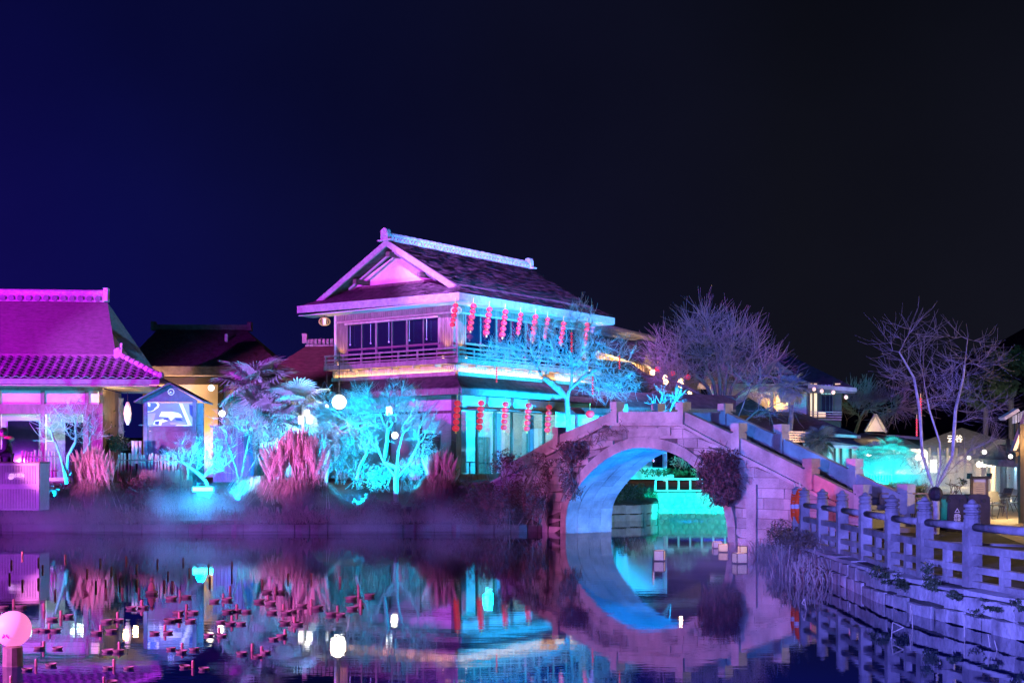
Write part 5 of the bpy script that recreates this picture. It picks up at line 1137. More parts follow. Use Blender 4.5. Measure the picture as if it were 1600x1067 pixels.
# yellow barrier with notice
Yr = 34.0; bq = thing('crowd_barrier', 'tan metal crowd barrier with a small notice near the tree trunk', 'barrier', (P(1411,0,Yr).x,Yr,.62))
xa, xb, xm = P(1375,0,Yr).x, P(1449,0,Yr).x, P(1398,0,Yr).x; za, zb2 = .64, P(0,771,Yr).z
for z in (za+.08, zb2, zb2-.12): MB().tube([(xa+.03,Yr,z),(xb,Yr,z)], .022, 6).build('rail','rust',bq)
for x in (xa, xb): MB().tube([(x,Yr,za),(x,Yr,zb2)], .024, 6).build('post','rust',bq)
n = 24
for i in range(1,n): x = xa+(xb-xa)*i/n; MB().tube([(x,Yr,za+.08),(x,Yr,zb2-.12)], .011, 5).build('bar','rust',bq)
for x in (xa+.1, xb-.1): MB().box((x,Yr,za-.05),(.05,.5,.04)).build('foot','rust',bq)
nt_ = thing('barrier_notice', 'cream notice with black brush characters hung on the crowd barrier', 'sign', (P(1411,0,Yr).x,Yr-.04,P(0,800,Yr).z))
a, b = P(1404,781.5,Yr), P(1420,801,Yr)
MB().box(((a.x+b.x)/2,Yr-.04,(a.z+b.z)/2),(b.x-a.x,.015,a.z-b.z)).build('panel','board',nt_); MB().box((P(1412.5,0,Yr).x,Yr-.05,(a.z+b.z)/2),(.006,.006,a.z-b.z)).build('fold','wood_mid',nt_)
text('小\n心', .09, (P(1416,0,Yr).x,Yr-.052,(a.z+b.z)/2+.02), (PI/2,0,0), 'ink', nt_)
# ---- lifebuoys
for i, (px, Y) in enumerate(((1243.5,29.75),(1251.5,28.9))):
    q = P(px,790.5,Y); lb = thing('lifebuoy', 'orange lifebuoy with pale band hung on the railing end, %s of the pair'%('left' if i == 0 else 'right'), 'lifebuoy', (q.x,q.y,q.z-.3), 'pair of orange lifebuoys')
    E = Matrix.Rotation(R(66 if i == 0 else 60),3,'Z'); n = 20; mb = MB(); bands = MB()
    for k in range(n):
        a0, a1 = 2*PI*k/n, 2*PI*(k+1)/n; pts = [q+E@V((.26*math.cos(a),0,.34*math.sin(a))) for a in (a0,a1)]
        isb = k in (4,5,9,10,14,15,19,0) and False
        mb.tube(pts, .062, 8, cap=False)
    mb.build('ring','orange',lb,smooth=True)
    for a in (PI/2,0,PI,-PI/2):
        pts = [q+E@V((.26*math.cos(a+d),0,.34*math.sin(a+d))) for d in (-.13,0,.13)]; MB().tube(pts, .068, 8).build('band','white',lb)
    MB().tube([q+E@V((.0,0,.34)), q+E@V((.05,.05,.52))], .012, 4).build('hanging_rope','paper',lb)
# ------------------------------------------------------------------ red lanterns
lm = MB(); n = 16; prof = [(.05,-.78),(.45,-.74),(.80,-.5),(1,-.02),(.8,.48),(.45,.72),(.05,.76)]
vs = []
for r_, z in prof:
    for k in range(n): q = 2*PI*k/n; rr = r_*(1 if k % 2 else .93); vs.append((rr*math.cos(q), rr*math.sin(q), z))
lm.add(vs, [(i*n+k, i*n+(k+1)%n, (i+1)*n+(k+1)%n, (i+1)*n+k) for i in range(len(prof)-1) for k in range(n)]); lant = mesh_of(lm, 'red_lantern', 'red', True)
cm = MB(); cm.lathe([(.34,-.05),(.36,.05)], (0,0,0), 10); capm2 = mesh_of(cm, 'lantern_cap', 'gold')
tmm = MB(); tmm.lathe([(.12,0),(.30,-.5),(.34,-1.0)], (0,0,0), 8); tassm = mesh_of(tmm, 'tassel', 'gold')
def lantern_string(top, n, r_, step, label, group, mesh=lant, lean=0., name='lantern_string', tassel=True, cord=.25):
    t = thing(name, label, 'lanterns', (top.x, top.y, top.z-step*n), group)
    for i in range(n):
        q = top-V((-lean*i, 0, step*(i+.5))); l_ = inst(mesh, 'lantern', t, q, (0,0,random.uniform(0,3)), (r_*random.uniform(.95,1.05),)*3)
        c = bpy.data.objects.new('lantern_cap', capm2); COL.objects.link(c); c.parent = l_; c.location = (0,0,.78)
    e = top-V((-lean*(n-1), 0, step*n))
    if tassel: inst(tassm, 'tassel', t, e+V((0,0,.04)), (0,0,0), (r_*.8,)*3)
    MB().tube([top+V((0,0,cord)), e], .012, 4).build('cord', 'gold', t); return t
up_ = [(712,474,511),(740,474,517),(765,479,524),(790,483,527),(814,488,524),(837,491,534),(856,496,530),(881,502,539),(918,504,542)]
for i, (px, y0, y1) in enumerate(up_):
    u, z0 = H.uz(px, y0, -1.02); z1 = H.uz(px, y1, -1.02)[1]; 
    lantern_string(H.pt(u, -1.02, z0), 5, (z0-z1)/5*.60, (z0-z1)/5, '%s string from the left of the red lanterns under the upper eave of the teahouse'%ORD[i], 'red lantern strings under the upper eave', lean=-.035)
for i, (px, y0, y1) in enumerate([(715,625,674),(752,625,672),(790,627,672),(826,629,674),(858,632,676)]):
    u, z0 = H.uz(px, y0, -1.2); z1 = H.uz(px, y1, -1.2)[1]
    lantern_string(H.pt(u, -1.2, z0), 5, (z0-z1)/5*.60, (z0-z1)/5, '%s string from the left of the red lanterns in front of the glass doors'%ORD[i], 'red lantern strings before the glass doors', lean=-.02)
lm2 = MB(); lm2.lathe([(.3,-.9),(1,-.3),(1,.3),(.3,.9)], (0,0,0), 8); lant2 = mesh_of(lm2, 'small_lantern', 'red_dim', True)
for px, y0, y1, n, Y, lb in ((776,574,598,6,54.5,'short thin string of tiny red lanterns hanging in the tree below the balcony'),(893,519,551,7,52.5,'thin string of tiny red lanterns high in the blue tree before the house'),(968,555,577,6,52,'thin string of tiny red lanterns at the right side of the blue tree crown'),(926,588,617,7,52,'thin string of tiny red lanterns low on the right of the blue tree'),
        (1438.5,621,656,8,32,'long thin string of tiny red lanterns on the stem of the right-hand bare tree'),(1432.5,654,682,7,32,'lower thin string of tiny red lanterns beside the stem of the right-hand bare tree'),(1021,703,722,4,57,'short string of tiny red lanterns seen through the bridge arch')):
    a, b = P(px,y0,Y), P(px,y1,Y); s_ = (a.z-b.z)/n; lantern_string(a, n, s_*.42, s_, lb, 'tiny lantern strings in the trees', lant2, tassel=False, cord=.1)
for px, py, Y, lb in ((1028,577,83,'left one of the red lanterns on the hall balcony'),(1050,583,83,'middle red lantern on the hall balcony, the brightest'),(1074,589,82,'right red lantern on the hall balcony behind bare twigs'),(922,647,61,'dark red lantern on the cyan wall just left of the bridge crest')):
    q = P(px,py,Y); t = thing('red_lantern', lb, 'lantern', (q.x,q.y,q.z-.2)); l_ = inst(lant, 'body', t, q, (0,0,0), (.22,)*3); MB().tube([q+V((0,0,.2)), q+V((0,0,.5))], .015, 4).build('cord','gold',t)
rc = thing('round_sign', 'red and white drum-shaped sign peeping over the bridge parapet', 'sign', P(966,643,60)); q = P(966,637,60)
MB().tube([q-V((.2,0,0)), q+V((.2,0,0))], .2, 12).build('drum','red',rc); MB().tube([q+V((.2,0,0)), q+V((.42,0,0))], .2, 12).build('end_cap','room_cyan',rc)
# oval lantern at the left corner of the teahouse, wire lantern at the near corner
q = H.pt(-.75, LW+.75, 9.35); qq = P(507,502.5,q.y); ov = thing('oval_lantern', 'oval wire lantern with a glowing core under the left eave corner of the teahouse', 'lantern', (qq.x,qq.y,qq.z-.25))
for k in range(8):
    a = PI*k/8; MB().tube([qq+V((.28*math.sin(t_)*math.cos(a), .28*math.sin(t_)*math.sin(a), .20*math.cos(t_))) for t_ in [2*PI*i/16 for i in range(17)]], .009, 4, cap=False).build('hoop','gold',ov)
MB().lathe([(.08,-.16),(.09,.16)], qq, 8).build('core','lamp_dim',ov); MB().tube([qq+V((0,0,.18)), qq+V((0,0,.7))], .01, 4).build('cord','metal_dark',ov)
wl_ = H.pt(-.75,-.75,8.35); wq = P(713,485,wl_.y); wv = thing('wire_lantern', 'round wire lantern at the near eave corner behind the first lantern string', 'lantern', (wq.x,wq.y,wq.z-.25))
for k in range(8):
    a = PI*k/8; MB().tube([wq+V((.24*math.sin(t_)*math.cos(a), .24*math.sin(t_)*math.sin(a), .18*math.cos(t_))) for t_ in [2*PI*i/16 for i in range(17)]], .009, 4, cap=False).build('hoop','paper',wv)
MB().tube([wq+V((0,0,.18)), wq+V((0,0,.9))], .01, 4).build('cord','metal_dark',wv)
# spindle lanterns by the left house
def spindle(px, y0, y1, Y, r_, label):
    a, b = P(px,y0,Y), P(px,y1,Y); h = a.z-b.z; t = thing('spindle_lantern', label, 'lantern', tuple(b), 'tall paper lanterns by the tiled house')
    MB().lathe([(r_*.3,0),(r_*.75,h*.2),(r_,h*.5),(r_*.75,h*.8),(r_*.3,h)], b, 12).build('shade','lamp_dim',t,smooth=True)
    for k in range(8): an = 2*PI*k/8; MB().tube([b+V((rr*1.03*math.cos(an), rr*1.03*math.sin(an), z)) for rr, z in ((r_*.3,0),(r_*.75,h*.2),(r_,h*.5),(r_*.75,h*.8),(r_*.3,h))], .008, 3).build('rib','wood',t)
    MB().tube([a, a+V((0,0,.35))], .012, 4).build('cord','metal_dark',t); lamp('lamp_light','POINT',(a+b)/2-V((0,r_+.1,0)),None,(1,.6,.25),30,size=.1)
spindle(199.5,628,664,49.2,.145,'tall spindle-shaped paper lantern glowing warm under the porch of the tiled house')
spindle(163,641,663,51,.06,'slim half-hidden paper lantern at the post of the tiled house')
# ------------------------------------------------------------------ white lamps in the garden
globe(530,628,50,.27,'largest white globe lamp glowing among the bare trees','lamp_hot',260,drop=1.6); globe(511,634.5,51.5,.07,'small bright lamp just left of the largest globe','lamp_hot',0,drop=1.2)
globe(617,680,46.6,.115,'small white globe lamp hanging between the branches of the big cyan tree','lamp_hot',10,drop=1.5)
globe(347,646,52,.12,'small warm globe lamp among palm leaves right of the kiosk','lamp_hot',10); globe(330,606,62,.14,'small warm lamp in the palm leaves above the kiosk','lamp_hot',8)
q = P(608,642,48); t = thing('square_lantern', 'square paper lantern glowing warm behind the big cyan tree', 'lantern', (q.x,q.y,q.z-.15)); MB().box(q,(.2,.2,.3)).build('shade','lamp_white',t); MB().tube([q+V((0,0,.15)),q+V((0,0,1.2))],.012,4).build('cord','metal_dark',t)
lp = thing('lamp_post', 'pale post carrying a cluster of three glowing paper lamps beside the fan palm', 'lamp', (P(473,700,46).x,46,1.1))
q0 = P(473.5,632,46); MB().tube([(q0.x,46,1.0),(q0.x,46,q0.z)], .045, 8).build('pole','white',lp); MB().box((q0.x+.0,46,q0.z-.05),(.62,.05,.05)).build('cross_arm','white',lp)
for px, py, w_, h_ in ((469.5,656,.16,.28),(480,645,.18,.22),(483.5,655,.22,.28)):
    q = P(px,py,45.8); MB().lathe([(w_*.35,-h_/2),(w_*.5,-h_*.3),(w_*.5,h_*.3),(w_*.35,h_/2)], q, 8).build('lamp_shade','lamp_white',lp); MB().tube([q+V((0,0,h_/2)), (q.x,45.95,q0.z-.05)], .008, 4).build('hanger','metal_dark',lp)
# ------------------------------------------------------------------ visible cyan floodlight and its neighbours
def fixture(pos, aim, label, lit='lamp_cyan', w_=.5, h_=.09, body=True):
    t = thing('garden_floodlight', label, 'floodlight', (pos[0],pos[1],pos[2]-.22)); p = V(pos)
    MB().box(p,(w_,.05,h_)).build('led_bar',lit,t); MB().box(p+V((0,.06,0)),(w_+.06,.06,h_+.06)).build('housing','metal_dark',t); MB().box(p-V((0,-.05,.15)),(w_*.6,.04,.18)).build('bracket','metal_dark',t); return t
def up(pos, aim, col, pw, ang, nm='tree_uplight'): lamp(nm,'SPOT',pos,aim,col,pw,size=.06,angle=ang)
f1 = P(317,764,44.6); fixture(f1, None, 'glowing cyan floodlight bar in the mist below the twisted tree', w_=.66, h_=.13)
lamp('bar_glow','POINT',(f1.x,44.3,f1.z+.1),None,(0,.45,1),330,size=.15)
up((f1.x,44.4,f1.z+.15), P(310,700,45.6), (0,.55,1), 1500, 100); up((P(372,0,44.6).x,44.5,1.0), P(375,680,46), (0,.45,1), 3000, 85)
up((P(85,0,45.4).x,45.3,1.1), P(112,672,47), (0,.45,1), 3400, 95)
up((P(636,0,44).x,44.3,1.2), P(615,670,46.5), (0,.46,1), 6500, 92); up((P(560,0,44.3).x,44.3,.9), P(545,650,48), (0,.46,1), 5500, 90)
up((P(880,0,49).x,50.2,1.6), P(880,560,54), (.0,.30,1), 4500, 100); up((P(940,0,49).x,50.0,1.4), P(940,560,53), (.0,.36,1), 4500, 95)
up((P(450,0,46.5).x,47.0,1.3), P(415,610,50.5), (.10,.40,1), 7000, 80); 
for px, py, Y, lb in ((640,790,44.2,'small dark floodlight at the foot of the big cyan tree'),):
    q = P(px,py,Y); t = thing('spotlight', lb, 'floodlight', (q.x,q.y,.5)); MB().box((q.x,q.y,.72),(.2,.16,.16)).build('housing','metal_dark',t); MB().box((q.x,q.y,.58),(.04,.04,.2)).build('stake','metal_dark',t)
# ------------------------------------------------------------------ bare trees
def pxe(px, py, rx, ry, Y, ry_depth=None):   # ellipsoid from photo measurements at distance Y
    c = P(px, py, Y); k = Y/F; return (tuple(c), (rx*k, ry_depth or rx*k*.8, ry*k))
def bare(name, label, base, starts, blobs, n, step, kill, infl, tip, baser, split, mb='bark', tw='twig', seed=1, twigs=0, twl=.25, wob=.25, up_=.0, zmin=None, shell=.5, group=None):
    t = thing(name, label, 'tree', base, group); tot = sum(b[1][0]*b[1][2] for b in blobs)
    pts = np.vstack([ell(b[0], b[1], int(n*b[1][0]*b[1][2]/tot)+5, seed+i, shell) for i, b in enumerate(blobs)])
    if zmin is not None: pts = pts[pts[:,2] > zmin]
    N, par = grow(starts, pts, step, kill, infl, wob=wob, seed=seed, up=up_)
    tree_mesh(N, par, tip, baser, split, t, mb, tw, twigs=twigs, seed=seed, twl=twl); return t
def line(*pp): 
    out = []
    for a, b in zip(pp, pp[1:]):
        n = max(1, int((b-a).length/.25)); out += [a.lerp(b, i/n) for i in range(n)]
    return out+[pp[-1]]
Y = 46.6; b0 = P(104,756,Y)
s1 = line(b0, P(97,722,Y), P(88,695,Y)); s2 = line(P(104,742,Y), P(106,712,Y), P(118,690,Y)); s3 = line(P(105,748,Y+.1), P(120,725,Y), P(135,700,Y))
bare('bare_tree','small multi-stem bare tree lit cyan in front of the tiled house',(b0.x,Y,b0.z),[s1,(0,s2),(0,s3)],[pxe(72,668,22,30,Y),pxe(110,655,45,34,Y),pxe(140,670,28,28,Y)],520,.11,.17,1.2,.007,.075,.018,seed=11,twigs=420,twl=.22)
Y = 45.4; b0 = P(318,742,Y)
s1 = line(P(330,772,Y), P(322,752,Y), P(305,735,Y), P(285,722,Y)); s2 = line(P(318,745,Y), P(335,725,Y-.2), P(350,735,Y))
bare('bare_tree','low twisted bare tree glowing white-cyan above the floodlight bar',tuple(P(330,772,Y)),[s1,(3,s2)],[pxe(270,715,30,16,Y),pxe(305,703,38,24,Y),pxe(335,715,34,26,Y)],620,.09,.13,1.2,.0078,.062,.018,seed=23,twigs=550,twl=.17,wob=.4)
Y = 46.2; b0 = P(375,772,Y)
s1 = line(b0, P(370,735,Y), P(358,700,Y)); s2 = line(P(375,755,Y), P(383,715,Y), P(390,680,Y)); s3 = line(P(376,760,Y), P(395,725,Y), P(410,700,Y))
bare('bare_tree','upright bare tree lit cyan right of the twisted tree',tuple(b0),[s1,(2,s2),(2,s3)],[pxe(352,672,22,34,Y),pxe(388,660,28,28,Y),pxe(410,685,24,30,Y)],520,.11,.18,1.2,.0072,.06,.02,seed=31,twigs=380,twl=.22)
Y = 45.6; b0 = P(619,788,Y)
s1 = line(b0, P(618,745,Y), P(600,722,Y+.1), P(590,700,Y+.2)); s2 = line(P(619,742,Y), P(622,705,Y-.1), P(628,680,Y-.2)); s3 = line(P(619,748,Y), P(640,722,Y-.3), P(650,700,Y-.3)); s4 = line(P(600,722,Y+.1), P(604,690,Y-.2), P(606,668,Y-.3))
bare('bare_tree','large spreading bare tree glowing cyan in the middle of the garden',tuple(b0),[s1,(3,s2),(3,s3),(9,s4)],[pxe(575,645,40,42,Y+.4),pxe(625,640,42,46,Y),pxe(668,660,34,36,Y-.2),pxe(627,605,16,20,Y)],1250,.12,.18,1.3,.0075,.092,.020,seed=5,twigs=1200,twl=.22)
Y = 48.2; b0 = P(556,745,Y)
s1 = line(b0, P(552,705,Y), P(548,680,Y)); s2 = line(P(555,735,Y), P(575,700,Y-.4))
bare('bare_tree','second bare tree behind and left of the big cyan tree',tuple(b0),[s1,(1,s2)],[pxe(520,650,34,42,Y),pxe(558,645,30,44,Y),pxe(545,690,40,25,Y)],620,.12,.20,1.3,.0065,.075,.02,seed=41,twigs=900,twl=.24)
Y = 47.0; b0 = P(600,745,47)
bare('small_bare_tree','pale crooked little tree left of the big cyan tree trunk',tuple(P(557,748,46)),[line(P(557,748,46),P(562,728,46),P(571,712,46))],[pxe(575,695,18,14,46)],90,.09,.14,1.0,.008,.05,.02,seed=43,twigs=120,twl=.16)
Y = 53.0; b0 = P(886,735,Y)
s1 = line(b0, P(888,660,Y), P(886,622,Y), P(872,604,Y), P(850,590,Y)); s2 = line(P(886,622,Y), P(893,600,Y), P(895,570,Y)); s3 = line(P(889,610,Y), P(910,590,Y), P(935,575,Y))
bare('bare_tree','tall blue-lit bare tree in front of the teahouse beside the bridge',tuple(b0),[s1,(14,s2),(15,s3)],[pxe(795,552,48,22,Y),pxe(845,540,45,40,Y),pxe(905,500,24,34,Y+.3),pxe(915,555,45,42,Y),pxe(970,560,22,30,Y),pxe(950,600,55,26,Y)],1900,.13,.21,1.4,.0078,.105,.024,seed=8,twigs=3000,twl=.26)
# broad fine-twigged tree behind the bridge crest
Y = 74.; st_ = []; b0 = P(1128,655,Y)
for k, (tx, ty) in enumerate(((1040,590),(1062,560),(1090,545),(1118,535),(1145,540),(1172,560),(1195,590))):
    st_.append(line(b0+V((k*.08-.25,k*.05,0)), P(1128+(tx-1128)*.35,640-(640-ty)*.45,Y), P(tx,ty,Y)))
bare('bare_tree','broad dense bare tree with fine violet twigs behind the bridge crest',tuple(b0),st_,[pxe(1050,575,42,50,Y),pxe(1100,545,50,62,Y),pxe(1150,555,45,55,Y),pxe(1190,585,36,38,Y)],1500,.30,.46,2.6,.011,.11,.04,'bark_dark','twig_dark',seed=17,twigs=2600,twl=.8,wob=.22,up_=.18)
Y = 60.; b0 = P(1150,690,Y)
bare('bare_tree','blue-lit leaning bare tree behind the bridge stair',tuple(b0),[line(b0,P(1152,655,Y),P(1163,628,Y)),(1,line(P(1152,668,Y),P(1185,640,Y)))],[pxe(1175,605,36,34,Y),pxe(1205,640,46,26,Y),pxe(1230,600,22,25,Y)],110,.22,.42,2.0,.009,.06,.03,'bark_dark','twig_dark',seed=19,twigs=160,twl=.5)
Y = 57.; b0 = P(1048,668,Y)
bare('small_bare_tree','small bluish bare shrub showing above the bridge crest',tuple(b0),[line(b0,P(1046,645,Y)),(0,line(b0,P(1030,640,Y)))],[pxe(1045,625,30,20,Y)],70,.14,.24,1.4,.007,.03,.02,seed=29,twigs=110,twl=.25)
# right multi-stem tree
Y = 32.0; b0 = V((P(1462,0,Y).x, Y, .5)); fk = P(1460,768,Y)
s0 = line(b0, b0.lerp(fk,.5)+V((.03,0,0)), fk)
s1 = line(fk, P(1441,710,Y), P(1437,640,Y), P(1428,590,Y), P(1405,550,Y)); s2 = line(fk, P(1470,725,Y-.2), P(1468,690,Y-.2), P(1452,640,Y-.2), P(1440,575,Y)); s3 = line(fk, P(1488,715,Y+.2), P(1493,640,Y+.2), P(1505,590,Y+.2), P(1512,530,Y)); s4 = line(fk, P(1480,740,Y-.3), P(1515,705,Y-.4), P(1545,690,Y-.5))
s5 = line(P(1493,640,Y+.2), P(1520,600,Y), P(1545,570,Y))
k = len(s0)-1
bare('bare_tree','tall multi-stem bare tree lit violet-blue at the right beside the bins',tuple(b0),[s0,(k,s1),(k,s2),(k,s3),(k,s4)],[pxe(1398,535,34,36,Y),pxe(1440,530,30,42,Y),pxe(1500,560,32,55,Y),pxe(1535,570,32,40,Y),pxe(1460,610,50,40,Y,2.2),pxe(1420,585,48,22,Y),pxe(1540,640,40,30,Y),pxe(1545,700,35,16,Y)],430,.15,.24,1.5,.0038,.080,.016,'bark','twig_dark',seed=37,twigs=900,twl=.34,wob=.22,up_=.06)
mb = MB(); mb.ball((b0.x,b0.y,1.45), .17, 8, 6, 1.1); mb.build('tree_wrap', 'metal_dark', None, label='dark wrap with small light tied around the fork of the right-hand tree', cat='tree wrap', loc=(b0.x,b0.y,1.3))
leaves('low_twigs','twig_dark',[pxe(1460,722,55,26,31.5)],260,.22,None,aspect=22,label='fine low twigs crossing the stems of the right-hand tree',cat='twigs',kind='stuff')
# dim trees and bushes in the dark background
for px, py, rx, ry, Y, lb in ((1345,632,34,26,95,'dim bare tree between the bay window and the little gable'),):
    b0 = P(px-10,py+48,Y); bare('bare_tree',lb,tuple(b0),[line(b0,P(px,py+18,Y))],[pxe(px,py,rx,ry,Y),pxe(px+40,py+5,30,20,Y)],260,.5,.7,4,.02,.12,.05,'bark_dark','twig_dark',seed=51,twigs=900,twl=.8)
for i, (px, py, rx, ry, Y, lb) in enumerate(((1580,585,40,45,130,'dark tree mass on the hill at the upper right edge'),(1540,610,38,26,135,'dark tree crown left of the one at the right edge'))):
    q = P(px,py,Y); t = thing('dark_tree', lb, 'tree', (q.x,q.y,.5)); k = Y/F; leaves('crown','leaf',[(tuple(q),(rx*k,rx*k,ry*k))],5200,.9,t,clump=.5); MB().tube([(q.x,q.y,.5),q],.25,6).build('trunk','bark_dark',t)
# ------------------------------------------------------------------ palms
fm = MB(); nl = 26
for i in range(nl):
    a = R(-128)+R(256)*i/(nl-1); L_ = (.62+.10*math.cos(a*.7))*random.uniform(.93,1.05); d = V((math.cos(a), math.sin(a), 0)); s_ = V((-d.y, d.x, 0)); dr = random.uniform(.10,.24)
    p0, p1, p2 = V((0,0,0)), d*L_*.6+V((0,0,.03)), d*L_+V((0,0,-dr*L_)); w1 = .030
    fm.add([p0, p1+s_*w1, p1+V((0,0,-.016)), p1-s_*w1, p2], [(0,2,1),(0,3,2),(1,2,4),(2,3,4)])
fm.tube([(-.62,0,-.10),(-.3,0,0),(0,0,0)], [.014,.012,.01], 4); fanm = mesh_of(fm, 'palm_fan', 'leaf_palm')
def palm(label, base, top, n, size, tr_=.12, seed=1, spread=1.0, skirt_=True):
    rng = random.Random(seed); t = thing('fan_palm', label, 'palm', tuple(base), 'fan palms'); b, q = V(base), V(top); k = 10
    MB().tube([b.lerp(q,i/k)+V((.03*math.sin(i),0,0)) for i in range(k+1)], [tr_*(1+.25*(i%2)) for i in range(k+1)], 9).build('trunk','bark_dark',t)
    for i in range(n):
        az = i*2.399+rng.uniform(-.2,.2); el = R(75)-R(135)*(i/n)+rng.uniform(-.1,.1)
        L_ = size*rng.uniform(.85,1.1)*(.75 if i < 3 else 1); pet = L_*.62*spread; d = V((math.cos(az)*math.cos(el), math.sin(az)*math.cos(el), math.sin(el)))
        c = q+d*pet; o = inst(fanm, 'leaf', t, c); ez = V((0,0,1)); y_ = ez.cross(d); y_ = y_.normalized() if y_.length > .05 else V((0,1,0)); z_ = d.cross(y_)
        tilt = Matrix((d, y_, z_)).transposed()@Matrix.Rotation(rng.uniform(.05,.5),3,'Y')@Matrix.Rotation(rng.uniform(-.5,.5),3,'X')
        o.rotation_euler = tilt.to_euler(); o.scale = (L_,)*3
    return t
q = P(400,612,50.5); palm('large fan palm with drooping leaves lit violet and cyan beside the kiosk', (P(404,0,50.5).x,50.5,1.5), q, 34, 1.35, .16, 3)
q = P(452,636,49.5); palm('lower fan palm crown lit cyan behind the lamp post', (P(450,0,49.5).x,49.5,1.5), q, 26, 1.15, .14, 9)
q = P(430,665,48.8); palm('small fan palm low between the two larger palms', (P(430,0,48.8).x,48.8,1.4), q, 20, .95, .12, 14)
q = P(1236,606,64); palm('tall thin fan palm before the lit wall of the corner house', (P(1234,0,64).x,64,.8), q, 30, .78, .10, 21)
q = P(1281,688,56); palm('short fan palm behind the bridge stair, lit green-cyan', (P(1281,0,56).x,56,.5), q, 24, .72, .09, 25)
q = P(1395,712,60); palm('bushy fan palm in the turquoise garden', (P(1395,0,60).x,60,.5), q, 28, .85, .09, 28); q = P(1362,716,62); palm('left-hand bushy fan palm in the turquoise garden', (P(1362,0,62).x,62,.5), q, 24, .75, .09, 33)
yt = thing('palm_trunk', 'yellow-lit shaggy palm trunk under the porch behind the spindle lantern', 'palm', (P(183,0,53).x,53,1.5)); a = P(183,700,53); b = P(182,622,53); MB().tube([a.lerp(b,i/9) for i in range(10)], [.24+.04*(i%2) for i in range(10)], 9).build('trunk','bark',yt); leaves('fibre','twig',[(tuple(a.lerp(b,.5)),(.28,.28,1.0))],500,.2,yt,aspect=6)
leaves('evergreen_shrubs','leaf',[pxe(185,690,26,16,50.8),pxe(178,655,14,14,51.5)],1800,.11,None,clump=1.2,label='yellow-lit evergreen leaves under the porch of the tiled house',cat='shrub')
# ------------------------------------------------------------------ pampas grass and other planting
pb_ = MB(); 
for k in range(130):
    f = k/130; a = random.uniform(0,6.28); z = f*.9; r_ = .105*math.sin(PI*min(1,f*1.02+.06))**.7; q = V((.2*r_*math.cos(a),.2*r_*math.sin(a),z)); e = V((r_*math.cos(a), r_*math.sin(a), z+.13)); s_ = V((-math.sin(a), math.cos(a), 0))*.013
    pb_.add([q-s_, q+s_, e+V((0,0,.02))], [(0,1,2)])
pb_.tube([(0,0,-.7),(0,0,.9)], .006, 3); plm = mesh_of(pb_, 'pampas_plume', 'plume')
def pampas(label, px, Y, wpx, ytop, ybl, zb, nb, npl, seed, plume_w=None, psc=1.):
    rng = random.Random(seed); k = Y/F; cx = P(px,0,Y).x; R_ = wpx*k; zt = P(0,ytop,Y).z; zbl = P(0,ybl,Y).z; t = thing('pampas_grass', label, 'pampas grass', (cx,Y,zb)); bl = MB()
    for i in range(nb):
        a = rng.uniform(0,6.28); f = rng.random()**.5; r0 = R_*.25*rng.random(); rr = R_*(.45+.6*f); h = (zbl-zb)*(1.05-.45*f)*rng.uniform(.75,1.1)
        d = V((math.cos(a), math.sin(a)*.8, 0)); s_ = V((-d.y,d.x,0))*.007; p0 = V((cx,Y,zb))+d*r0; p1 = p0+d*(rr-r0)*.35+V((0,0,h*.72)); p2 = p0+d*(rr-r0)*.75+V((0,0,h*.92)); p3 = p0+d*(rr-r0)*1.05+V((0,0,h*rng.uniform(.25,.75)))
        bl.add([p0-s_,p0+s_,p1+s_,p1-s_,p2+s_*.7,p2-s_*.7,p3], [(0,1,2,3),(3,2,4,5),(5,4,6)])
    bl.build('blades','grass',t)
    pw = (plume_w or wpx*.75)*k
    for i in range(npl):
        x = rng.uniform(-1,1); y = rng.uniform(-.6,.6); top = zt-(x*x)*(zt-zbl)*.45-rng.uniform(0,.35)*(zt-zbl); sc_ = rng.uniform(.5,1.1)*psc
        inst(plm, 'plume', t, (cx+x*pw, Y+y*pw, top-.9*sc_), (rng.uniform(-.2,.2), x*.45+rng.uniform(-.2,.2), rng.uniform(0,6)), (sc_*1.15,sc_*1.15,sc_))
pampas('feathery pampas grass clump at the left in front of the small cyan tree', 148, 45.3, 58, 696, 740, .55, 1500, 110, 1, 32)
pampas('tallest pampas grass clump with dense pink plumes beside the lamp post', 465, 45.2, 72, 668, 735, .55, 2000, 190, 2, 46, 1.1)
pampas('rounded pampas grass clump right of the big cyan tree', 690, 45.2, 58, 702, 735, .55, 1700, 60, 3, 20, .85)
sp = thing('blue_grass_clump', 'long-leaved grass clump lit white-cyan between the pampas and the upright tree', 'grass clump', (P(405,0,45.8).x,45.8,.8)); bl = MB(); rng = random.Random(4)
for i in range(520):
    a = rng.uniform(0,6.28); L_ = rng.uniform(.6,1.15); d = V((math.cos(a),math.sin(a),0)); p0 = V((P(408,0,45.8).x,45.8,.9)); s_ = V((-d.y,d.x,0))*.009; p1 = p0+d*L_*.45+V((0,0,L_*.8)); p2 = p0+d*L_*.85+V((0,0,L_*.75)); p3 = p0+d*L_*1.15+V((0,0,L_*.3)); bl.add([p0-s_,p0+s_,p1+s_,p1-s_,p2+s_,p2-s_,p3],[(0,1,2,3),(3,2,4,5),(5,4,6)])
bl.build('blades','leaf_pale',sp)
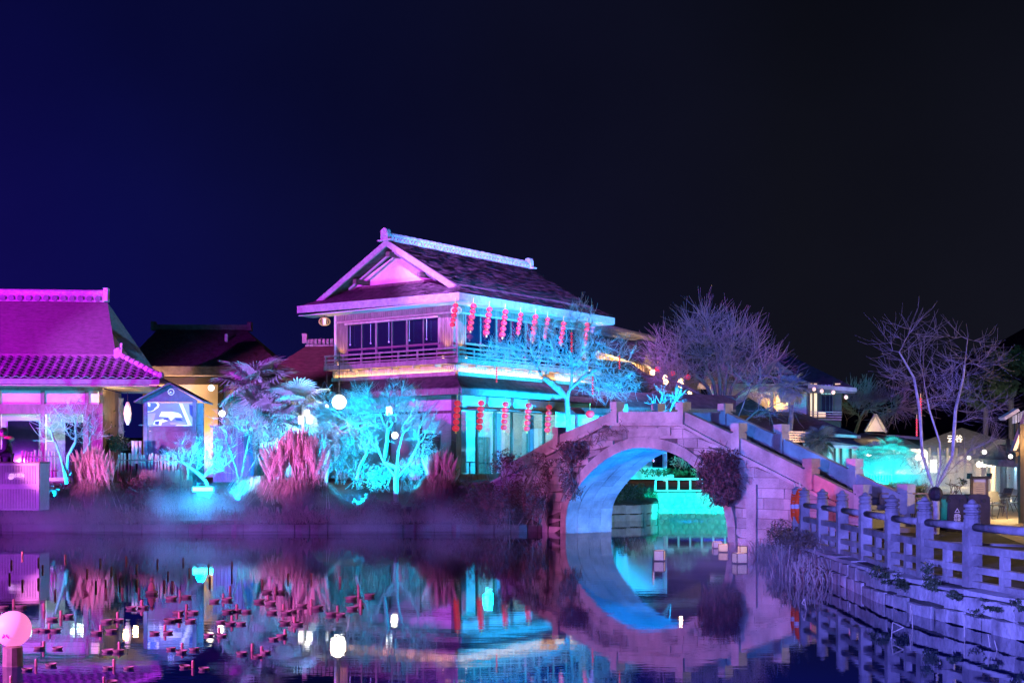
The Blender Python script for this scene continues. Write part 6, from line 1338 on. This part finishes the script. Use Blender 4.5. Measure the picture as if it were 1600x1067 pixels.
def shrub(name, label, blobs, n, size, m, stem=True, clump=1.0, aspect=2.2, cat='shrub'):
    c = blobs[0][0]; t = thing(name, label, cat, (c[0],c[1],c[2]-blobs[0][1][2])); leaves('foliage',m,blobs,n,size,t,clump=clump,aspect=aspect)
    if stem:
        mb = MB(); rng = random.Random(n)
        for b_ in blobs:
            for i in range(9): q = V(b_[0]); e = q+V((rng.gauss(0,.5)*b_[1][0], rng.gauss(0,.5)*b_[1][1], rng.uniform(.1,.8)*b_[1][2])); f = V((q.x+rng.gauss(0,.2),q.y,q.z-b_[1][2])); mb.tube([f, (f+e)/2+V((rng.gauss(0,.1),0,.1)), e], .012, 4)
        mb.build('stems','bark_dark',t,kind='stuff')
    return t
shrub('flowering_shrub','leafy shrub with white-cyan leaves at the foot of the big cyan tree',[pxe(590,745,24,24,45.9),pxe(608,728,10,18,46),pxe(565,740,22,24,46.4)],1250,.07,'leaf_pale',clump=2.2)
shrub('low_shrub','low dark shrub on the bank below the big cyan tree',[pxe(565,785,30,16,44.6),pxe(610,795,35,12,44.5),pxe(660,790,26,18,44.7)],2200,.08,'leaf_purple')
shrub('low_shrub','low leafy growth behind the left pampas grass',[pxe(235,770,60,26,45.6),pxe(90,775,22,22,45.2),pxe(200,760,40,20,46)],3400,.09,'leaf_purple')
shrub('low_shrub','dark shrub under the upright cyan tree',[pxe(350,785,45,20,45.2),pxe(390,765,30,25,45.6)],2400,.085,'leaf')
shrub('twiggy_shrub','tangled cyan undergrowth behind the left side of the big tree',[pxe(530,715,30,42,47.4),pxe(500,690,22,30,47.8),pxe(560,700,30,30,48.4)],4200,.11,'twig',aspect=7)
shrub('twiggy_shrub','tangled undergrowth behind the right side of the big tree',[pxe(665,715,28,36,47.6),pxe(640,740,22,28,47.2)],2600,.11,'twig',aspect=7)
shrub('ivy_bush','large purple-lit thicket climbing the left end of the bridge',[pxe(765,770,50,48,43.6,1.0),pxe(800,735,50,36,43.2,.9),pxe(835,735,30,30,42.6,.6),pxe(790,795,45,32,43.0,.9),pxe(735,800,38,28,43.9,.9),pxe(835,790,26,32,42.75,.45)],15500,.085,'leaf_purple',clump=1.3)
shrub('hanging_vine','dark vine bunch hanging over the left haunch of the arch',[(tuple(B.pt(.55,-.18,P(0,740,42).z)),(.45,.28,.85)),(tuple(B.pt(.9,-.15,P(0,700,41).z)),(.65,.22,.35)),(tuple(B.pt(.35,-.15,P(0,707,42).z)),(.7,.25,.4))],5200,.085,'leaf_purple',clump=1.2)
vt = MB(); rng = random.Random(5)
for i in range(60):
    u = rng.uniform(-.2,3.0); z = interp(TOPL,u)+rng.uniform(-.35,.05); p = B.pt(u,-.1,z); pts = [p]
    for k in range(5): p = p+B.u*rng.uniform(-.12,.2)+V((0,0,rng.uniform(-.12,.09))); pts.append(p)
    vt.tube(pts, .008, 4)
vt.build('vine_stems','bark_dark',None,label='thin dark vine stems creeping up the left haunch of the bridge',cat='vine',kind='stuff')
ub = B.uz(1128,735,-.2); shrub('round_bush','round dark purple bush growing from the right haunch of the arch',[(tuple(B.pt(ub[0]-.02,-.30,ub[1])),(.60,.42,.55)),(tuple(B.pt(ub[0]+.32,-.28,ub[1]+.12)),(.55,.4,.50)),(tuple(B.pt(ub[0]+.45,-.25,ub[1]-.35)),(.50,.35,.42)),(tuple(B.pt(ub[0]-.30,-.3,ub[1]-.2)),(.42,.35,.48)),(tuple(B.pt(ub[0]-.15,-.3,ub[1]+.42)),(.42,.35,.30)),(tuple(B.pt(ub[0]+.1,-.3,ub[1]-.62)),(.38,.3,.35))],12500,.085,'leaf_purple',clump=.9)
bt = MB(); rng = random.Random(6)
for i in range(150):
    a = rng.uniform(0,6.28); d = B.u*math.cos(a)+V((0,0,math.sin(a)))-B.w*rng.uniform(-.2,.5); c = B.pt(ub[0]+.08,-.3,ub[1]-.05); r_ = rng.uniform(.6,.98); e_ = V((rng.gauss(0,.1),0,-rng.uniform(.0,.22))); bt.tube([c+d*.45, c+d*(r_*.75+.1)+e_*.3, c+d*r_+e_], .005, 3)
bt.build('bush_twigs','leaf_purple',None,label='fine twig tips bristling round the bush on the right of the arch',cat='twigs',kind='stuff')
shrub('waterside_bush','green bush above the curved bank seen through the arch',[pxe(985,772,28,24,55,1.2),pxe(965,785,18,16,53.5,.8),pxe(1015,775,16,14,57)],3600,.1,'leaf',clump=1.1)
shrub('planted_pots','dark row of potted plants on the balustrade behind the arch',[pxe(1000,738,32,7,61.5),pxe(1050,738,36,7,61.5),pxe(1085,742,20,9,61.5)],1500,.12,'leaf',clump=.8,stem=False)
shrub('agave_bush','spiky green bush right of the little house seen through the arch',[pxe(1065,718,24,14,64),pxe(1100,735,20,18,63)],1300,.28,'leaf_pale',aspect=9)
ah = thing('garden_hut', 'turquoise-lit timber hut corner seen through the top of the arch', 'building', P(1015,735,66)); q = P(1012,717,66)
MB().box((q.x,66.5,q.z+.3),(2.0,.2,2.6)).build('wall','room_cyan',ah); MB().box((P(1028,715,66).x,66.3,q.z+.2),(.5,.1,1.5)).build('window','pane',ah); MB().box((P(1039,715,66).x,66.2,q.z+.2),(.12,.2,2.6)).build('post','white',ah); MB().box((q.x-.4,66.2,P(0,732,66).z),(2.4,.1,.12)).build('rail','white',ah)
shrub('courtyard_bush','dark round evergreen bush behind the fork of the right-hand tree',[pxe(1492,760,17,15,37,.6)],1500,.11,'leaf',clump=1.0)
shrub('agave','spiky yellow-green leaves beside the barrier',[pxe(1443,775,16,20,35.5,.4),pxe(1425,768,10,14,37,.4)],260,.42,'leaf_pale',aspect=12,clump=0,stem=False)
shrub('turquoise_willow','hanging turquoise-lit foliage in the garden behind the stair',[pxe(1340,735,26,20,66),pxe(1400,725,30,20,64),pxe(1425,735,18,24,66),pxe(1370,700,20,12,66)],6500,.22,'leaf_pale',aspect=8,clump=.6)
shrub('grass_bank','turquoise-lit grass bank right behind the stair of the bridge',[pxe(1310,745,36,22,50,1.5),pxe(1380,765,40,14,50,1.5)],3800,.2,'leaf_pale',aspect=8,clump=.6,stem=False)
# tufts growing from the quay wall
for i, (px, py, rx, ry) in enumerate(((1408,905,12,18),(1372,895,8,10),(1462,905,20,20),(1498,930,6,7),(1540,945,10,9),(1528,958,6,9),(1388,902,6,9),(1596,950,10,10),(1555,949,7,4))):
    Y = 20.
    for _ in range(30):
        xw = next((a[0]+(b[0]-a[0])*(Y-a[1])/(b[1]-a[1]) for a, b in zip(wl, wl[1:]) if a[1] <= Y <= b[1]), 6.0)-.09; Y += ((xw*F/(px-800))-Y)*.6
    x_ = P(px,py,Y); n_ = ['leftmost small','small','big','tiny','spreading','hanging','narrow','right-edge','thin']
    k = Y/F; rg = random.Random(px); bl_ = [((x_.x-.04+rg.uniform(-.03,.03), Y+rg.uniform(-1,1)*rx*k*1.6, x_.z+rg.uniform(-.9,.9)*ry*k), (.10, rx*k*rg.uniform(.5,1.0), ry*k*rg.uniform(.3,.7))) for _ in range(6)]
    shrub('wall_tuft','%s green tuft on the quay wall below the railing, %s from the left'%(n_[i],ORD[sorted([1408,1372,1462,1498,1540,1528,1388,1596,1555]).index(px)]),bl_,int(26*rx+110),.05,'leaf',clump=3.0,stem=False,cat='plant',aspect=3)
shrub('bank_weeds','tangled violet weeds on the quay by the lifebuoys',[((5.85,27.2,.55),(.28,1.6,.28)),((6.0,29.9,.5),(.3,1.3,.45))],2600,.10,'grass',aspect=6,clump=0,stem=False)
# reeds
rd = MB(); rng = random.Random(12)
for i in range(270):
    f = rng.random(); Y = 31.5-7.5*f; px = rng.gauss(1258,26)+f*18; x = P(px,0,Y).x
    if x > 5.9: x = 5.9-rng.uniform(0,.3)
    h = rng.uniform(.12,.5)*(1 if rng.random() < .8 else 1.4); l_ = V((rng.gauss(0,.10), rng.gauss(0,.1), h)); p0 = V((x,Y,-.05)); rd.tube([p0,p0+l_*.6,p0+l_+V((rng.gauss(0,.05),0,-.02))], .009, 3)
    if rng.random() < .25: rd.tube([p0+l_, p0+l_+V((rng.gauss(0,.12),0,-rng.uniform(.05,.25)))], .007, 3)
rd.build('reeds','reed',None,label='dead pale reeds standing in the water by the foot of the quay',cat='reeds',kind='stuff')
for i, (pts) in enumerate((((1393,997,1395,972),(1395,972,1412,980),(1412,980,1394,988)),((1422,970,1423,945),(1426,980,1425,952)),((1507,995,1507,962),),((1547,1010,1544,990),(1558,1015,1554,1000)),((1257,945,1253,942),(1253,942,1257,935),(1257,935,1260,952)),((1328,948,1328,942),))):
    g = PZ = None; mb = MB(); y_ = max(max(a[1],a[3]) for a in pts); Y = HC*F/(y_-HY)
    for a in pts: mb.tube([P(a[0],a[1],Y),P(a[2],a[3],Y)], .007, 4)
    q = P(pts[0][0],y_,Y); mb.build('broken_reed','reed',None,label='broken reed stalk in open water, %s of the six stray ones from the left'%ORD[[3,4,5-1+0,5,0,1][i] if False else {1393:2,1422:3,1507:4,1547:5,1257:0,1328:1}[pts[0][0]]],cat='reed',loc=(q.x,q.y,0))
# ------------------------------------------------------------------ things on the water
def cube_lantern(px0, px1, y0, y1, label, side, rz, m='paper'):
    Y = HC*F/(y1-HY); s_ = (px1-px0)*Y/F*.82; x = P((px0+px1)/2,0,Y).x; h = (y1-y0)*Y/F; t = thing('water_lantern', label, 'lantern', (x,Y,0), 'cube paper lanterns floating by the arch'); c = V((x,Y,h/2+.01)); e = s_/2
    E = Matrix.Rotation(rz,3,'Z')
    for k in range(4): d = E@V((math.cos(k*PI/2),math.sin(k*PI/2),0)); MB().box(c+d*e*.96,(.006,s_*.94,h*.94),rz+k*PI/2).build('paper_side',side if k in (0,) else m,t)
    for k in range(4): d = E@V((math.cos(k*PI/2+PI/4),math.sin(k*PI/2+PI/4),0)); q = c+d*e*1.41; MB().box(q,(.016,.016,h),rz).build('frame_post','wood',t)
    fr = MB()
    for k in range(4):
        d = E@V((math.cos(k*PI/2),math.sin(k*PI/2),0))
        for z in (-h/2+.008,h/2-.008): fr.box(c+d*e+V((0,0,z)),(.014,s_,.014),rz+k*PI/2)
    fr.build('frame','wood',t); MB().box((x,Y,.0),(s_*1.02,s_*1.02,.03),rz).build('float','wood',t)
    lamp('lantern_candle','POINT',c,None,(1,.5,.2),1.6,size=.03)
    return t
cube_lantern(1021,1040,860,876,'pale cube lantern floating alone in front of the arch','lamp_dim',R(-14),'paper_lit'); cube_lantern(1145,1166,864,880,'white cube lantern nearest the right pier','lamp_dim',R(18),'paper_lit')
cube_lantern(1112,1129,846,856,'leftmost dim cube lantern in the mist by the right pier','lamp_dim',R(0),'paper_lit'); cube_lantern(1121,1139,850,862,'glowing cube lantern overlapping the leftmost one in the mist','lamp_dim',R(-10),'lamp_dim'); cube_lantern(1153,1167,853,865,'small orange-glowing cube lantern just behind the white one','lamp_dim',R(8),'lamp_dim')
# pink globe on a log
Y = HC*F/(1030-HY)*.97; q = P(20,982,Y); r_ = 28*Y/F; t = thing('pink_globe_lamp', 'large glowing pink-white globe lamp with a butterfly print at the lower left corner', 'lamp', (q.x,q.y,0))
mb = MB(); prof = [(max(r_*math.sin(PI*i/20),.005), -r_*math.cos(PI*i/20)) for i in range(21)]; prof = [(a,b) for a, b in prof if b > -r_*.92]; prof = [(prof[0][0]*.9,prof[0][1]-.004)]+prof; mb.lathe(prof, q, 28); mb.build('globe','pink_globe',t,smooth=True)
MB().lathe([(.11,0),(.105,.03),(.10,q.z-r_*.9)], (q.x,q.y,-.02), 12).build('log_stand','terracotta',t)
bfl = MB(); ang = -1.62; n_ = V((math.cos(ang)*.75,math.sin(ang)*.97,-.3)).normalized(); c = q+n_*r_*1.005; ux = V((-n_.y,n_.x,0)).normalized(); uz_ = ux.cross(n_)*1
for s_ in (-1,1):
    bfl.quad(*[c+ux*(s_*x*r_)+uz_*(z*r_)+n_*.003 for x, z in ((.01,.0),(.16,.14),(.22,.10),(.17,-.02),(.02,-.05))]); bfl.quad(*[c+ux*(s_*x*r_)+uz_*(z*r_)+n_*.003 for x, z in ((.01,-.05),(.13,-.05),(.12,-.14),(.04,-.12))])
MP = mat('pink_print', (.6,.02,.35), .6, emit=(1,.03,.5), estr=.5); bfl.build('butterfly_print', MP, t)
# candle floats
cd = MB(); cd.lathe([(.020,0),(.022,.02),(.022,.105),(.016,.118),(.012,.12)], (0,0,0), 10); cdm = mesh_of(cd, 'candle', 'candle'); cu = MB(); cu.lathe([(.055,0),(.070,.010),(.084,.030),(.092,.050),(.080,.050),(.062,.028),(.01,.024)], (0,0,0), 14); cum = mesh_of(cu, 'cup', 'terracotta')
fl1 = [(380,630,(325,425)),(307,710,(235,275,345)),(272,820,(245,360)),(225,930,(170,320)),(68,1035,(150,)),(735,640,(665,740)),(630,720,(605,695)),(745,825,(675,740)),(712,930,(672,805)),(650,1040,(700,)),(885,565,(820,895)),(1030,720,(965,1050)),(1138,830,(1070,1135,1215)),(1205,940,(1155,1275)),(1165,590,(1115,1205)),(1120,640,(1060,1110,1190)),(1395,520,(1340,1420)),(1480,590,(1420,1480,1540)),(1450,660,(1380,1440,1505)),(1370,735,(1305,1385)),(1575,835,(1510,)),(1125,500,(1070,1165)),(85,560,(20,130))]
fl2 = [(510,600,(470,530)),(655,560,(600,645)),(170,590,(100,190,225)),(120,480,(70,150)),(180,745,(110,160)),(240,670,(180,260)),(75,530,(20,90)),(345,560,(285,385)),(640,500,(595,710)),(35,850,(10,60))]
fars = [(140,260),(240,300),(267,345),(72,315),(60,400),(408,280),(627,305),(697,355),(790,290),(853,340),(983,310),(1145,300),(1050,385),(1183,365),(1303,340),(1310,420),(1450,325),(1450,395),(240,430),(140,440),(345,500),(275,590),(600,450),(660,440),(750,440),(855,435),(950,430),(1028,445),(1078,450),(662,490),(765,490),(870,490),(545,370),(1437,480),(1638,435),(1945,400),(2125,420),(2240,470),(1800,400)]
items = [(x/4, 800+y/4, [c/4 for c in cs_]) for x, y, cs_ in fl1]+[(400+x/4, 800+y/4, [400+c/4 for c in cs_]) for x, y, cs_ in fl2]+[(x/4, 800+y/4, []) for x, y in fars]
bands_ = [(0,893,'farthest'),(893,915,'second farthest'),(915,940,'third farthest'),(940,965,'middle'),(965,990,'middle-near'),(990,1015,'third nearest'),(1015,1040,'second nearest'),(1040,1200,'nearest')]
rows = {}
for it in items:
    for a, b, nm in bands_:
        if a <= it[1] < b: rows.setdefault(nm, []).append(it)
cnt_words = ORD+['seventeenth','eighteenth','nineteenth','twentieth','twenty-first','twenty-second']
for nm, L_ in rows.items():
    for i, (px, pyc, cups) in enumerate(sorted(L_)):
        hp_ = 4.5 if pyc < 900 else 5.5 if pyc < 935 else 6.5; yb = pyc+hp_+(1.5 if cups else 0); Y = HC*F/(yb-HY); k = Y/F; x = P(px,0,Y).x; sc_ = hp_*2*k/.13
        t = thing('candle_float', 'reddish candle %s, %s from left in the %s row on the water'%('with clay cups' if cups else 'without cups', cnt_words[i], nm), 'candle float', (x,Y,0), 'candle floats on the pond')
        sc_ = min(sc_, 1.9); inst(cdm, 'candle', t, (x,Y,-.01), (0,random.uniform(-.03,.03),0), (sc_*1.0,sc_*1.0,sc_*1.12)); s2 = max(.62, min(1.15, 7.4*k/.078))
        for j, c in enumerate(cups):
            dy = random.uniform(-.34,.10)*Y/16; cx = P(c,0,Y+dy).x; inst(cum, 'cup', t, (cx,Y+dy,-.008), (random.uniform(-.06,.06),random.uniform(-.06,.06),random.uniform(0,3)), (s2*random.uniform(.9,1.1),)*3)
wbo = thing('pink_wing_float', 'small pink paper wing decoration floating left of the candles', 'water decoration', G(139,925,0)); g = G(139,928,0)
for s_ in range(3): MB().slab([g+V((0,0,.02)), g+V((-.16+.03*s_,0,.16-.07*s_)), g+V((-.10+.03*s_,0,.10-.07*s_))],(0,.01,0)).build('wing','pink_globe' if False else 'candle',wbo)
lf = thing('lotus_figure', 'small dark red seated figure float among the far candles', 'water decoration', G(237,926,0)); g = G(237,928,0)
mb = MB(); mb.lathe([(.09,0),(.11,.03),(.085,.06)], g, 10); mb.build('lotus_base','terracotta',lf); mb = MB(); mb.lathe([(.06,.06),(.065,.10),(.04,.17),(.02,.20)], g, 10); mb.ball(g+V((0,0,.235)), .034, 8, 6); mb.build('figure','candle',lf)
# ------------------------------------------------------------------ stage fog over the water
def fog(name, label, lo, hi, dens, scale, thr, falloff_top, col=(.9,.9,1), seed=0.):
    c = [(a+b)/2 for a, b in zip(lo, hi)]; d = [b-a for a, b in zip(lo, hi)]
    mb = MB(); mb.box(c, d); m = bpy.data.materials.new(name); m.use_nodes = True; nt = m.node_tree; n = nt.nodes; l = nt.links; n.remove(n['Principled BSDF'])
    pv = n.new('ShaderNodeVolumePrincipled'); pv.inputs['Color'].default_value = (*col,1); pv.inputs['Anisotropy'].default_value = .1
    g = n.new('ShaderNodeNewGeometry'); mp = n.new('ShaderNodeMapping'); mp.inputs['Scale'].default_value = (scale,scale,scale*1.3); mp.inputs['Location'].default_value = (seed,seed*.7,0); l.new(g.outputs['Position'], mp.inputs[0])
    no = n.new('ShaderNodeTexNoise'); no.inputs['Scale'].default_value = 1; no.inputs['Detail'].default_value = 3; l.new(mp.outputs[0], no.inputs[0])
    mr = n.new('ShaderNodeMapRange'); mr.inputs[1].default_value = thr; mr.inputs[2].default_value = thr+.28; l.new(no.outputs[0], mr.inputs[0])
    sp = n.new('ShaderNodeSeparateXYZ'); l.new(g.outputs['Position'], sp.inputs[0])
    def edge(out, a, b, x0, x1):
        q = n.new('ShaderNodeMapRange'); q.inputs[1].default_value = x0; q.inputs[2].default_value = x1; q.inputs[3].default_value = a; q.inputs[4].default_value = b; q.interpolation_type = 'SMOOTHSTEP'; l.new(out, q.inputs[0]); return q.outputs[0]
    outs = [mr.outputs[0], edge(sp.outputs[2],1,0,lo[2],hi[2]-.05), edge(sp.outputs[0],0,1,lo[0],lo[0]+d[0]*.18), edge(sp.outputs[0],1,0,hi[0]-d[0]*.18,hi[0]), edge(sp.outputs[1],0,1,lo[1],lo[1]+d[1]*.3), edge(sp.outputs[1],1,0,hi[1]-d[1]*.3,hi[1])]
    cur = outs[0]
    for o in outs[1:]: q = n.new('ShaderNodeMath'); q.operation = 'MULTIPLY'; l.new(cur, q.inputs[0]); l.new(o, q.inputs[1]); cur = q.outputs[0]
    q = n.new('ShaderNodeMath'); q.operation = 'MULTIPLY'; q.inputs[1].default_value = dens; l.new(cur, q.inputs[0]); l.new(q.outputs[0], pv.inputs['Density']); l.new(pv.outputs[0], n['Material Output'].inputs['Volume'])
    o = mb.build(name, m, None, label=label, cat='fog', kind='stuff'); return o
fog('fog','purple stage fog drifting along the planted bank',(-22,40.6,.02),(1.2,45.2,1.6),.42,.55,.38,1)
fog('fog','blue stage fog around the quay reeds and the right pier',(2.5,22,.02),(6.3,35.5,.75),.30,.6,.40,1,seed=3.)

fog('fog','turquoise fog hanging over the garden behind the bridge stair',(13,46,.55),(22.5,64,3.4),.30,.45,.40,1,seed=7.)

fog('fog','cyan-lit fog puff around the glowing floodlight bar',(f1.x-1.9,43.3,.35),(f1.x+1.7,45.6,1.75),1.3,.9,.36,1,seed=11.)

wd = MB(); rng = random.Random(77)
for i in range(5200):
    x = rng.uniform(-22,1.3); y = 43.95+abs(rng.gauss(0,.5)); z = .2+(y-43.95)*.25; h = rng.uniform(.1,.45)*(1 if rng.random() < .85 else 1.7); dx = rng.gauss(0,.12); dy = -rng.uniform(0,.35)
    p0, p1, p2 = V((x,y,z)), V((x+dx*.5,y+dy*.5,z+h*.8)), V((x+dx*1.4,y+dy,z+h*rng.uniform(.1,.95))); s_ = V((.008,0,0)); wd.add([p0-s_,p0+s_,p1+s_,p1-s_,p2],[(0,1,2,3),(3,2,4)])
wd.build('waterside_grass','grass',None,label='ragged dry grass hanging over the garden bank edge',cat='grass',kind='stuff')
